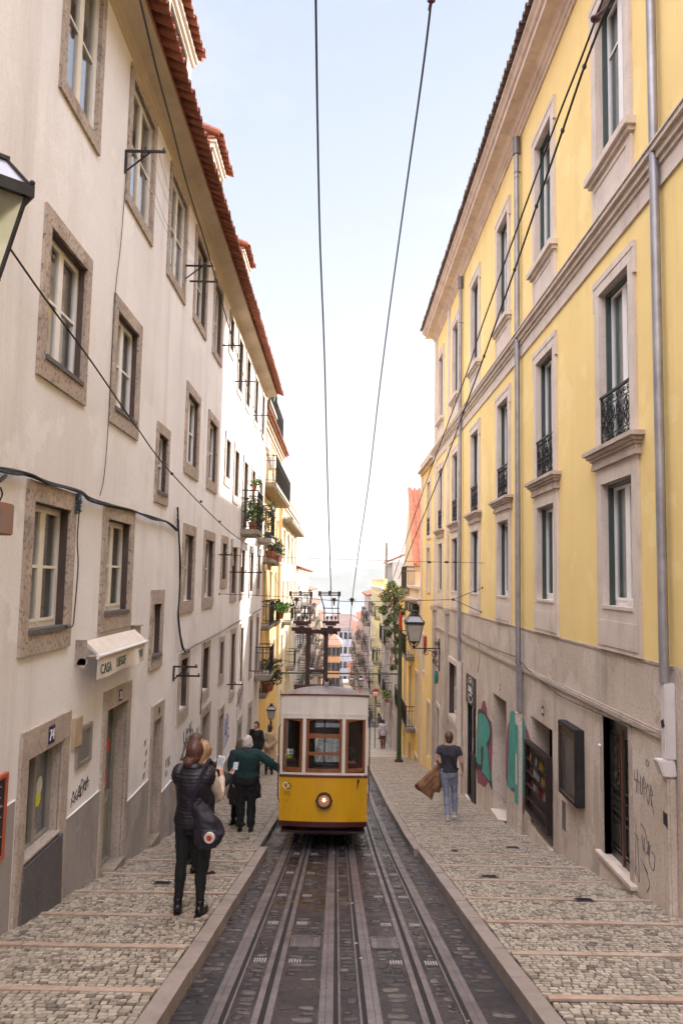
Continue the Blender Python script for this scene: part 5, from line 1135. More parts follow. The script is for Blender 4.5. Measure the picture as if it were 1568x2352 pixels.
block(2.6, 6.4, 158, 170, -24, -18.4, lemon, 'small yellow house with red roof at the very bottom of the street', 2, 4, 1.6)
block(-12, -2.5, 185, 200, -30, -14.5, lilac, 'white far block with red roof behind the last left houses', 4, 8, 2.2)
rr = random.Random(4)
names = ['brown-roofed', 'red-roofed', 'pale', 'pinkish', 'ochre', 'grey', 'cream', 'white']
for k, (x, y, w_, z, mt) in enumerate(((-14, 236, 14, -16, pink), (2, 262, 20, -14.6, whitew), (18, 250, 14, -17, pale), (-6, 300, 16, -19, whitew), (12, 330, 22, -20.5, lilac), (30, 300, 20, -20, peach), (-28, 310, 20, -20, pale), (3, 400, 24, -27, whitew), (-30, 420, 26, -28, pink), (34, 400, 26, -27, pale))):
    block(x - w_ / 2, x + w_ / 2, y, y + 16, -40, z, mt, '%s rooftop %s below the end of the street, towards the river' % (names[k % 8], ['far left', 'in the middle', 'right of the middle', 'behind the first roofs', 'behind, right', 'far right', 'outermost left', 'close to the river', 'river side left', 'river side right'][k]), 3, 7, rr.uniform(2.5, 4.2), roofm=roof_br if k % 2 else terra_f)
# small parts of the town on the hillside to both sides, seen only over the roofs
# balconies of the white building, with plants
b1 = balcony(LW, LB, 21.45, 23.0, 1.42, .50, 1.12); b2 = balcony(LW, LB, 25.9, 27.3, 1.42, .50, 1.12)
b3 = balcony(LW, LB, 26.15, 27.6, -3.3, .55, .95); b3['label'] = 'low balcony at the far end of the white wall'
def plant(x, y, z, h, wd, lab, n=90, m_=None, pot=.14, seed=1, spiky=False, potm=None, group='potted plants on the balconies'):
    rs = random.Random(seed); t = thing('potted_plant', lab, 'plant', (x, y, z), group)
    if pot:
        m = MB(); m.tube([(x, y, z + .002), (x, y, z + pot * .3), (x, y, z + pot * 1.4)], [pot * .5, pot * .62, pot * .8], 12); m.tube([(x, y, z + pot * 1.35), (x, y, z + pot * 1.55)], pot * .87, 12); obj('pot', m, potm or pot_m, t, smooth=True)
    m = MB(); st = MB(); z0 = z + pot * 1.4
    for k in range(max(4, n // 14)):
        a = rs.uniform(0, 6.28); e = rs.uniform(.3, 1) * wd; tip = (x + e * math.cos(a), y + e * math.sin(a), z0 + h * rs.uniform(.4, 1))
        st.tube([(x, y, z0 - .02), (x + e * .3 * math.cos(a), y + e * .3 * math.sin(a), z0 + h * .5), tip], .005, 4)
    for k in range(n):
        a = rs.uniform(0, 6.28); e = wd * rs.random() ** .6; zz = z0 + h * rs.random() ** .8
        if spiky:
            d = Vector((math.cos(a), math.sin(a), rs.uniform(-.2, 1.0))).normalized(); p = Vector((x, y, z0 + h * .5)); q = p + d * wd * rs.uniform(.7, 1.2); sdv = d.cross(Vector((0, 0, 1))).normalized() * .012
            q.z -= wd * .25; m.face([p + sdv, (p + q) / 2 + sdv + Vector((0, 0, wd * .12)), q, (p + q) / 2 - sdv + Vector((0, 0, wd * .12)), p - sdv], rs.random())
        else:
            c = Vector((x + e * math.cos(a), y + e * math.sin(a), zz)); L = rs.uniform(.03, .07) * (1 + wd); n_ = Vector((rs.uniform(-1, 1), rs.uniform(-1, 1), rs.uniform(-.3, 1))).normalized(); s_ = n_.orthogonal().normalized(); r_ = n_.cross(s_)
            m.face([c - s_ * L, c - r_ * L * .45, c + s_ * L, c + r_ * L * .45], rs.random())
    obj('stems', st, mat('plant_stem', (.06, .06, .025), .8), t); obj('foliage', m, m_ or leaf, t, recalc=False, rnd=True)
    return t
plant(-2.55, 21.75, 1.42, .55, .28, 'bushy potted plant at the near corner of the white building balcony', 150, seed=3); plant(-2.58, 22.2, 1.42, .75, .25, 'tall leafy plant in the middle of the white building balcony', 150, seed=4, m_=leaf2); plant(-2.5, 22.7, 1.42, .6, .25, 'dark potted plant at the far end of the white building balcony', 130, seed=5, m_=leaf2)
plant(-2.5, 21.62, 2.56, .18, .2, 'small leafy pot hooked on the first balcony rail', 60, seed=6, pot=.09)
plant(-2.5, 26.2, 1.42, .9, .25, 'dark plant on the second white building balcony', 120, seed=7, m_=leaf2, potm=mat('dark_pot', (.03, .06, .05))); plant(-2.5, 26.9, 2.2, .5, .4, 'spiky yellow-green plant above the second balcony', 60, seed=8, spiky=True, potm=mat('dark_pot', (1, 1, 1)))
for k, (u_, z_) in enumerate(((30.3, .82), (30.9, .82), (31.6, .82), (33.9, .8), (34.6, .8), (35.3, .8))):
    plant(-2.82, u_, z_, rr.uniform(.4, .8), rr.uniform(.2, .34), '%s pot on the %s ochre house balcony' % (['nearest red', 'middle red', 'farthest red'][k % 3], 'nearer' if k < 3 else 'farther'), 110, seed=20 + k, pot=.2, spiky=k % 3 == 1, m_=leaf if k % 2 else leaf2)
plant(-2.8, 29.0, 6.95, .5, .35, 'hanging plant on the roof terrace at the corner of the ochre house', 120, seed=31, m_=leaf2, pot=.22, potm=mat('dark_pot', (1, 1, 1)))
plant(-2.75, 29.8, -4.4, .9, .6, 'large leafy plant overflowing the low balcony behind the tram', 420, seed=33, pot=.25, m_=leaf2); plant(-2.7, 30.8, -4.5, .6, .5, 'brownish trailing plant on the low balcony behind the tram', 300, seed=34, pot=.2, m_=leaf2)
plant(-2.55, 33.6, -1.75, .45, .42, 'bright green round bush on the balcony left of the tram mast', 420, seed=35, pot=.18, m_=mat('leaf_bright', (.1, .2, .03), .6, rnd=[(.08, .18, .02), (.14, .30, .04)]))
m = MB(); m.wbox(XL2, 29.0, 29.9, -6.9, -5.3, .0, .12); one('door_shutter', m, mat('red_brown_shutter', (.22, .07, .03), .6), 'reddish brown wooden shutter under the leafy low balcony', 'shutter')
# plants and pole on the right
pl = thing('green_pole', 'tall dark green tramway pole at the right kerb, behind the wall lantern', 'pole', (2.72, 33, PS(33)))
m = MB(); m.tube([(2.72, 33, PS(33) - .3), (2.72, 33, PS(33) + .5), (2.72, 33, -1.3)], [.13, .10, .075], 12); obj('pole_shaft', m, mat('dark_green_paint', (.02, .045, .02), .5, var=(.04, .06, .03), vscale=4), pl, smooth=True)
m = MB(); m.tube([(2.72, 33, PS(33) - .05), (2.72, 33, PS(33) + .1)], .19, 12); obj('pole_foot', m, iron, pl)
m = MB(); m.tube([(2.72, 33, -4.0), (-3.1, 33, -4.05)], .035, 8); obj('cross_arm', m, mat('dark_green_paint', (1, 1, 1)), pl)
def climber(x, y, z0, z1, w_, lab, n, seed):
    rs = random.Random(seed); t = thing('tree', lab, 'tree', (x, y, z0)); st = MB(); m = MB(); br = []
    st.tube([(x + .15, y, z0), (x + .05, y, (z0 + z1) / 2), (x, y, z1 - .2)], [.05, .04, .02], 6); 
    for (dx, f, r_) in ((-.1, .97, .30), (.2, .90, .34), (-.35, .86, .30), (.05, .78, .38), (-.45, .70, .22), (.3, .68, .26), (-.05, .60, .26), (.15, .48, .24), (-.2, .42, .16), (.2, .34, .20), (.1, .22, .16), (.2, .1, .12), (.0, .02, .10), (-.3, .55, .14)):
        br.append((Vector((x + dx * w_, y + rs.uniform(-.25, .25), z0 + (z1 - z0) * f)), r_ * w_))
        st.tube([(x + .08, y, z0 + (z1 - z0) * max(.02, f - .12)), (x + dx * w_, y, z0 + (z1 - z0) * f)], .012, 5)
    for k in range(n):
        c, r = br[rs.randrange(14)]; d = Vector((rs.gauss(0, 1), rs.gauss(0, 1), rs.gauss(0, 1))).normalized() * r * rs.random() ** .4; p = c + d
        L = rs.uniform(.05, .12); n_ = Vector((rs.uniform(-1, 1), rs.uniform(-1, 1), rs.uniform(-.2, 1))).normalized(); s_ = n_.orthogonal().normalized(); r_ = n_.cross(s_); s_ = (s_ * .8 + Vector((0, 0, -.5))).normalized()
        m.face([p - s_ * L, p - r_ * L * .35, p + s_ * L, p + r_ * L * .35], rs.random())
    obj('trunk', st, mat('bark', (.09, .065, .045), .9), t); obj('crown', m, leaf, t, recalc=False, rnd=True); return t
climber(2.45, 33.6, -3.9, -.15, 1.0, 'leafy green climbing tree around the green pole on the right', 2600, 41)
plant(2.9, 44.2, -7.0, .5, .3, 'small round green plant on the rail of the low right balcony', 200, seed=44, pot=.14)
# ================================================================== tram
TY0, TY1 = 12.62, 17.6; TX = -.195; HWD = .725
tz = lambda y: -.2 * (y - TY0)                 # the car follows the slope
tram = thing('funicular_tram', 'yellow and cream funicular car with lit round headlight going down the left track', 'tram', (TX, 15, PS(15) - ROAD))
zb0, zb1, zw0, zw1, zt = -3.98, -3.915, -3.215, -2.30, -1.905
NB = 14
def front(x, bulge=.16):                       # plan curve of the end wall
    return TY0 + bulge * (abs(x) / HWD) ** 2.2
def shell(z0, z1, t=.0, e=.0, y1=TY1, capb=False):   # closed horizontal band of the body, curved at both ends
    m = MB(); xs = [-HWD - e + (2 * HWD + 2 * e) * i / NB for i in range(NB + 1)]
    loop = [(x, front(max(-HWD, min(HWD, x))) - e) for x in xs] + [(x, y1 + .16 - .16 * (abs(x) / (HWD + e)) ** 2.2) for x in xs[::-1]]
    return loop
def band(z0, z1, e=0.0, m_=None, name='body_panel', parent=tram, thick=.03, curve=0.0, smooth=30):
    m = MB(); L = shell(0, 0, e=e); Li = shell(0, 0, e=e - thick); n = len(L)
    def P3(p, z): return (TX + p[0], p[1], z + tz(p[1]) + (curve * (1 - (p[0] / HWD) ** 2) if curve else 0))
    for i in range(n):
        a, b, c, d = L[i], L[(i + 1) % n], Li[(i + 1) % n], Li[i]
        m.face([P3(a, z0), P3(b, z0), P3(b, z1), P3(a, z1)]); m.face([P3(d, z0), P3(c, z0), P3(c, z1), P3(d, z1)])
        m.face([P3(a, z1), P3(b, z1), P3(c, z1), P3(d, z1)]); m.face([P3(a, z0), P3(b, z0), P3(c, z0), P3(d, z0)])
    return obj(name, m, m_, parent, smooth=smooth)
band(zb1, zw0, m_=tram_y, name='lower_body'); band(zb0 - .03, zb1, e=-.006, m_=tram_m, name='skirt')
band(zb1 - .012, zb1 + .012, e=.008, m_=tram_y, name='skirt_trim', thick=.03)
band(zw0 - .012, zw0 + .03, e=.010, m_=mat('trim_brown', (.12, .03, .02), .4), name='waist_rail', thick=.03)
band(zw0 + .03, zw0 + .065, m_=tram_w, name='window_sill_band')
band(zw1 + .02, zt, m_=tram_w, name='upper_body'); band(zw1 + .085, zw1 + .105, e=.007, m_=tram_w, name='upper_bead')
band(zt, zt + .025, e=.018, m_=mat('trim_brown', (1, 1, 1)), name='roof_edge')
# roof: crowned shell
m = MB(); ny = 18; nx = 16; g_ = []
for j in range(ny + 1):
    f = j / ny; row = []
    for i in range(nx + 1):
        s = -1 + 2 * i / nx
        y0_ = front(s * HWD) - .015; y1_ = TY1 + .16 - .16 * abs(s) ** 2.2 + .015
        y = y0_ + (y1_ - y0_) * (.5 - .5 * math.cos(math.pi * f))
        edge = min(1, (min(y - y0_, y1_ - y)) / .42)
        z = zt + .02 + .165 * (1 - abs(s) ** 2.6) * (1 - (1 - edge) ** 2.2) + tz(y)
        row.append(len(m.v)); m.v.append((TX + s * (HWD + .018), y, z))
    g_.append(row)
for j in range(ny):
    for i in range(nx): m.f.append([g_[j][i], g_[j][i + 1], g_[j + 1][i + 1], g_[j + 1][i]]); m.r.append(.5)
obj('roof', m, tram_r, tram, smooth=60)
# posts and window frames of the end and of the sides
def bar3(m, x, z0, z1, wx, ty=.05, yoff=0.0):
    n = 3
    y = front(x) + yoff
    m.hull8([(TX + x - wx / 2, front(x - wx / 2) + yoff, z0), (TX + x + wx / 2, front(x + wx / 2) + yoff, z0), (TX + x + wx / 2, front(x + wx / 2) + yoff + ty, z0), (TX + x - wx / 2, front(x - wx / 2) + yoff + ty, z0),
             (TX + x - wx / 2, front(x - wx / 2) + yoff, z1), (TX + x + wx / 2, front(x + wx / 2) + yoff, z1), (TX + x + wx / 2, front(x + wx / 2) + yoff + ty, z1), (TX + x - wx / 2, front(x - wx / 2) + yoff + ty, z1)])
for x in (-.705, -.325, .325, .705): m = MB(); bar3(m, x, zw0 + .06 + tz(front(x)), zw1 + .03, .055 if abs(x) < .5 else .04, .05); obj('cream_post', m, tram_w, tram)
for s in (-1, 1):
    for k in range(1, 9):
        y = TY0 + .12 + k * (TY1 - TY0 - .1) / 9
        m = MB(); m.box(TX + s * HWD - (.03 if s > 0 else 0), TX + s * HWD + (.03 if s < 0 else 0), y - .03, y + .03, zw0 + tz(y) + .05, zw1 + tz(y) + .05); obj('cream_post', m, tram_w, tram)
wn_ = []
for (x0, x1, kind) in ((-.685, -.355, 'l'), (-.295, .295, 'c'), (.355, .685, 'r')):
    m = MB(); z0, z1 = zw0 + .06, zw1 + .025; fr = .045; n = 10
    def yy(x): return front(x) + .012
    def seg(xa, xb, za0, za1, zb0_, zb1_): m.hull8([(TX + xa, yy(xa), za0), (TX + xb, yy(xb), zb0_), (TX + xb, yy(xb) + .03, zb0_), (TX + xa, yy(xa) + .03, za0), (TX + xa, yy(xa), za1), (TX + xb, yy(xb), zb1_), (TX + xb, yy(xb) + .03, zb1_), (TX + xa, yy(xa) + .03, za1)])
    arc = lambda x: z1 - .035 * ((x - (x0 + x1) / 2) / ((x1 - x0) / 2)) ** 2 if kind == 'c' else z1 - .05 * ((x - (x0 + .06 if kind == 'l' else x1 - .06)) / (x1 - x0)) ** 2
    for i in range(n):
        a, b = x0 + (x1 - x0) * i / n, x0 + (x1 - x0) * (i + 1) / n
        seg(a, b, arc(a) - fr * (1 if kind != 'c' else .45), arc(a), arc(b) - fr * (1 if kind != 'c' else .45), arc(b)); seg(a, b, z0, z0 + .065, z0, z0 + .065)
        if kind == 'c':
            seg(a, b, z0 + .28, z0 + .33, z0 + .28, z0 + .33); q = .02 * (((a + b) / 2) / .3) ** 2
            seg(a, b, z0 + .56 - q, z0 + .625, z0 + .56 - q, z0 + .625)
    seg(x0, x0 + fr, z0 + .06, arc(x0), z0 + .06, arc(x0 + fr)); seg(x1 - fr, x1, z0 + .06, arc(x1 - fr), z0 + .06, arc(x1))
    w0 = obj('end_window', m, tram_wood, tram)
    m = MB()
    for i in range(n):
        a, b = x0 + .02 + (x1 - x0 - .04) * i / n, x0 + .02 + (x1 - x0 - .04) * (i + 1) / n
        m.hull8([(TX + a, yy(a) + .014, z0 + .03), (TX + b, yy(b) + .014, z0 + .03), (TX + b, yy(b) + .018, z0 + .03), (TX + a, yy(a) + .018, z0 + .03), (TX + a, yy(a) + .014, arc(a) - .02), (TX + b, yy(b) + .014, arc(b) - .02), (TX + b, yy(b) + .018, arc(b) - .02), (TX + a, yy(a) + .018, arc(a) - .02)])
    obj('pane', m, glass_tram, w0)
# fill between windows' arcs and the band is covered by the upper body; arch fillets in cream
m = MB()
for (x0, x1) in ((-.685, -.355), (-.295, .295), (.355, .685)):
    n = 10
    for i in range(n):
        a, b = x0 + (x1 - x0) * i / n, x0 + (x1 - x0) * (i + 1) / n
        m.hull8([(TX + a, front(a) + .004, zw1 - .02), (TX + b, front(b) + .004, zw1 - .02), (TX + b, front(b) + .011, zw1 - .02), (TX + a, front(a) + .011, zw1 - .02), (TX + a, front(a) + .004, zw1 + .03), (TX + b, front(b) + .004, zw1 + .03), (TX + b, front(b) + .011, zw1 + .03), (TX + a, front(a) + .011, zw1 + .03)]) if False else None
# headlight
hl = MB(); hx, hz, hy = TX + .02, -3.58, TY0 - .0
def ring(m, cx, cy, cz, r0, r1, y0, y1, n=28):
    for k in range(n):
        t, t2 = 2 * math.pi * k / n, 2 * math.pi * (k + 1) / n
        m.hull8([(cx + r0 * math.cos(t), y0, cz + r0 * math.sin(t)), (cx + r0 * math.cos(t2), y0, cz + r0 * math.sin(t2)), (cx + r0 * math.cos(t2), y1, cz + r0 * math.sin(t2)), (cx + r0 * math.cos(t), y1, cz + r0 * math.sin(t)),
                 (cx + r1 * math.cos(t), y0, cz + r1 * math.sin(t)), (cx + r1 * math.cos(t2), y0, cz + r1 * math.sin(t2)), (cx + r1 * math.cos(t2), y1, cz + r1 * math.sin(t2)), (cx + r1 * math.cos(t), y1, cz + r1 * math.sin(t))])
m = MB(); ring(m, hx, hy, hz, .098, .128, hy - .07, hy + .01)
for s in (-1, 1): m.box(hx + s * .128 - .012, hx + s * .128 + .012, hy - .05, hy - .03, hz - .015, hz + .015)
h_ = obj('headlight', m, mat('headlight_bronze', (.06, .03, .018), .35, .6), tram, smooth=30)
m = MB(); m.tube([(hx, hy + .0, hz), (hx, hy - .03, hz)], .1, 24); obj('reflector', m, mat('lamp_reflector', (.45, .28, .18), .35, .3, emit=((1, .42, .2), .06)), h_)
m = MB(); m.ball((hx + .0, hy - .045, hz + .01), (.018, .012, .026), 10, 8); obj('bulb', m, mat('lamp_bulb', (1, .8, .6), .4, emit=((1, .62, .35), 6)), h_)
m = MB()
for k in range(-3, 4):
    q = k * .027; L_ = math.sqrt(max(.0, .098 ** 2 - q * q)); m.tube([(hx + q, hy - .072, hz - L_), (hx + q, hy - .072, hz + L_)], .0035, 4); m.tube([(hx - L_, hy - .074, hz + q), (hx + L_, hy - .074, hz + q)], .0035, 4)
obj('wire_guard', m, iron, h_)
# marks on the front: two linked rings, the number, small stickers, prices in the window
def fy(x): return front(x - TX) - .003
def rings(cx, cz, r, m_, nm):
    m = MB(); n = 24
    for k in range(n):
        t, t2 = 2 * math.pi * k / n, 2 * math.pi * (k + 1) / n; q = []
        for (tt, rr_) in ((t, r), (t2, r), (t2, r - .014), (t, r - .014)): xx = cx + rr_ * math.cos(tt); q.append((xx, fy(xx), cz + rr_ * math.sin(tt)))
        m.prism(q, (0, .006, 0))
    obj(nm, m, m_, tram)
rings(-.815, -3.385, .052, white_p, 'ring_emblem'); rings(-.765, -3.39, .052, mat('emblem_brown', (.07, .04, .015), .5), 'ring_emblem')
# writing seen reversed on the car
obj('car_number', textmb('09', .10, lambda x, y, z: (-.785 - x, fy(-.785 - x), -3.545 + y), align='CENTER', bold=-.001), mat('emblem_brown', (1, 1, 1)), tram)
obj('car_number', textmb('1', .075, lambda x, y, z: (-.79 + x, fy(-.79 + x), -3.655 + y), align='CENTER'), mat('emblem_brown', (1, 1, 1)), tram)
m = MB(); m.ball((TX + .635, front(.635) - .005, -3.21), (.014, .006, .018), 8, 6); m.box(TX + .04, TX + .07, TY0 - .006, TY0 + .0, -3.225, -3.21); obj('sticker', m, white_p, tram)
m = MB(); x_ = TX + .565; y_ = front(.565); m.ball((x_ + .012, y_ - .03, -3.285), (.02, .02, .035), 10, 8); m.tube([(x_ + .01, y_, -3.28), (x_, y_ - .03, -3.32), (x_ - .008, y_ - .025, -3.40)], .008, 6); obj('pull_handle', m, mat('handle_brown', (.05, .02, .01), .4), tram, smooth=True)
m = MB(); pr = -.56
m.box(TX + pr - .045, TX + pr + .055, front(-.56) + .034, front(-.56) + .037, -2.89, -2.80); tk = obj('price_notice', m, white_p, tram)
obj('lettering', textmb('3.70 €', .032, lambda x, y, z: (TX + pr + .005 + x, front(-.56) + .032 - z, -2.862 + y), align='CENTER', bold=.0006), iron, tk)
m = MB(); m.box(TX + pr - .03, TX + pr + .04, front(-.56) + .034, front(-.56) + .037, -2.955, -2.90); m.box(TX + pr - .09, TX + pr - .06, front(-.6) + .034, front(-.6) + .037, -2.925, -2.885); obj('yellow_notice', m, mat('notice_yellow', (.5, .5, .03), .6), tram)
# inside: floor, benches, far end
m = MB()
for (y0_, y1_) in ((TY0 + .25, TY0 + 1.7), (TY0 + 1.7, TY0 + 3.3), (TY0 + 3.3, TY1)):
    z_ = zb1 + .1 + tz(y1_) ; m.box(TX - HWD + .03, TX + HWD - .03, y0_, y1_, z_ - .03, z_)
    for s in (-1, 1): m.box(TX + s * .48 - .2, TX + s * .48 + .2, y0_ + .1, y1_ - .1, z_ + .36, z_ + .40); m.box(TX + s * .48 - .2, TX + s * .48 + .2, y1_ - .16, y1_ - .12, z_ + .4, z_ + .8)
    m.box(TX - HWD + .03, TX - .28, y1_ - .05, y1_ - .02, z_, z_ + 1.65); m.box(TX + .28, TX + HWD - .03, y1_ - .05, y1_ - .02, z_, z_ + 1.65); m.box(TX - .28, TX + .28, y1_ - .05, y1_ - .02, z_ + 1.25, z_ + 1.42); m.box(TX - .28, TX + .28, y1_ - .05, y1_ - .02, z_, z_ + .62)
m.box(TX - .01, TX + .012, TY0 + .5, TY0 + .52, zb1, zw1 + .2)
obj('benches', m, tram_in, tram)
m = MB(); m.box(TX - .62, TX - .38, TY0 + .2, TY0 + .5, zb1, zw0 + .2); m.tube([(TX - .45, TY0 + .35, zw0 + .2), (TX - .5, TY0 + .3, zw0 + .35)], .02); m.tube([(TX - .3, TY0 + .1, zw0 + .13), (TX - .26, TY0 + .1, zw0 + .22)], .006); obj('control_stand', m, tram_in, tram)
m = MB()
for s in (-1, 1):
    for y_ in (TY0 + 1.0, TY1 - 1.0):
        zc = PS(y_) - ROAD + .17; m.tube([(TX + s * .50, y_, zc), (TX + s * .43, y_, zc)], .16, 16)
for o_ in (m,): pass
obj('wheels', m, slot_m, tram)
m = MB(); m.hull8([(TX - .45, TY0 + .4, zb0 - .28), (TX + .45, TY0 + .4, zb0 - .28), (TX + .45, TY1 - .3, zb0 - .28 + tz(TY1)), (TX - .45, TY1 - .3, zb0 - .28 + tz(TY1)), (TX - .45, TY0 + .4, zb0), (TX + .45, TY0 + .4, zb0), (TX + .45, TY1 - .3, zb0 + tz(TY1)), (TX - .45, TY1 - .3, zb0 + tz(TY1))]); obj('underframe', m, slot_m, tram)
m = MB(); m.box(TX - .02, TX + .06, TY0 + .22, TY0 + .30, zt + .14, zt + .18); m.tube([(TX + .0, TY0 + .26, zt + .17), (TX - .07, TY0 + .26, zt + .28)], .007, 5); m.tube([(TX + .04, TY0 + .26, zt + .17), (TX + .11, TY0 + .26, zt + .28)], .007, 5); obj('roof_antenna', m, zinc, tram)
# mast with the two current collector frames
YM = 15.4
ms = obj('collector_mast', MB().box(-.86, .04, YM - .1, YM + .1, -2.35, -2.11), rust, tram)
q = lambda px, py: at(px, py, YM)
m = MB()
xl, xr = q(707, 1500).x, q(748, 1500).x; ztop, zmid = q(728, 1452).z, q(728, 1541).z
m.box(xl - .045, xl + .045, YM - .03, YM + .03, -2.12, ztop); m.box(xr - .045, xr + .045, YM - .03, YM + .03, -2.12, ztop)
m.box(q(677, 1452).x, q(775, 1452).x, YM - .035, YM + .035, ztop - .03, ztop + .05); m.box(xl + .045, xr - .045, YM - .02, YM + .02, zmid - .03, zmid + .03)
for s, x in ((1, xl + .045), (-1, xr - .045)):
    for zz, dn in ((zmid - .03, -1), (ztop - .03, -1)): m.prism([(x, YM - .02, zz), (x + s * .05, YM - .02, zz), (x, YM - .02, zz + dn * .05)], (0, .04, 0))
m.box(xr - .06, xr + .12, YM - .05, YM + .05, -2.12, -1.98)
obj('mast_frame', m, rust, ms)
for (pa, pb, cx) in ((668, 714, 690), (735, 778, 760)):
    m = MB(); r = .016; zA, zB, zC = q(cx, 1364).z, q(cx, 1397).z, q(cx, 1430).z; xa, xb = q(pa, 1364).x, q(pb, 1364).x; c = (xa + xb) / 2
    off = .10 if cx < 700 else .10
    for zz, e in ((zA, .03), (zA + .03, .03), (zA - .03, .03)): m.tube([(xa - e, YM, zz), (xb + e, YM, zz)], .010, 6)
    m.box(xa - .035, xa + .02, YM - .03, YM + .03, zA - .05, zA + .05); m.box(xb - .02, xb + .035, YM - .03, YM + .03, zA - .05, zA + .05); m.box(c - .02, c + .02, YM - .025, YM + .025, zA - .045, zA + .06)
    for (x0, x1) in ((xa, xa + .09), (xb, xb - .01)):
        m.tube([(x0, YM, zA), (x1, YM, zB), (x1 + .01, YM, zC)], .013, 6)
    m.tube([(xa + .06, YM, zB), (xb + .02, YM, zB)], .010, 6); m.tube([(xa + .04, YM, zB - .10), (xb + .04, YM, zB - .10)], .010, 6)
    m.box(xa + .06, xb + .02, YM - .03, YM + .03, zC - .02, zC + .03); m.box(xa + .12, xb - .04, YM - .03, YM + .03, zC - .06, zC - .02)
    for k in (-1, 0, 1): m.tube([(c + .05 + k * .085, YM, zC + .03), (c + .05 + k * .085, YM, zC + .08)], .010, 6); m.ball((c + .05 + k * .085, YM, zC + .10), (.025, .025, .035), 8, 6)
    for zz, rr_ in ((zC - .09, .06), (zC - .13, .10), (zC - .17, .13), (zC - .20, .12)): m.tube([(c + .03, YM, zz + .02), (c + .03, YM, zz - .02)], rr_, 10)
    m.box(c - .17, c + .24, YM - .05, YM + .05, ztop + .02, ztop + .09)
    obj('collector_frame', m, rust, ms)

for s in (-1, 1): m = MB(); m.tube([(TX + s * .735, TY0 + .35, zb1 + .25 + tz(TY0 + .35)), (TX + s * .765, TY0 + .35, zb1 + .3), (TX + s * .765, TY0 + .35, zw1 - .2), (TX + s * .735, TY0 + .35, zw1 - .15)], .012, 6); obj('grab_rail', m, mat('brass_rail', (.35, .2, .06), .3, .8), tram)
# ================================================================== people
X3, Y3, Z3 = Vector((1, 0, 0)), Vector((0, 1, 0)), Vector((0, 0, 1))
TS = bpy.data.scenes.new('tmp'); _t = bpy.data.meshes.new('t0'); RT = bpy.data.objects.new('t', _t); TS.collection.objects.link(RT)
_r = RT.modifiers.new('r', 'REMESH'); _r.mode = 'VOXEL'; _r.use_smooth_shade = True
_s = RT.modifiers.new('s', 'SMOOTH'); _s.factor = .5
def remesh(mb, name, voxel, it=5, disp=None, mat_=None):
    me = mesh_of(mb, 't_' + name); RT.data = me; _r.voxel_size = voxel; _s.iterations = it
    TS.view_layers[0].update(); dg = TS.view_layers[0].depsgraph
    nm = bpy.data.meshes.new_from_object(RT.evaluated_get(dg)); nm.name = name
    if disp:
        nc = [(v.co.copy(), v.normal.copy()) for v in nm.vertices]
        for v, (c_, n_) in zip(nm.vertices, nc): v.co = c_ + n_ * disp(c_)
    nm.materials.clear(); nm.shade_smooth(); return nm
def wrinkle(a=.006, s=9, vert=1.0):
    return lambda p: a * noise.noise(Vector((p.x * s, p.y * s, p.z * s * vert))) + a * .7 * (.5 - abs(noise.noise(Vector((p.x * s * 1.6 + p.z * s, p.y * s * 1.6, p.z * s * 1.3))))) + a * .5 * noise.noise(Vector((p.x * s * 2.3, p.y * s * 2.3, p.z * s * 2.3 * vert)))
def ell(mb, rings, seg=18): mb.loft([((x, y, z), rx, ry, X3, Y3) for (x, y, z, rx, ry) in rings], seg)
def hand(mb, w_, d, palm_n, k, grip=.35, side=1):
    """palm, four bent fingers of different length and a thumb from the side of the palm"""
    d = Vector(d).normalized(); n = Vector(palm_n); n = (n - d * n.dot(d)).normalized(); s = d.cross(n) * side
    w_ = Vector(w_)
    mb.loft([(w_, .024 * k, .017 * k, s, n), (w_ + d * .03 * k, .034 * k, .016 * k, s, n), (w_ + d * .085 * k, .038 * k, .013 * k, s, n)], 10)
    for i, (off, L) in enumerate(((-.029, .062), (-.010, .072), (.010, .068), (.028, .052))):
        b = w_ + d * .078 * k + s * off * k; a = d
        p = [b]; cur = b; ang = 0
        for sg in range(3):
            ang += grip * (1 + .15 * i); dirn = (d * math.cos(ang) + n * math.sin(ang)).normalized(); cur = cur + dirn * (L / 3 * k * 1.25); p.append(cur)
        mb.tube(p, [.0095 * k, .009 * k, .0085 * k, .0065 * k], 8)
    b = w_ + d * .025 * k - s * .026 * k
    mb.tube([b, b + (d * .6 - s * .7 + n * .3) * .032 * k, b + (d * 1.2 - s * .8 + n * .7) * .042 * k], [.012 * k, .0105 * k, .008 * k], 8)
skin = mat('skin', (.52, .30, .22), .5, var=(.46, .25, .18), vscale=6)
def fab(name, c, v=None, rough=.85, sheen=0.0): return mat(name, c, rough, var=v or tuple(q * .7 for q in c), vscale=7, bump=.25, bscale=180, bdist=.002, sheen=sheen)
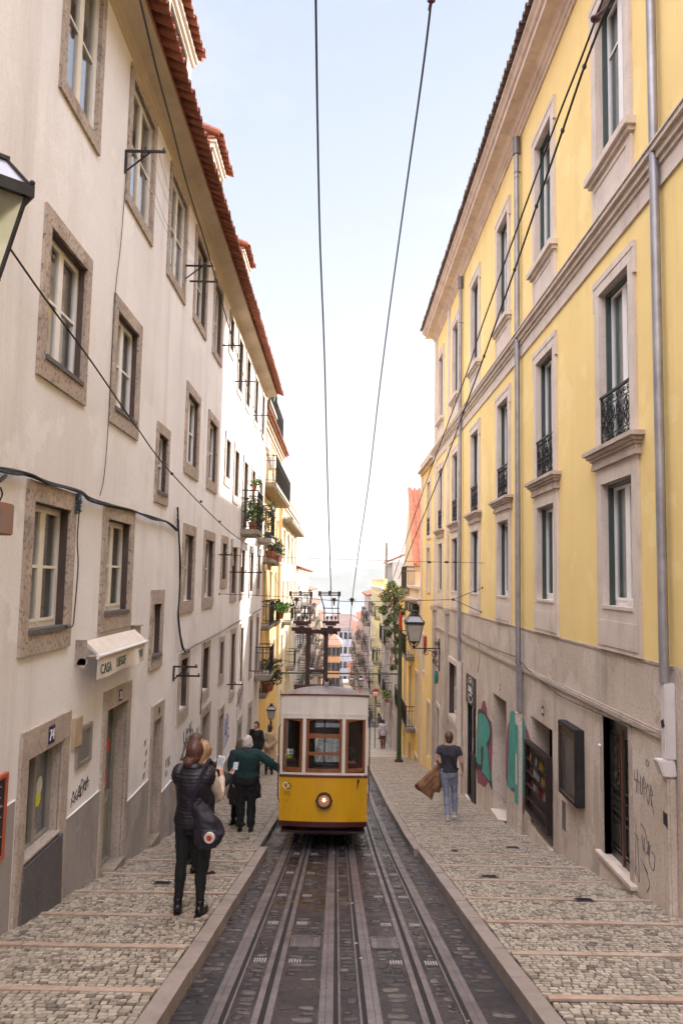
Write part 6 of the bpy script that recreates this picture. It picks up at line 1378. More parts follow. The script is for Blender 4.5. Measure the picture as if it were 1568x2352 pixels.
def person(label, loc, rz, h=1.7, group=None, arms=None, legs=None, top=None, bottom=None, shoes=None, hair=None, lean=0.0, skinm=None, head=(0, 0), voxel=.0095, bulk=1.0, extra=None, seated=False, name='person'):
    k = h / 1.70; t = thing(name, label, 'person', loc, group, rotz=rz); g = lambda v_: tuple(q * k for q in v_)
    def V(x, y, z): return Vector((x * k + lean * max(0, z - .9) * 0, (y + lean * max(0.0, z - .9)) * k, z * k))
    A = {'R': [(.175, 0, 1.40), (.225, -.03, 1.13), (.235, .05, .89)], 'L': [(-.175, 0, 1.40), (-.225, -.03, 1.13), (-.235, .05, .89)]}
    if arms: A.update(arms)
    G = {'R': [(.085, 0, .90), (.095, .01, .49), (.10, -.02, .085)], 'L': [(-.085, 0, .90), (-.095, .01, .49), (-.10, -.02, .085)]}
    if legs: G.update(legs)
    A2 = {s: [V(*p) for p in A[s][:3]] for s in 'LR'}; hd = {s: (A[s][3] if len(A[s]) > 3 else (A[s][2][0] - A[s][1][0], A[s][2][1] - A[s][1][1], A[s][2][2] - A[s][1][2] - .1)) for s in 'LR'}
    pn = {s: (A[s][4] if len(A[s]) > 4 else ((-1 if s == 'R' else 1), 0.3, 0)) for s in 'LR'}; gp = {s: (A[s][5] if len(A[s]) > 5 else .35) for s in 'LR'}
    G2 = {s: [Vector(p) * k for p in G[s][:3]] for s in 'LR'}; fd = {s: Vector(G[s][3] if len(G[s]) > 3 else (.02 if s == 'R' else -.02, 1, 0)).normalized() for s in 'LR'}
    def torso(mb, infl, z0=None, z1=1.50, hem=None):
        R_ = [(.86, .150, .105), (.93, .165, .115), (1.0, .150, .105), (1.08, .132, .098), (1.18, .145, .108), (1.28, .160, .115), (1.36, .168, .105), (1.42, .150, .085), (1.455, .095, .068), (1.49, .060, .058)]
        R_ = [(z, a * bulk, b * bulk) for z, a, b in R_]
        out = []
        if hem: z0 = hem[0]; out.append((hem[0], hem[1], hem[2]))
        out += [(z, a + infl, b + infl) for z, a, b in R_ if (z0 is None or z > z0) and z <= z1]
        mb.loft([(V(0, -.0, z), a * k, b * k, X3, Y3) for z, a, b in out], 22)
    def arm(mb, s, infl, upto=2, cuff=0.0):
        p = A2[s]; r = [.052, .040, .028]; sh = V(.10 if s == 'R' else -.10, 0, 1.405)
        pts = [sh, p[0], p[0].lerp(p[1], .5), p[1], p[1].lerp(p[2], .5), p[2]]; rr = [.055, .055, .048, .042, .036, .028]
        n = {2: 6, 1.5: 5, 1: 3}[upto]
        mb.tube(pts[:n], [(q + infl) * k for q in rr[:n]], 14)
    def leg(mb, s, infl, top_=.93, flare=0.0, ankle=True):
        p = G2[s]; pts = [p[0] + Vector((0, 0, .03 * k)), p[0].lerp(p[1], .3), p[0].lerp(p[1], .7), p[1], p[1].lerp(p[2], .35), p[1].lerp(p[2], .75), p[2]]
        rr = [.088, .086, .068, .058, .060, .045, .038]
        mb.tube(pts, [(q + infl + flare * i / 6) * k for i, q in enumerate(rr)], 14)
    # body: one continuous skin surface
    b = MB(); torso(b, 0); hz = 1.60; hx, hy = head
    for s in 'LR':
        arm(b, s, -.006 if top else 0); hand(b, A2[s][2], hd[s], pn[s], k, gp[s], 1 if s == 'R' else -1); leg(b, s, -.016 if bottom else 0)
        b.tube([G2[s][2] + Vector((0, 0, 0)), G2[s][2] + Vector((0, 0, -.03 * k)) + fd[s] * .05 * k, G2[s][2] + Vector((0, 0, -.055 * k)) + fd[s] * .13 * k], [.036 * k, .034 * k, .022 * k], 10)
    nk = V(0, 0, 1.47); hc = V(hx * .25, .015 + hy * .3, hz)
    b.tube([nk - Vector((0, 0, .04)) * k, nk, hc - Vector((0, 0, .06 * k))], [.06 * k, .052 * k, .05 * k], 12)
    b.ball(hc, (.073 * k, .092 * k, .108 * k), 18, 14)
    fdir = Vector((math.sin(hx), math.cos(hx), 0)); fs = Vector((math.cos(hx), -math.sin(hx), 0))
    b.ball(hc + fdir * .025 * k - Vector((0, 0, .055 * k)), (.052 * k, .065 * k, .05 * k), 12, 8)
    b.tube([hc + fdir * .085 * k + Vector((0, 0, .015 * k)), hc + fdir * .108 * k - Vector((0, 0, .02 * k)), hc + fdir * .085 * k - Vector((0, 0, .03 * k))], [.010 * k, .014 * k, .012 * k], 8)
    b.tube([hc + fdir * .084 * k + fs * .02 * k - Vector((0, 0, .055 * k)), hc + fdir * .092 * k - Vector((0, 0, .053 * k)), hc + fdir * .084 * k - fs * .02 * k - Vector((0, 0, .055 * k))], .008 * k, 6)
    for s in (-1, 1): b.ball(hc + fs * s * .074 * k - Vector((0, 0, .012 * k)), (.012 * k, .02 * k, .03 * k), 8, 6)
    body = obj('body', remesh(b, 'body', voxel * k, 4), skinm or skin, t, local=True)
    e = MB()
    for s in (-1, 1): e.ball(hc + fdir * .078 * k + fs * s * .03 * k + Vector((0, 0, .008 * k)), .012 * k, 8, 6)
    obj('eyes', e, mat('eye_dark', (.03, .02, .02), .2), body, local=True)
    # trousers
    if bottom:
        m = MB(); infl = bottom.get('infl', .008)
        ell(m, [(0, 0, z * k, a * k, c * k) for z, a, c in ((.80, .12, .10), (.86, .155 * bulk + infl, .11 * bulk + infl), (.93, .168 * bulk + infl, .118 * bulk + infl), (1.0, .152 * bulk + infl, .108 * bulk + infl))], 20)
        for s in 'LR': leg(m, s, infl, flare=bottom.get('flare', 0))
        obj(bottom['name'], remesh(m, bottom['name'], .012 * k, 5, wrinkle(bottom.get('wr', .011), 11, 1.4)), bottom['mat'], t, local=True)
    if top:
        m = MB(); infl = top.get('infl', .02); torso(m, infl, z0=top.get('z0', .90), z1=top.get('z1', 1.46), hem=top.get('hem'))
        for s in 'LR':
            if top.get('sleeve', 2) == .5: p = A2[s]; m.tube([V(.10 if s == 'R' else -.10, 0, 1.395), p[0] + Vector((0, 0, -.01)), p[0].lerp(p[1], .5)], [(.050 + infl) * k, (.050 + infl) * k, (.050 + infl) * k], 14)
            elif top.get('sleeve', 2): arm(m, s, infl * top.get('slv', 1.0), top.get('sleeve', 2))
            else: m.ball(V(.15 if s == 'R' else -.15, 0, 1.37), ((.05 + infl) * k, (.065 + infl) * k, (.08 + infl) * k), 12, 8)
        if top.get('collar'): m.tube([V(0, -.01, 1.44), V(0, .0, 1.44 + top['collar'])], [(.078 + infl) * k, (.066 + infl) * k], 16)
        obj(top['name'], remesh(m, top['name'], .012 * k, 5, top.get('disp') or wrinkle(top.get('wr', .008), 8, .8)), top['mat'], t, local=True)
    if shoes:
        for s in 'LR':
            m = MB(); a = G2[s][2]; f = fd[s]; sd = Vector((f.y, -f.x, 0)); zb = a.z - .075 * k
            up = shoes.get('up', .03)
            m.tube([a + Vector((0, 0, up * k)), a + Vector((0, 0, -.03 * k))], [.045 * k, .043 * k], 12)
            m.loft([(a - f * .055 * k + Vector((0, 0, -.035 * k)), .036 * k, .04 * k, sd, Z3), (a + Vector((0, 0, -.035 * k)), .042 * k, .042 * k, sd, Z3), (a + f * .08 * k + Vector((0, 0, -.045 * k)), .045 * k, .032 * k, sd, Z3), (a + f * .155 * k + Vector((0, 0, -.055 * k)), .034 * k, .02 * k, sd, Z3)], 12)
            so_ = obj('shoe', remesh(m, 'shoe', .008 * k, 3), shoes['mat'], t, local=True)
            m = MB(); m.prism([tuple(a + f * (c_ * k) + sd * (d_ * k) + Vector((0, 0, -.084 * k))) for c_, d_ in ((-.09, -.03), (-.09, .03), (.0, .042), (.1, .046), (.17, .028), (.185, 0), (.17, -.028), (.1, -.046), (.0, -.042))], (0, 0, .018 * k)); obj('sole', m, iron if not shoes.get('sole') else shoes['sole'], so_, local=True)
    if hair:
        m = MB(); st = hair.get('style', 'short'); fb = -fdir
        m.ball(hc + fb * .014 * k + Vector((0, 0, .016 * k)), (.086 * k, .098 * k, .112 * k), 18, 12)
        if st == 'bun': m.ball(hc + fb * .10 * k + fs * -.035 * k - Vector((0, 0, .085 * k)), (.052 * k, .05 * k, .05 * k), 12, 8); m.ball(hc + fb * .05 * k - Vector((0, 0, .05 * k)), (.075 * k, .06 * k, .07 * k), 12, 8)
        if st == 'long': m.tube([hc + fb * .03 * k, hc + fb * .055 * k - Vector((0, 0, .09 * k)), hc + fb * .085 * k - Vector((0, 0, .21 * k))], [(.085 * k, .07 * k), (.095 * k, .06 * k), (.06 * k, .035 * k)], 14)
        if st == 'bob': m.tube([hc + fb * .02 * k, hc + fb * .03 * k - Vector((0, 0, .10 * k)), hc + fb * .03 * k - Vector((0, 0, .15 * k))], [(.088 * k, .085 * k), (.10 * k, .08 * k), (.085 * k, .06 * k)], 14)
        if st == 'curly': m.ball(hc + fb * .02 * k - Vector((0, 0, .03 * k)), (.10 * k, .10 * k, .10 * k), 14, 10)
        if st == 'short': m.ball(hc + fb * .035 * k - Vector((0, 0, .04 * k)), (.074 * k, .07 * k, .075 * k), 12, 8)
        # keep the face free
        fa = .008 if st != 'curly' else .016; sc_ = 34 if st != 'curly' else 30
        nm = remesh(m, 'hair', .008 * k, 3, lambda p: fa * noise.noise(Vector((p.x * sc_ * 1.8, p.y * sc_ * 1.8, p.z * (sc_ * .35 if st != 'curly' else sc_)))) + (fa * .5 * noise.noise(p * 60)))
        for v_ in nm.vertices:
            dlt = v_.co - hc; f_ = dlt.dot(fdir)
            if f_ > .03 * k and dlt.z < .055 * k: v_.co -= fdir * min(.09 * k, (f_ - .03 * k) * 1.05)
        obj('hair', nm, hair['mat'], t, local=True)
    if extra: extra(t, k, A2, G2, hc)
    return t
hair_auburn = mat('hair_auburn', (.055, .018, .012), .45, var=(.10, .035, .02), vscale=14, vstretch=(3, 3, .5)); hair_dark = mat('hair_dark', (.018, .010, .010), .45, var=(.035, .02, .018), vscale=14)
hair_blonde = mat('hair_blonde', (.42, .27, .13), .5, var=(.26, .15, .07), vscale=16, vstretch=(3, 3, .4)); hair_white = mat('hair_white', (.60, .54, .48), .7, var=(.42, .36, .31), vscale=22); hair_brown = mat('hair_brown', (.06, .028, .016), .5, var=(.11, .055, .03), vscale=14)
navy = fab('vest_dark_plum', (.010, .0055, .012), (.006, .004, .007), .5); blackf = fab('black_cloth', (.0045, .0035, .005)); green_k = fab('green_knit', (.008, .036, .036), (.005, .022, .024), .95); beige = fab('beige_coat', (.46, .33, .20), (.36, .26, .16)); cream_k = fab('cream_sleeve', (.55, .42, .33))
shirtg = fab('grey_tshirt', (.035, .032, .042)); jeans = fab('washed_jeans', (.24, .26, .33), (.17, .185, .25)); shoew = mat('grey_sneaker', (.40, .37, .37), .7); bootm = mat('black_boot', (.006, .004, .005), .35); lilacs = fab('pale_lilac_shirt', (.50, .45, .50)); tan = fab('tan_trousers', (.16, .07, .04)); greyc = fab('grey_brown_jacket', (.10, .075, .07)); redt = fab('dark_red_top', (.12, .01, .015))
def quilt(p):
    f = math.sin(p.z * 2 * math.pi / .066); return .007 * abs(f) ** .5 + .004 * noise.noise(p * 14) - .003
def w1x(t, k, A2, G2, hc):
    # cream sleeves under the vest
    for s in 'LR':
        m = MB(); p = A2[s]; m.tube([p[0], p[0].lerp(p[1], .5), p[1], p[1].lerp(p[2], .5), p[2]], [q * k for q in (.062, .056, .052, .044, .036)], 12)
        obj('sleeve', remesh(m, 'sleeve', .010, 4, wrinkle(.006, 14)), cream_k, t, local=True)
# woman in the foreground
gx, gy = -1.385, 7.56
fw = person('woman seen from behind in dark quilted vest and black trousers, holding up a phone', (gx, gy, PT(gy) + .005), R(-6), 1.62,
    arms={'R': [(.17, .02, 1.385), (.245, .12, 1.14), (.20, .37, 1.26), (-.15, .25, .9), (-.8, .3, 0), .5], 'L': [(-.17, .02, 1.385), (-.22, .15, 1.16), (-.0, .38, 1.24), (.75, .4, .55), (.2, .2, 1), .6]},
    legs={'R': [(.085, 0, .90), (.105, .01, .49), (.115, -.02, .085), (.12, 1, 0)], 'L': [(-.085, 0, .90), (-.105, .02, .49), (-.12, .0, .085), (-.25, 1, 0)]},
    top=dict(name='quilted_vest', mat=navy, infl=.032, hem=(.86, .170, .135), sleeve=0, collar=.05, disp=quilt), bottom=dict(name='trousers', mat=blackf, infl=-.001, wr=.008), shoes=dict(mat=bootm, up=.07), hair=dict(style='bun', mat=hair_auburn), extra=w1x, voxel=.008, bulk=.97)
def tow(root, p): return root.location + Matrix.Rotation(root.rotation_euler[2], 3, 'Z') @ Vector(p)
# phone in her right hand, tilted screen
pc = tow(fw, (.155, .42, 1.335))
ph = thing('phone', 'white phone held up in portrait by the woman in the quilted vest', 'phone', pc)
M3 = Matrix.Rotation(R(8), 3, 'Y')
def rb(m, x0, x1, y0, y1, z0, z1): m.v += [tuple(pc + M3 @ Vector(q)) for q in ((x0, y0, z0), (x1, y0, z0), (x1, y1, z0), (x0, y1, z0), (x0, y0, z1), (x1, y0, z1), (x1, y1, z1), (x0, y1, z1))]; n = len(m.v) - 8; m.f += [[n + i for i in f] for f in ((0, 3, 2, 1), (4, 5, 6, 7), (0, 1, 5, 4), (1, 2, 6, 5), (2, 3, 7, 6), (3, 0, 4, 7))]; m.r += [.5] * 6
m = MB(); rb(m, -.034, .034, -.004, .004, -.07, .07); obj('phone_case', m, white_p, ph, bevel=.003)
m = MB(); rb(m, -.030, .030, -.0055, -.004, -.052, .052); obj('screen', m, mat('phone_screen', (.06, .06, .065), .15, var=(.2, .19, .18), vscale=30, emit=((.35, .36, .4), .12)), ph)
# backpack hung on her right shoulder
bp_m = fab('backpack_cloth', (.008, .004, .012), (.013, .008, .018), .6)
bp = thing('backpack', 'dark plum backpack with round badge hanging from the foreground woman', 'backpack', tow(fw, (.22, -.16, .82)))
m = MB(); T = lambda x, y, z: tow(fw, (x, y, z))
m.loft([(T(.19, -.15, .67), .07, .05, X3, Y3), (T(.205, -.165, .73), .125, .08, X3, Y3), (T(.215, -.17, .82), .145, .09, X3, Y3), (T(.185, -.165, .94), .125, .08, X3, Y3), (T(.12, -.155, 1.05), .09, .065, X3, Y3), (T(.07, -.14, 1.11), .05, .04, X3, Y3)], 20)
o = obj('bag_body', remesh(m, 'bag_body', .010, 5, wrinkle(.016, 7)), bp_m, bp)
m = MB(); m.loft([(T(.235, -.235, .71), .075, .03, X3, Y3), (T(.24, -.25, .80), .09, .04, X3, Y3), (T(.225, -.235, .88), .075, .028, X3, Y3)], 16); obj('front_pocket', remesh(m, 'front_pocket', .009, 4, wrinkle(.006, 12)), bp_m, o)
m = MB(); m.tube(smoothpath([T(.05, -.17, 1.11), T(.09, -.17, 1.25), T(.15, -.09, 1.45), T(.155, .06, 1.42), T(.19, .16, 1.2)]), (.018), 6); m.tube(smoothpath([T(.1, -.2, 1.08), T(.14, -.22, 1.14), T(.06, -.2, 1.12)]), .01, 6); obj('strap', m, bp_m, o)
bc_ = T(.255, -.305, .82); ax = Matrix.Rotation(R(-6), 3, 'Z')
def disc(m, c, r, d, n=24): m.prism([tuple(c + ax @ Vector((r * math.cos(2 * math.pi * k / n), 0, r * math.sin(2 * math.pi * k / n)))) for k in range(n)], ax @ Vector((0, d, 0)))
m = MB(); disc(m, bc_, .048, .03); bd = obj('badge', m, mat('badge_cream', (.68, .58, .48), .6), o)
m = MB(); disc(m, bc_ + ax @ Vector((0, -.002, 0)), .028, .004); obj('badge_centre', m, mat('badge_red', (.45, .05, .03), .6), bd)
m = MB()
for k in range(18):
    if k in (4, 13): continue
    a = 2 * math.pi * k / 18; c_ = bc_ + ax @ Vector((.038 * math.cos(a), -.002, .038 * math.sin(a))); disc(m, c_, .0034, .003, 5)
m.tube([tuple(bc_ + ax @ Vector(q)) for q in ((-.012, -.003, .01), (.004, -.003, .014), (.012, -.003, .002), (.002, -.003, -.002), (.006, -.003, -.016), (-.004, -.003, -.02))], .0035, 5); obj('badge_print', m, mat('badge_ink', (.10, .03, .02), .6), bd)
# two people behind her
def px(w_px, y): return (w_px - 778 + 6) / F * y
bl = person('blonde long-haired person in dark jacket holding a phone, behind the foreground woman', (-1.66, 9.75, PT(9.75) + .005), R(-40), 1.62, top=dict(name='jacket', mat=blackf, infl=.03), bottom=dict(name='trousers', mat=blackf), shoes=dict(mat=bootm), hair=dict(style='long', mat=hair_blonde),
    arms={'R': [(.17, 0, 1.40), (.22, .12, 1.17), (.10, .36, 1.22), (-.2, 1, .3), (-.5, 0, 1), .4], 'L': [(-.17, 0, 1.40), (-.18, .16, 1.18), (.0, .38, 1.2), (.3, 1, .3), (.5, 0, 1), .4]})
pc = tow(bl, (.04, .50, 1.25)); M3 = Matrix.Rotation(R(35), 3, 'X'); p2 = thing('phone', 'dark phone held flat by the blonde person in the dark jacket', 'phone', pc); m = MB(); rb(m, -.035, .035, -.07, .07, -.004, .004); obj('phone_case', m, iron, p2, bevel=.002); m = MB(); rb(m, -.03, .03, -.06, .06, .004, .0055); obj('screen', m, mat('phone_screen', (1, 1, 1)), p2)
person('dark-haired person partly hidden behind the blonde one, by the doorways', (-1.93, 10.6, PT(10.6) + .005), R(-60), 1.70, top=dict(name='jacket', mat=blackf, infl=.03), bottom=dict(name='trousers', mat=blackf), shoes=dict(mat=bootm), hair=dict(style='bob', mat=hair_brown))
# old woman with white hair touching the tram, and her companion
def scarf(t, k, A2, G2, hc):
    m = MB(); m.tube([(.0, -.02 * k, 1.43 * k), (0, .0, 1.52 * k)], [.105 * k, .085 * k], 16); m.ball((.09 * k, -.05 * k, 1.46 * k), .04 * k, 10, 6); obj('scarf', remesh(m, 'scarf', .01, 4, wrinkle(.012, 18)), fab('grey_scarf', (.035, .045, .06)), t, local=True)
ow = person('white-haired woman in dark green sweater reaching out to touch the tram', (-1.60, 13.95, PT(13.95) + .005), R(0), 1.66, bulk=1.2,
    arms={'R': [(.20, 0, 1.38), (.44, .0, 1.22), (.655, .0, 1.10), (1, 0, .0), (0, .6, -1), .3], 'L': [(-.20, 0, 1.38), (-.27, -.03, 1.10), (-.26, .02, .86)]},
    top=dict(name='green_sweater', mat=green_k, infl=.035, hem=(.98, .225, .17), wr=.010), bottom=dict(name='trousers', mat=blackf, infl=.02, flare=.012), shoes=dict(mat=bootm), hair=dict(style='curly', mat=hair_white), extra=scarf)
m = MB(); co = thing('coat', 'black coat draped and hanging around the waist of the white-haired woman', 'coat', tow(ow, (0, .05, .7)))
m.loft([(tow(ow, (0, .07, .58)), .26, .13, X3, Y3), (tow(ow, (.0, .08, .75)), .25, .14, X3, Y3), (tow(ow, (.0, .06, .98)), .20, .14, X3, Y3)], 20); m.loft([(tow(ow, (-.22, .10, .44)), .09, .06, X3, Y3), (tow(ow, (-.22, .08, .75)), .10, .08, X3, Y3), (tow(ow, (-.19, .06, 1.0)), .06, .06, X3, Y3)], 14)
obj('cloth', remesh(m, 'cloth', .014, 5, wrinkle(.03, 7, .5)), blackf, co)
person('companion in dark coat with glasses, mostly hidden behind the white-haired woman', (-1.86, 14.75, PT(14.75) + .005), R(-50), 1.58, top=dict(name='dark_coat', mat=blackf, infl=.04, hem=(.55, .26, .20)), bottom=dict(name='trousers', mat=blackf), shoes=dict(mat=bootm), hair=dict(style='curly', mat=hair_brown), head=(.3, 0))
# couple farther down
person('dark-suited man looking back by the lamp post on the left pavement', (-2.55, 24.6, PT(24.6) + .01), R(150), 1.74, top=dict(name='jacket', mat=blackf, infl=.025), bottom=dict(name='trousers', mat=blackf), shoes=dict(mat=bootm), hair=dict(style='short', mat=hair_dark), voxel=.012)
person('woman in beige coat with dark bob, hands clasped behind her back', (-2.22, 25.8, PT(25.8) + .01), R(-5), 1.62, arms={'R': [(.17, 0, 1.40), (.25, -.12, 1.15), (.03, -.19, .95)], 'L': [(-.17, 0, 1.40), (-.25, -.12, 1.15), (-.03, -.19, .93)]},
    top=dict(name='beige_coat', mat=beige, infl=.035, hem=(.55, .25, .20), wr=.012), bottom=dict(name='trousers', mat=blackf), shoes=dict(mat=bootm), hair=dict(style='bob', mat=hair_dark), voxel=.012)
# man on the right, walking down
mx, my = 2.36, 16.0
rm = person('man in dark grey t-shirt and pale jeans walking down the right pavement, seen from behind', (mx, my, PT(my) + .02), R(-8), 1.76, bulk=1.02,
    arms={'R': [(.175, 0, 1.385), (.245, -.02, 1.14), (.275, .10, .93), (-.05, .6, -1), (-1, .2, 0), .45], 'L': [(-.175, 0, 1.385), (-.245, -.02, 1.15), (-.20, .18, 1.02), (-.2, .8, -.6), (1, .2, 0), .8]},
    legs={'R': [(.085, 0, .90), (.11, .12, .52), (.12, .10, .12), (.1, 1, -.2)], 'L': [(-.085, 0, .90), (-.04, .0, .48), (-.02, -.10, .10), (.0, 1, -.25)]},
    top=dict(name='tshirt', mat=shirtg, infl=.018, z0=.92, sleeve=.5, collar=.0, wr=.012), bottom=dict(name='jeans', mat=jeans, infl=.010, wr=.009), shoes=dict(mat=shoew, sole=white_p), hair=dict(style='short', mat=hair_brown), voxel=.009)
m = MB(); T = lambda x, y, z: tow(rm, (x, y, z)); m.tube([T(-.06, -.115, 1.44), T(.02, -.145, 1.3), T(.10, -.15, 1.15), T(.17, -.10, 1.05), T(.20, .0, 1.03)], (.016, .006), 8); one('shoulder_strap', m, blackf, 'thin dark strap across the back of the man in the grey t-shirt', 'strap')
brown = fab('brown_suede', (.24, .12, .06), (.15, .07, .035), .9)
m = MB(); jk = thing('jacket', 'brown jacket with red lining carried by the man in the grey t-shirt', 'jacket', T(-.35, .1, .8))
axd = Vector((.78, 0, -.62)); Hh, Bb = T(-.19, .17, 1.04), T(-.52, .12, .50)
m.loft([(Hh.lerp(Bb, f), a, b, axd, Y3) for f, a, b in ((-.08, .04, .04), (.1, .065, .06), (.3, .10, .075), (.55, .15, .08), (.8, .20, .075), (1.0, .235, .06), (1.04, .22, .04))], 22); m.loft([(T(-.17, .16, 1.02), .05, .05, X3, Y3), (T(-.24, .13, .85), .08, .07, X3, Y3), (T(-.26, .12, .62), .10, .06, X3, Y3), (T(-.26, .12, .5), .08, .04, X3, Y3)], 14)
jo = obj('jacket_body', remesh(m, 'jacket_body', .010, 3, lambda p: .02 * noise.noise(p * 6) + .03 * (.4 - abs(noise.noise(Vector(((p.x * .78 - p.z * .62) * 13, p.y * 6, (p.x * .62 + p.z * .78) * 3)))))), brown, jk)
m = MB(); m.loft([(T(-.60, .11, .62), .09, .05, axd, Y3), (T(-.635, .11, .57), .10, .055, axd, Y3), (T(-.65, .11, .54), .07, .04, axd, Y3)], 14); obj('red_lining', remesh(m, 'red_lining', .010, 4, wrinkle(.012, 12)), fab('lining_dark_red', (.10, .012, .012)), jo)
m = MB(); pb = thing('paper_bag', 'brown paper bag with cord handle carried beside the man in the grey t-shirt', 'bag', T(-.2, .16, .75))
c0 = T(-.19, .22, .62)
m.box(c0.x - .13, c0.x + .13, c0.y - .05, c0.y + .05, c0.z - .04, c0.z + .34); obj('bag_body', m, mat('kraft_paper', (.30, .19, .11), .8, var=(.24, .15, .085), vscale=8), pb, bevel=.008)
m = MB(); m.tube(smoothpath([(c0.x - .07, c0.y - .04, c0.z + .33), (c0.x - .1, c0.y - .03, c0.z + .43), (c0.x, c0.y - .02, c0.z + .46), (c0.x + .07, c0.y - .04, c0.z + .33)]), .007, 6); obj('bag_handle', m, white_p, pb)
# distant walkers
person('man in pale shirt and brown trousers far down the right pavement', (2.82, 46.0, P(46) + .03), R(4), 1.72, legs={'R': [(.085, 0, .90), (.10, .08, .50), (.08, .02, .10)], 'L': [(-.085, 0, .90), (-.09, .0, .48), (-.07, -.1, .09)]}, top=dict(name='shirt', mat=lilacs, infl=.04, hem=(.80, .20, .15)), bottom=dict(name='trousers', mat=tan, infl=.02), shoes=dict(mat=bootm), hair=dict(style='short', mat=hair_dark), voxel=.015)
person('distant walker in grey-brown jacket beside the tram, farthest on the right pavement', (2.55, 60.5, P(60.5) + .03), R(0), 1.72, top=dict(name='jacket', mat=greyc, infl=.04), bottom=dict(name='jeans', mat=fab('blue_jeans', (.05, .06, .09)), infl=.015), shoes=dict(mat=bootm), hair=dict(style='short', mat=hair_dark), voxel=.018)
person('distant dark-clothed person leaning at the wall beyond the man in the pale shirt', (3.05, 53.0, P(53) + .03), R(70), 1.70, lean=.18, top=dict(name='jacket', mat=greyc, infl=.05), bottom=dict(name='trousers', mat=blackf, infl=.015), shoes=dict(mat=bootm), hair=dict(style='short', mat=hair_dark), voxel=.018)
# driver's silhouette in the tram
zf = zb1 + .1 + tz(TY0 + 1.7)
person('seated passenger in dark red top behind the right end window of the tram', (TX + .46, TY0 + .75, zf - .42), R(10), 1.66, legs={'R': [(.085, 0, .90), (.10, .38, .86), (.10, .40, .50)], 'L': [(-.085, 0, .90), (-.10, .38, .86), (-.10, .40, .50)]}, arms={'R': [(.175, 0, 1.40), (.2, .05, 1.14), (.12, .28, 1.05)], 'L': [(-.175, 0, 1.40), (-.2, .05, 1.14), (-.12, .28, 1.05)]}, top=dict(name='red_top', mat=redt, infl=.02), bottom=dict(name='trousers', mat=blackf), shoes=dict(mat=bootm), hair=dict(style='short', mat=hair_dark), voxel=.014)

bpy.data.objects.remove(RT); bpy.data.scenes.remove(TS)
for q in [q for q in bpy.data.meshes if q.name.startswith('t_') or q.name == 't0']: bpy.data.meshes.remove(q)
# ================================================================== wires, brackets, lanterns
def wire(label, pts, r=.008, group='overhead wires of the tramway', name='overhead_wire', m_=None, seg=6):
    m = MB(); m.tube(pts, r, seg); return one(name, m, m_ or cable_m, label, 'wire', group, smooth=True)
def A3(*l): return [at(a, b, y) for a, b, y in l]
# two contact wires over the tracks
wire('thick contact wire over the left track, running up to the collector frame', smoothpath(A3((723, -60, 5.3), (725, 0, 5.6), (729, 280, 6.6), (735, 560, 8.0), (745, 820, 10.0), (752, 1100, 12.8), (760, 1362, 15.4))), .0095)
wire('thin contact wire continuing from the left collector down the street', smoothpath(A3((760, 1362, 15.4), (764, 1410, 20), (769, 1455, 30))), .007)
wire('contact wire over the right track with a joint at the very top of the picture', smoothpath(A3((994, -60, 5.4), (990, 0, 5.7), (968, 180, 6.6), (930, 450, 8.4), (893, 720, 10.8), (868, 920, 13.0), (845, 1120, 15.8), (824, 1260, 18.0), (808, 1384, 20.0), (803, 1440, 26), (795, 1500, 45))), .0095)
m = MB(); c = at(990, 2, 5.7); m.ball(c, (.035, .02, .02), 10, 6); m.tube([c, at(986, 22, 5.8)], .014, 8); one('wire_joint', m, mat('joint_plum', (.06, .015, .03), .5), 'dark joint clamp at the top of the right contact wire', 'clamp')
# wires along the white wall
wire('heavy cable running under the white eave, from the top of the picture downhill', smoothpath(A3((300, -80, 6.6), (322, 0, 7.2), (360, 160, 8.2), (395, 290, 9.4), (430, 425, 10.8), (478, 580, 12.8), (540, 800, 16.5), (590, 960, 20.5), (640, 1140, 27), (672, 1290, 34), (690, 1365, 36))), .012)
wire('cable crossing the picture from the left edge over the white wall', smoothpath([onwall(-30, 500, -2.72), onwall(0, 537, -2.72), onwall(100, 680, -2.72), onwall(210, 830, -2.70), onwall(310, 975, -2.68), onwall(395, 1088, -2.66), onwall(520, 1215, -2.62), onwall(605, 1285, -2.6), onwall(655, 1372, -2.6)]), .010)
for (a, b, l) in ((395, 1088, 'nearest'), (462, 1152, 'middle'), (505, 1198, 'farthest')):
    m = MB(); c = onwall(a, b, -2.66); m.ball(c, (.025, .05, .025), 8, 6); one('wire_clamp', m, cable_m, '%s small clamp on the cable crossing the white wall' % l, 'clamp', 'clamps on the cable over the white wall')
# two wires across the yellow wall, coming from a bracket at the top right
def wr(px, py, Y): return at(px, py, Y)
wire('upper wire stretched across the yellow wall from the top right corner', smoothpath(A3((1400, -50, 6.2), (1367, 45, 6.5), (1332.7, 136.7, 6.9), (1262, 319, 7.8), (1150.5, 625, 9.9), (1100.8, 764.6, 11.7), (1065.6, 872, 13.5), (972, 1125, 19.5), (900, 1335, 29))), .011)
wire('lower wire with many small clamps stretched across the yellow wall', smoothpath(A3((1425, -50, 6.0), (1385, 40, 6.2), (1341, 153, 6.8), (1291, 300, 7.4), (1231, 474, 8.3), (1181, 620, 9.4), (1111, 818, 11.4), (1063.5, 947, 13.4), (1032.5, 1034, 15), (995, 1129, 17.5), (947, 1247, 22), (915, 1330, 27))), .013)
m = MB(); c = at(1367, 42, 6.45); m.ball(c, (.05, .05, .035), 10, 8); m.tube([c, at(1400, 10, 6.2)], .02); one('wire_insulator', m, mat('insulator_plum', (.07, .02, .03), .4), 'dark plum insulator where the wires meet at the top right', 'insulator')
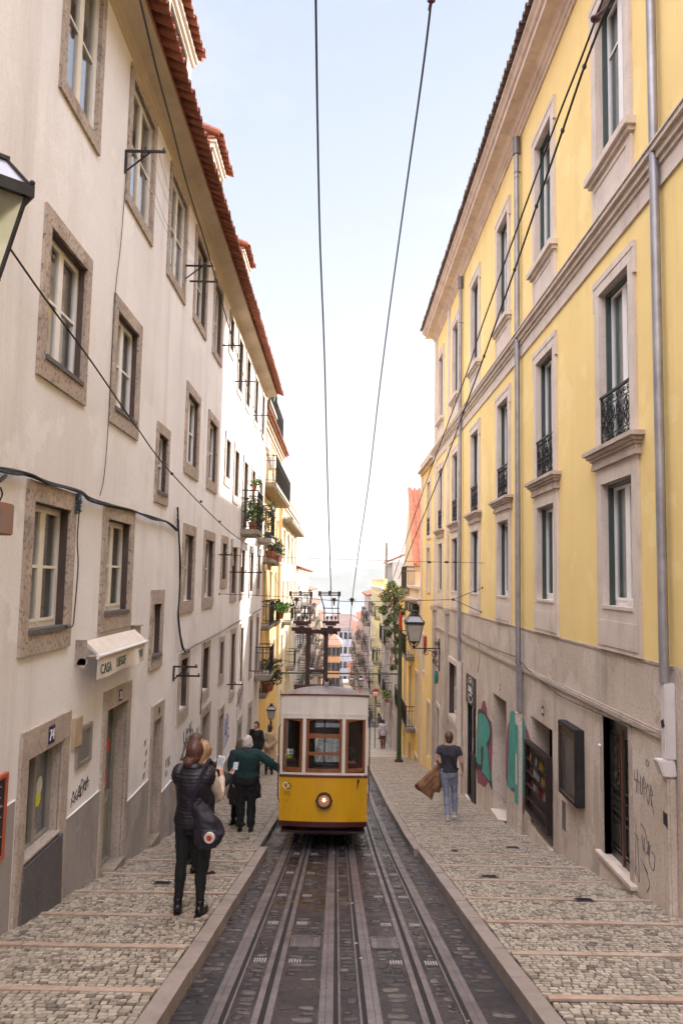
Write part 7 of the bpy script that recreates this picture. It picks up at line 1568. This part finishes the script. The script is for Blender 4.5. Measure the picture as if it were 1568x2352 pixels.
for i, (a, b, Y, l) in enumerate(((1341, 153, 6.8, 'nearest'), (1291, 300, 7.4, 'second'), (1231, 474, 8.3, 'third'), (1181, 620, 9.4, 'fourth'), (1111, 818, 11.4, 'fifth'), (1063.5, 947, 13.4, 'sixth'))):
    m = MB(); c = at(a, b, Y); m.ball(c, (.022, .03, .03), 8, 6); one('wire_clamp', m, cable_m, '%s clamp from the top on the lower wire across the yellow wall' % l, 'clamp', 'clamps on the lower wire over the yellow wall')
# span wires across the street
def span(lab, l, s=.03, r=.006): wire(lab, [q for i in range(len(l) - 1) for q in sag(at(*l[i]), at(*l[i + 1]), s, 8)][:], r, 'span wires across the street', 'span_wire')
a, b = onwall(503, 1364, -2.85), onwall(1060, 1377, 3.1); b = at(1040, 1377, 19.0)
c_ = onwall(1108, 1350, 3.5); d_ = onwall(1105, 1406, 3.5)
wire('main span wire across the street above the tram', [a, at(600, 1368, 18.3), at(690, 1373, 18.6), at(770, 1380, 18.8), at(808, 1382, 18.9), at(900, 1381, 19), b], .008, 'span wires across the street', 'span_wire')
wire('upper arm of the forked end of the main span wire', [b, c_], .008, 'span wires across the street', 'span_wire'); wire('lower arm of the forked end of the main span wire', [b, d_], .008, 'span wires across the street', 'span_wire')
m = MB(); m.ball(b, .035, 8, 6); m.ball(c_, .03, 8, 6); m.ball(d_, .03, 8, 6); m.ball(a, .03, 8, 6); one('wire_eye', m, iron, 'iron eyes and ring at the fork of the main span wire on the yellow wall', 'fitting')
for (x, l) in ((681, 'leftmost'), (767, 'second'), (808, 'third'), (908, 'rightmost')):
    m = MB(); c = at(x, 1378, 18.8); m.tube([c + Vector((-.09, 0, 0)), c + Vector((.09, 0, 0))], .012, 6); m.box(c.x - .045, c.x + .045, c.y - .03, c.y + .03, c.z - .03, c.z + .05); m.tube([c, c - Vector((0, 0, .14))], [.03, .012], 8); one('wire_hanger', m, rust, '%s hanger on the main span wire' % l, 'hanger', 'hangers on the main span wire')
wire('thin wire across the street in front of the ochre house balconies', sag(onwall(500, 1274, -2.85), onwall(1110, 1293, 3.5), .02), .006, 'span wires across the street', 'span_wire')
for (x, l) in ((985, 'left'), (1025, 'middle'), (1045, 'right')):
    c = at(x, 1291, 19.5); m = MB(); m.ball(c, (.06, .03, .03), 8, 6); one('wire_strainer', m, iron, '%s strainer on the thin wire beside the yellow wall' % l, 'strainer', 'strainers on the thin wire')
for k, (ya, za, yb) in enumerate(((40, -4.2, 40), (52, -5.0, 54), (70, -7.5, 72), (60, -4.6, 66), (85, -9, 88), (95, -9.4, 99), (110, -12.5, 112))):
    wire('thin distant wire number %s across the lower street' % ['one', 'two', 'three', 'four', 'five', 'six', 'seven'][k], sag((-3.2, ya, za), (3.4, yb, za - .1), .25), .012, 'distant span wires', 'span_wire')
for (x, y0, z0, y1, z1, l) in ((-1.2, 32, -.8, 110, -12, 'left'), (.6, 45, -3.2, 140, -15.5, 'middle'), (1.7, 40, -1.6, 120, -12.4, 'right')):
    wire('distant contact wire running down the street, %s one' % l, sag((x, y0, z0), (x * .8, y1, z1), .3), .011, 'distant contact wires')
# clothes line brackets on the white wall
def bracket(pw, tip, lab, drop=.45, w_=.022, diag=True):
    W0 = onwall(*pw, -2.85); m = MB(); ln = tip
    m.box(W0.x, W0.x + ln, W0.y - w_ / 2, W0.y + w_ / 2, W0.z - .015, W0.z + .015)
    if diag: m.box(W0.x, W0.x + .03, W0.y - w_ / 2, W0.y + w_ / 2, W0.z - drop, W0.z - .015); m.tube([(W0.x + .02, W0.y, W0.z - drop + .03), (W0.x + ln * .62, W0.y, W0.z - .01)], .012, 6)
    m.tube([(W0.x + ln * .5, W0.y, W0.z), (W0.x + ln * .5, W0.y, W0.z + .06)], .012, 6); m.tube([(W0.x + ln * .95, W0.y, W0.z), (W0.x + ln * .95, W0.y, W0.z + .05)], .012, 6)
    o = one('clothes_line_bracket', m, iron, lab, 'bracket', 'clothes line brackets on the white wall'); return W0
w0 = bracket((288, 347), .52, 'uppermost black iron bracket beside the second top window of the white building', .30)
w1 = bracket((423, 610), .52, 'iron bracket with strut beside the third top window', .28); w2 = bracket((436, 646), .52, 'plain iron arm just below the strutted bracket', .0, diag=False)
bracket((510, 793), .50, 'slim iron arm beside the sixth top window', diag=False); bracket((541, 876), .55, 'slim iron arm between far top windows', diag=False); bracket((582, 954), .55, 'farthest slim iron arm near the ochre house', diag=False)
bracket((398, 1531), .42, 'iron arm over the low window beside the cable drop', .25); bracket((405, 1552), .42, 'shorter iron arm under the one at the low window', diag=False); bracket((521, 1572), .42, 'iron arm beside the tall low window, over the doorways', diag=False); bracket((573, 1541), .45, 'farthest low iron arm before the ochre house', diag=False)
bracket((527, 1314), .85, 'long thin iron arm below the roller shutters', diag=False); bracket((504, 1274), .3, 'small iron hook near the far narrow window', diag=False)
for i in range(4):
    p0 = w0 + Vector((.12 + .1 * i, 0, .03)); p1 = w1 + Vector((.12 + .1 * i, 0, .03)); wire('thin clothes line %s between the upper brackets' % ['one', 'two', 'three', 'four'][i], sag(p0, p1, .25 + .1 * (i % 2)), .0028, 'clothes lines', 'clothes_line', m_=mat('line_grey', (.25, .24, .23), .7), seg=4)
# bundle of black cables along the white wall
cb = thing('cable_bundle', 'bundle of black cables sagging along the white wall and dropping between the windows', 'cable', onwall(200, 1140, -2.82))
key = [(-20, 1078), (30, 1083), (75, 1092), (113, 1112), (185, 1128), (215, 1150), (300, 1172), (350, 1190), (385, 1200), (408, 1218)]
for k in range(4):
    m = MB(); pts = [onwall(a, b, -2.80) + Vector((random.uniform(-.015, .015), 0, random.uniform(-.022, .022))) for a, b in key]; m.tube(smoothpath(pts, 5), .011, 5); obj('cable_strand', m, cable_m, cb, smooth=True)
for k in range(3):
    m = MB(); pts = [onwall(a, b, -2.80) + Vector((random.uniform(-.01, .01), random.uniform(-.012, .012), 0)) for a, b in ((409, 1165), (412, 1235), (414, 1300), (412, 1365), (410, 1420), (418, 1480), (425, 1497))]; m.tube(smoothpath(pts, 5), .014, 5); obj('cable_strand', m, cable_m, cb, smooth=True)
key2 = [(425, 1497), (450, 1483), (480, 1466), (510, 1452), (540, 1432), (570, 1415), (600, 1398)]
for k in range(3):
    m = MB(); pts = [onwall(a, b, -2.80) + Vector((0, random.uniform(-.02, .02), random.uniform(-.025, .025))) for a, b in key2]; m.tube(smoothpath(pts, 5), .011, 5); obj('cable_strand', m, mat('grey_cable', (.10, .10, .105), .5), cb, smooth=True)
m = MB()
for k in range(9):
    c = onwall(409, 1190, -2.78); a = random.uniform(0, 6.28); rr_ = random.uniform(.06, .16)
    m.tube([c + Vector((.02 * math.cos(t * .9 + a), rr_ * .6 * math.cos(t), rr_ * math.sin(t) - .02 * k)) for t in [q * .5 for q in range(13)]], .004, 4)
obj('cable_coil', m, cable_m, cb); m = MB(); m.tube([onwall(425, 1497, -2.80) + Vector((.05 * math.cos(t), .12 * math.cos(t), .05 * math.sin(t))) for t in [q * .5 for q in range(14)]], .006, 5); obj('cable_coil', m, cable_m, cb)
wire('thin cable dropping along the white wall between the two upper windows', smoothpath([onwall(290, 400, -2.83), onwall(278, 560, -2.83), onwall(264, 690, -2.83), onwall(250, 960, -2.82), onwall(240, 1090, -2.83), onwall(230, 1138, -2.83)]), .005, 'thin cables on the white wall', 'wall_cable')
wire('thin black cable hanging beside the third row window, from the blue brush', smoothpath([onwall(183, 1170, -2.8), onwall(178, 1240, -2.8), onwall(180, 1300, -2.8), onwall(172, 1400, -2.8), onwall(167, 1438, -2.8), onwall(150, 1438, -2.8)]), .007, 'thin cables on the white wall', 'wall_cable')
wire('vertical cable beside the low windows near the doorways', smoothpath([onwall(470, 1475, -2.82), onwall(466, 1560, -2.82), onwall(460, 1640, -2.82)]), .010, 'thin cables on the white wall', 'wall_cable')
m = MB(); c = onwall(181, 1157, -2.79)
for k in range(260):
    z = random.uniform(-.11, .11); a = random.uniform(0, 6.28); r_ = random.uniform(.025, .045)
    m.tube([(c.x, c.y, c.z + z), (c.x + r_ * math.cos(a), c.y + r_ * math.sin(a), c.z + z + random.uniform(-.012, .012))], .0022, 3)
one('blue_tuft', m, mat('blue_plastic', (.01, .06, .10), .5), 'dark blue bristly tuft tied to the cables beside the third row window', 'tuft')
m = MB(); W_ = onwall(-12, 1175, -2.7); m.box(W_.x - .12, W_.x + .10, W_.y - .1, W_.y + .13, W_.z - .18, W_.z + .07); one('junction_box', m, mat('box_rusty', (.22, .16, .14), .6, var=(.3, .13, .07), vscale=6), 'grey junction box with rusty edge under the cable bundle at the left edge', 'junction box', bevel=.01)
m = MB(); m.tube(smoothpath([onwall(-20, 1120, -2.75), onwall(5, 1100, -2.72), onwall(14, 1092, -2.75)]), .016, 6); m.tube(smoothpath([onwall(2, 1120, -2.7), onwall(6, 1135, -2.7), onwall(0, 1150, -2.7)]), .008, 6); one('cable_bracket', m, iron, 'dark bent bracket holding the cable bundle at the left edge', 'bracket')
# drooping cable over the stone base of the yellow building
wire('thin cable drooping over the stone base of the yellow building', smoothpath([onwall(*q, 3.47) for q in ((1182, 1508), (1230, 1555), (1280, 1595), (1335, 1622), (1400, 1650), (1460, 1672), (1510, 1685))]), .007, 'cables on the stone base', 'wall_cable')
wire('short cable from the base moulding to the black sign', smoothpath([onwall(*q, 3.47) for q in ((1060, 1455), (1120, 1485), (1182, 1508))]), .008, 'cables on the stone base', 'wall_cable')
wire('thin cable dropping to the black shop sign', smoothpath([onwall(*q, 3.47) for q in ((1100, 1474), (1101, 1510), (1096, 1545))]), .006, 'cables on the stone base', 'wall_cable')
# lanterns
upper_gl = mat('upper_lantern_glass', (.30, .30, .36), .25)
def lantern(c, s, lab, mats=(iron,), bracket=None, lit=False, glassm=None, rz=0):
    t = thing('street_lantern', lab, 'lantern', c); c = Vector(c); Mz = Matrix.Rotation(rz, 3, 'Z')
    def sq(z, h): return [c + Mz @ Vector((x * h * s, y * h * s, z * s)) for x, y in ((-1, -1), (1, -1), (1, 1), (-1, 1))]
    def fr(m, z0, h0, z1, h1, r):
        a, b = sq(z0, h0), sq(z1, h1)
        for i in range(4): m.tube([a[i], b[i]], r * s, 5)
    def ringm(m, z, h, hh, t_):
        a = sq(z, h); b = sq(z + hh, h); ai = sq(z, h - t_); bi = sq(z + hh, h - t_)
        for i in range(4):
            j = (i + 1) % 4; m.hull8([a[i], a[j], ai[j], ai[i], b[i], b[j], bi[j], bi[i]])
    m = MB(); fr(m, 0, .17, .62, .29, .016); ringm(m, -.03, .18, .035, .05); ringm(m, .575, .325, .085, .07); fr(m, .65, .31, .86, .17, .014); ringm(m, .85, .19, .03, .06)
    m.tube([c + Vector((0, 0, z * s)) for z in (.87, .90, .97, 1.0, 1.04, 1.05)], [q * s for q in (.17, .12, .10, .13, .12, .03)], 12)
    for i, p in enumerate(sq(.65, .31)): m.ball(p + Vector((0, 0, .03 * s)), .022 * s, 6, 5)
    m.tube([c + Vector((0, 0, z * s)) for z in (-.26, -.2, -.12, -.03)], [q * s for q in (.02, .05, .025, .12)], 10)
    for i, p in enumerate(sq(-.03, .17)): m.tube(smoothpath([p, p.lerp(c + Vector((0, 0, -.2 * s)), .5) + Vector((0, 0, -.05 * s)), c + Vector((0, 0, -.2 * s))], 4), .012 * s, 5)
    obj('lantern_frame', m, iron, t)
    m = MB(); a, b, d_, e = sq(0, .165), sq(.6, .285), sq(.65, .30), sq(.86, .165)
    for i in range(4): j = (i + 1) % 4; m.face([a[i], a[j], b[j], b[i]])
    obj('lantern_glass', m, glassm, t); m = MB()
    for i in range(4): j = (i + 1) % 4; m.face([d_[i], d_[j], e[j], e[i]])
    obj('upper_glass', m, upper_gl, t); return t
frost = mat('frosted_glass', (.62, .60, .56), .3, var=(.5, .48, .44), vscale=4); frost.node_tree.nodes['Principled BSDF'].inputs['Transmission Weight'].default_value = .55
sheet = mat('lantern_glass_bright', (.93, .95, .82), .3, var=(.75, .77, .5), vscale=6); sheet.node_tree.nodes['Principled BSDF'].inputs['Transmission Weight'].default_value = .85
lc = at(801, 1010, 24); 
L1 = at(797, 1354, 24.5) if False else at((1400 + 800 * .3189) / 1.7418, (2150 + 1300 * .3189) / 1.7418, 25.9)
wl = lantern((L1.x, L1.y, L1.z), 1.0, 'wrought iron lantern on a scrolled bracket from the yellow building', glassm=frost)
m = MB(); zb = L1.z - .25; xa = 3.5; ya = L1.y
m.box(L1.x - .08, xa, ya - .02, ya + .02, zb - .01, zb + .025); m.box(xa - .05, xa - .02, ya - .02, ya + .02, zb - .75, zb + .35)
arc = smoothpath([(L1.x + .35, ya, zb - .02), (L1.x + .75, ya, zb - .15), (xa - .25, ya, zb - .42), (xa - .03, ya, zb - .62)]); m.tube(arc, .016, 6)
Wy = WF(1, 0)
class XZ:
    def p(s, u, v, w=0): return Vector((u, ya + w, v))
for (cx_, cz_, r_, ph, dn) in ((L1.x + .42, zb - .14, .10, 1.5, 1), (L1.x + .72, zb - .12, .08, 1.5, -1), (L1.x + .95, zb - .14, .10, 0, 1), (xa - .2, zb - .18, .12, 1.0, -1), (xa - .15, zb - .42, .09, 2.0, 1), (xa - .12, zb + .18, .08, -1.5, 1)): scroll(m, XZ(), cx_, cz_, r_, 1.5, ph, dn, 0, .013)
for k in range(3): m.tube(smoothpath([(xa - .06 - .05 * k, ya, zb + .02), (xa - .07 - .06 * k, ya, zb + .2), (xa - .13 - .06 * k, ya, zb + .36 - .05 * k)]), .007, 5)
obj('scroll_bracket', m, iron, wl)
# big lantern cut by the left edge
lc = at(-66, 440, 4.3)
lantern((lc.x, 4.3, lc.z - .53), .85, 'dark iron lantern with bright glass cut off by the left edge of the picture', glassm=sheet, rz=R(42))
# lamp by the far left corner and the distant ones
for (x, y, z, l) in ((-2.35, 27.6, -5.0, 'small lantern on a pole at the corner of the ochre house'), (2.2, 70, -9.6, 'distant lantern on the right, nearer one'), (1.6, 84, -11.4, 'distant lantern on the right, farther one'), (-2.0, 60, -7.6, 'round pale distant lantern seen through the tram mast')):
    t = lantern((x, y, z), .85 if y > 30 else .5, l, glassm=frost)
    m = MB()
    if y < 30: m.tube([(x, y, z - .12), (x, y, PT(y))], .045, 10)
    else: s_ = 1 if x > 0 else -1; m.box(min(x, s_ * 3.3), max(x, s_ * 3.3), y - .02, y + .02, z - .24, z - .20); m.tube([(x + s_ * .4, y, z - .24), (s_ * 3.3, y, z - .7)], .02)
    obj('lamp_arm', m, iron, t)
# road signs
def roundsign(x, y, z, r, lab, kind=0):
    t = thing('road_sign', lab, 'road sign', (x, y, z)); m = MB()
    m.prism([(x + r * math.cos(2 * math.pi * k / 24), y, z + r * math.sin(2 * math.pi * k / 24)) for k in range(24)], (0, .02, 0)); p = obj('sign_plate', m, mat('sign_red', (.40, .03, .03), .5), t)
    m = MB(); m.box(x - r * .7, x + r * .7, y - .006, y - .001, z - r * .16, z + r * .16); obj('white_bar', m, white_e, p)
    if kind: 
        m = MB()
        for k in range(5): m.box(x - r * .6 + k * r * .27, x - r * .45 + k * r * .27, y - .006, y - .001, z - r * .75, z - r * .3 + .04 * (k % 2))
        obj('pasted_stickers', m, white_p, p)
    m = MB(); m.tube([(x, y + .05, z + r), (x, y + .05, P(y))], .035, 8); obj('sign_post', m, zinc, t)
q_ = at(862, 1591, 46.5); roundsign(q_.x, 46.5, q_.z, .24, 'red no-entry sign covered with white stickers on the right kerb', 1)
q_ = at(848, 1562, 80); roundsign(q_.x, 80, q_.z, .33, 'small red no-entry sign at the far end, right of the street'); q_ = at(808, 1553, 110); roundsign(q_.x, 110, q_.z, .35, 'farthest tiny red no-entry sign, in the middle')
# cars parked / van far down
def van(x, y, lab, col):
    t = thing('parked_van', lab, 'van', (x, y, P(y))); z = P(y) + .0; m = MB()
    m.hull8([(x - .85, y - 2, z + .35), (x + .85, y - 2, z + .35), (x + .85, y + 2, z + .2), (x - .85, y + 2, z + .2), (x - .78, y - 1.9, z + 1.25), (x + .78, y - 1.9, z + 1.25), (x + .78, y + 2, z + 1.0), (x - .78, y + 2, z + 1.0)]); obj('body', m, col, t, bevel=.12)
    m = MB(); m.hull8([(x - .76, y - 1.7, z + 1.2), (x + .76, y - 1.7, z + 1.2), (x + .76, y + 1.2, z + 1.0), (x - .76, y + 1.2, z + 1.0), (x - .62, y - 1.4, z + 1.85), (x + .62, y - 1.4, z + 1.85), (x + .62, y + .7, z + 1.7), (x - .62, y + .7, z + 1.7)]); obj('cabin', m, col, t, bevel=.08)
    m = MB(); m.hull8([(x - .58, y - 1.66, z + 1.28), (x + .58, y - 1.66, z + 1.28), (x + .58, y - 1.6, z + 1.28), (x - .58, y - 1.6, z + 1.28), (x - .52, y - 1.5, z + 1.7), (x + .52, y - 1.5, z + 1.7), (x + .52, y - 1.4, z + 1.7), (x - .52, y - 1.4, z + 1.7)]); obj('rear_window', m, glass_far, t)
    for sx in (-1, 1):
        for sy in (-1.3, 1.3): m = MB(); m.tube([(x + sx * .72, y + sy, z + .3 - sy * .05), (x + sx * .88, y + sy, z + .3 - sy * .05)], .3, 14); obj('wheel', m, iron, t)
        m = MB(); m.box(x + sx * .7 - .06, x + sx * .7 + .06, y - 2.04, y - 1.96, z + .75, z + .95); obj('tail_light', m, mat('tail_red', (.3, .02, .02), .3), t)
van(-1.6, 100, 'pale van far down the street, seen through the tram mast', white_p)
# hanging red decorations
for (px_, py_, Y, lab) in ((1600.5 / 1.0, 0, 0, ''),) [:0]: pass
def redtube(px0, py0, px1, py1, Y, lab, mt):
    a, b = at(px0, py0, Y), at(px1, py1, Y); m = MB(); n = 10
    m.tube([a.lerp(b, i / n) for i in range(n + 1)], [.03 + .025 * math.sin(math.pi * i / n) + .012 * (i % 2) for i in range(n + 1)], 8); one('hanging_decoration', m, mt, lab, 'decoration')
rd = mat('red_fabric', (.38, .02, .02), .6)
cc = lambda x, y: ((1400 + x * .3189) / 1.7418, (2150 + y * .3189) / 1.7418)
redtube(*cc(630, 925), *cc(625, 1165), 31, 'long red fabric tube hanging by the green pole', rd); redtube(*cc(945, 1235), *cc(935, 1450), 27, 'red fabric tube hanging under the lantern bracket', rd)
redtube(*cc(1075, 1670), *cc(1080, 1835), 22.9, 'teal fabric hanging on the wall by the low window of the yellow building', mat('teal_cloth', (.02, .16, .14), .7))
# haze
b = MB(); b.box(-5000, 5000, -60, 4800, -62, 95)
hz_ = obj('haze', b, mat('haze_air', (1, 1, 1)))
hz_['kind'] = 'stuff'
hm = MAT['haze_air']; n_ = hm.node_tree.nodes; n_.remove(n_['Principled BSDF']); pv = n_.new('ShaderNodeVolumePrincipled')
pv.inputs['Color'].default_value = (.69, .715, .76, 1); pv.inputs['Density'].default_value = .00017; pv.inputs['Anisotropy'].default_value = 0
hm.node_tree.links.new(pv.outputs[0], n_['Material Output'].inputs['Volume'])

bpy.data.scenes.remove(TX_)
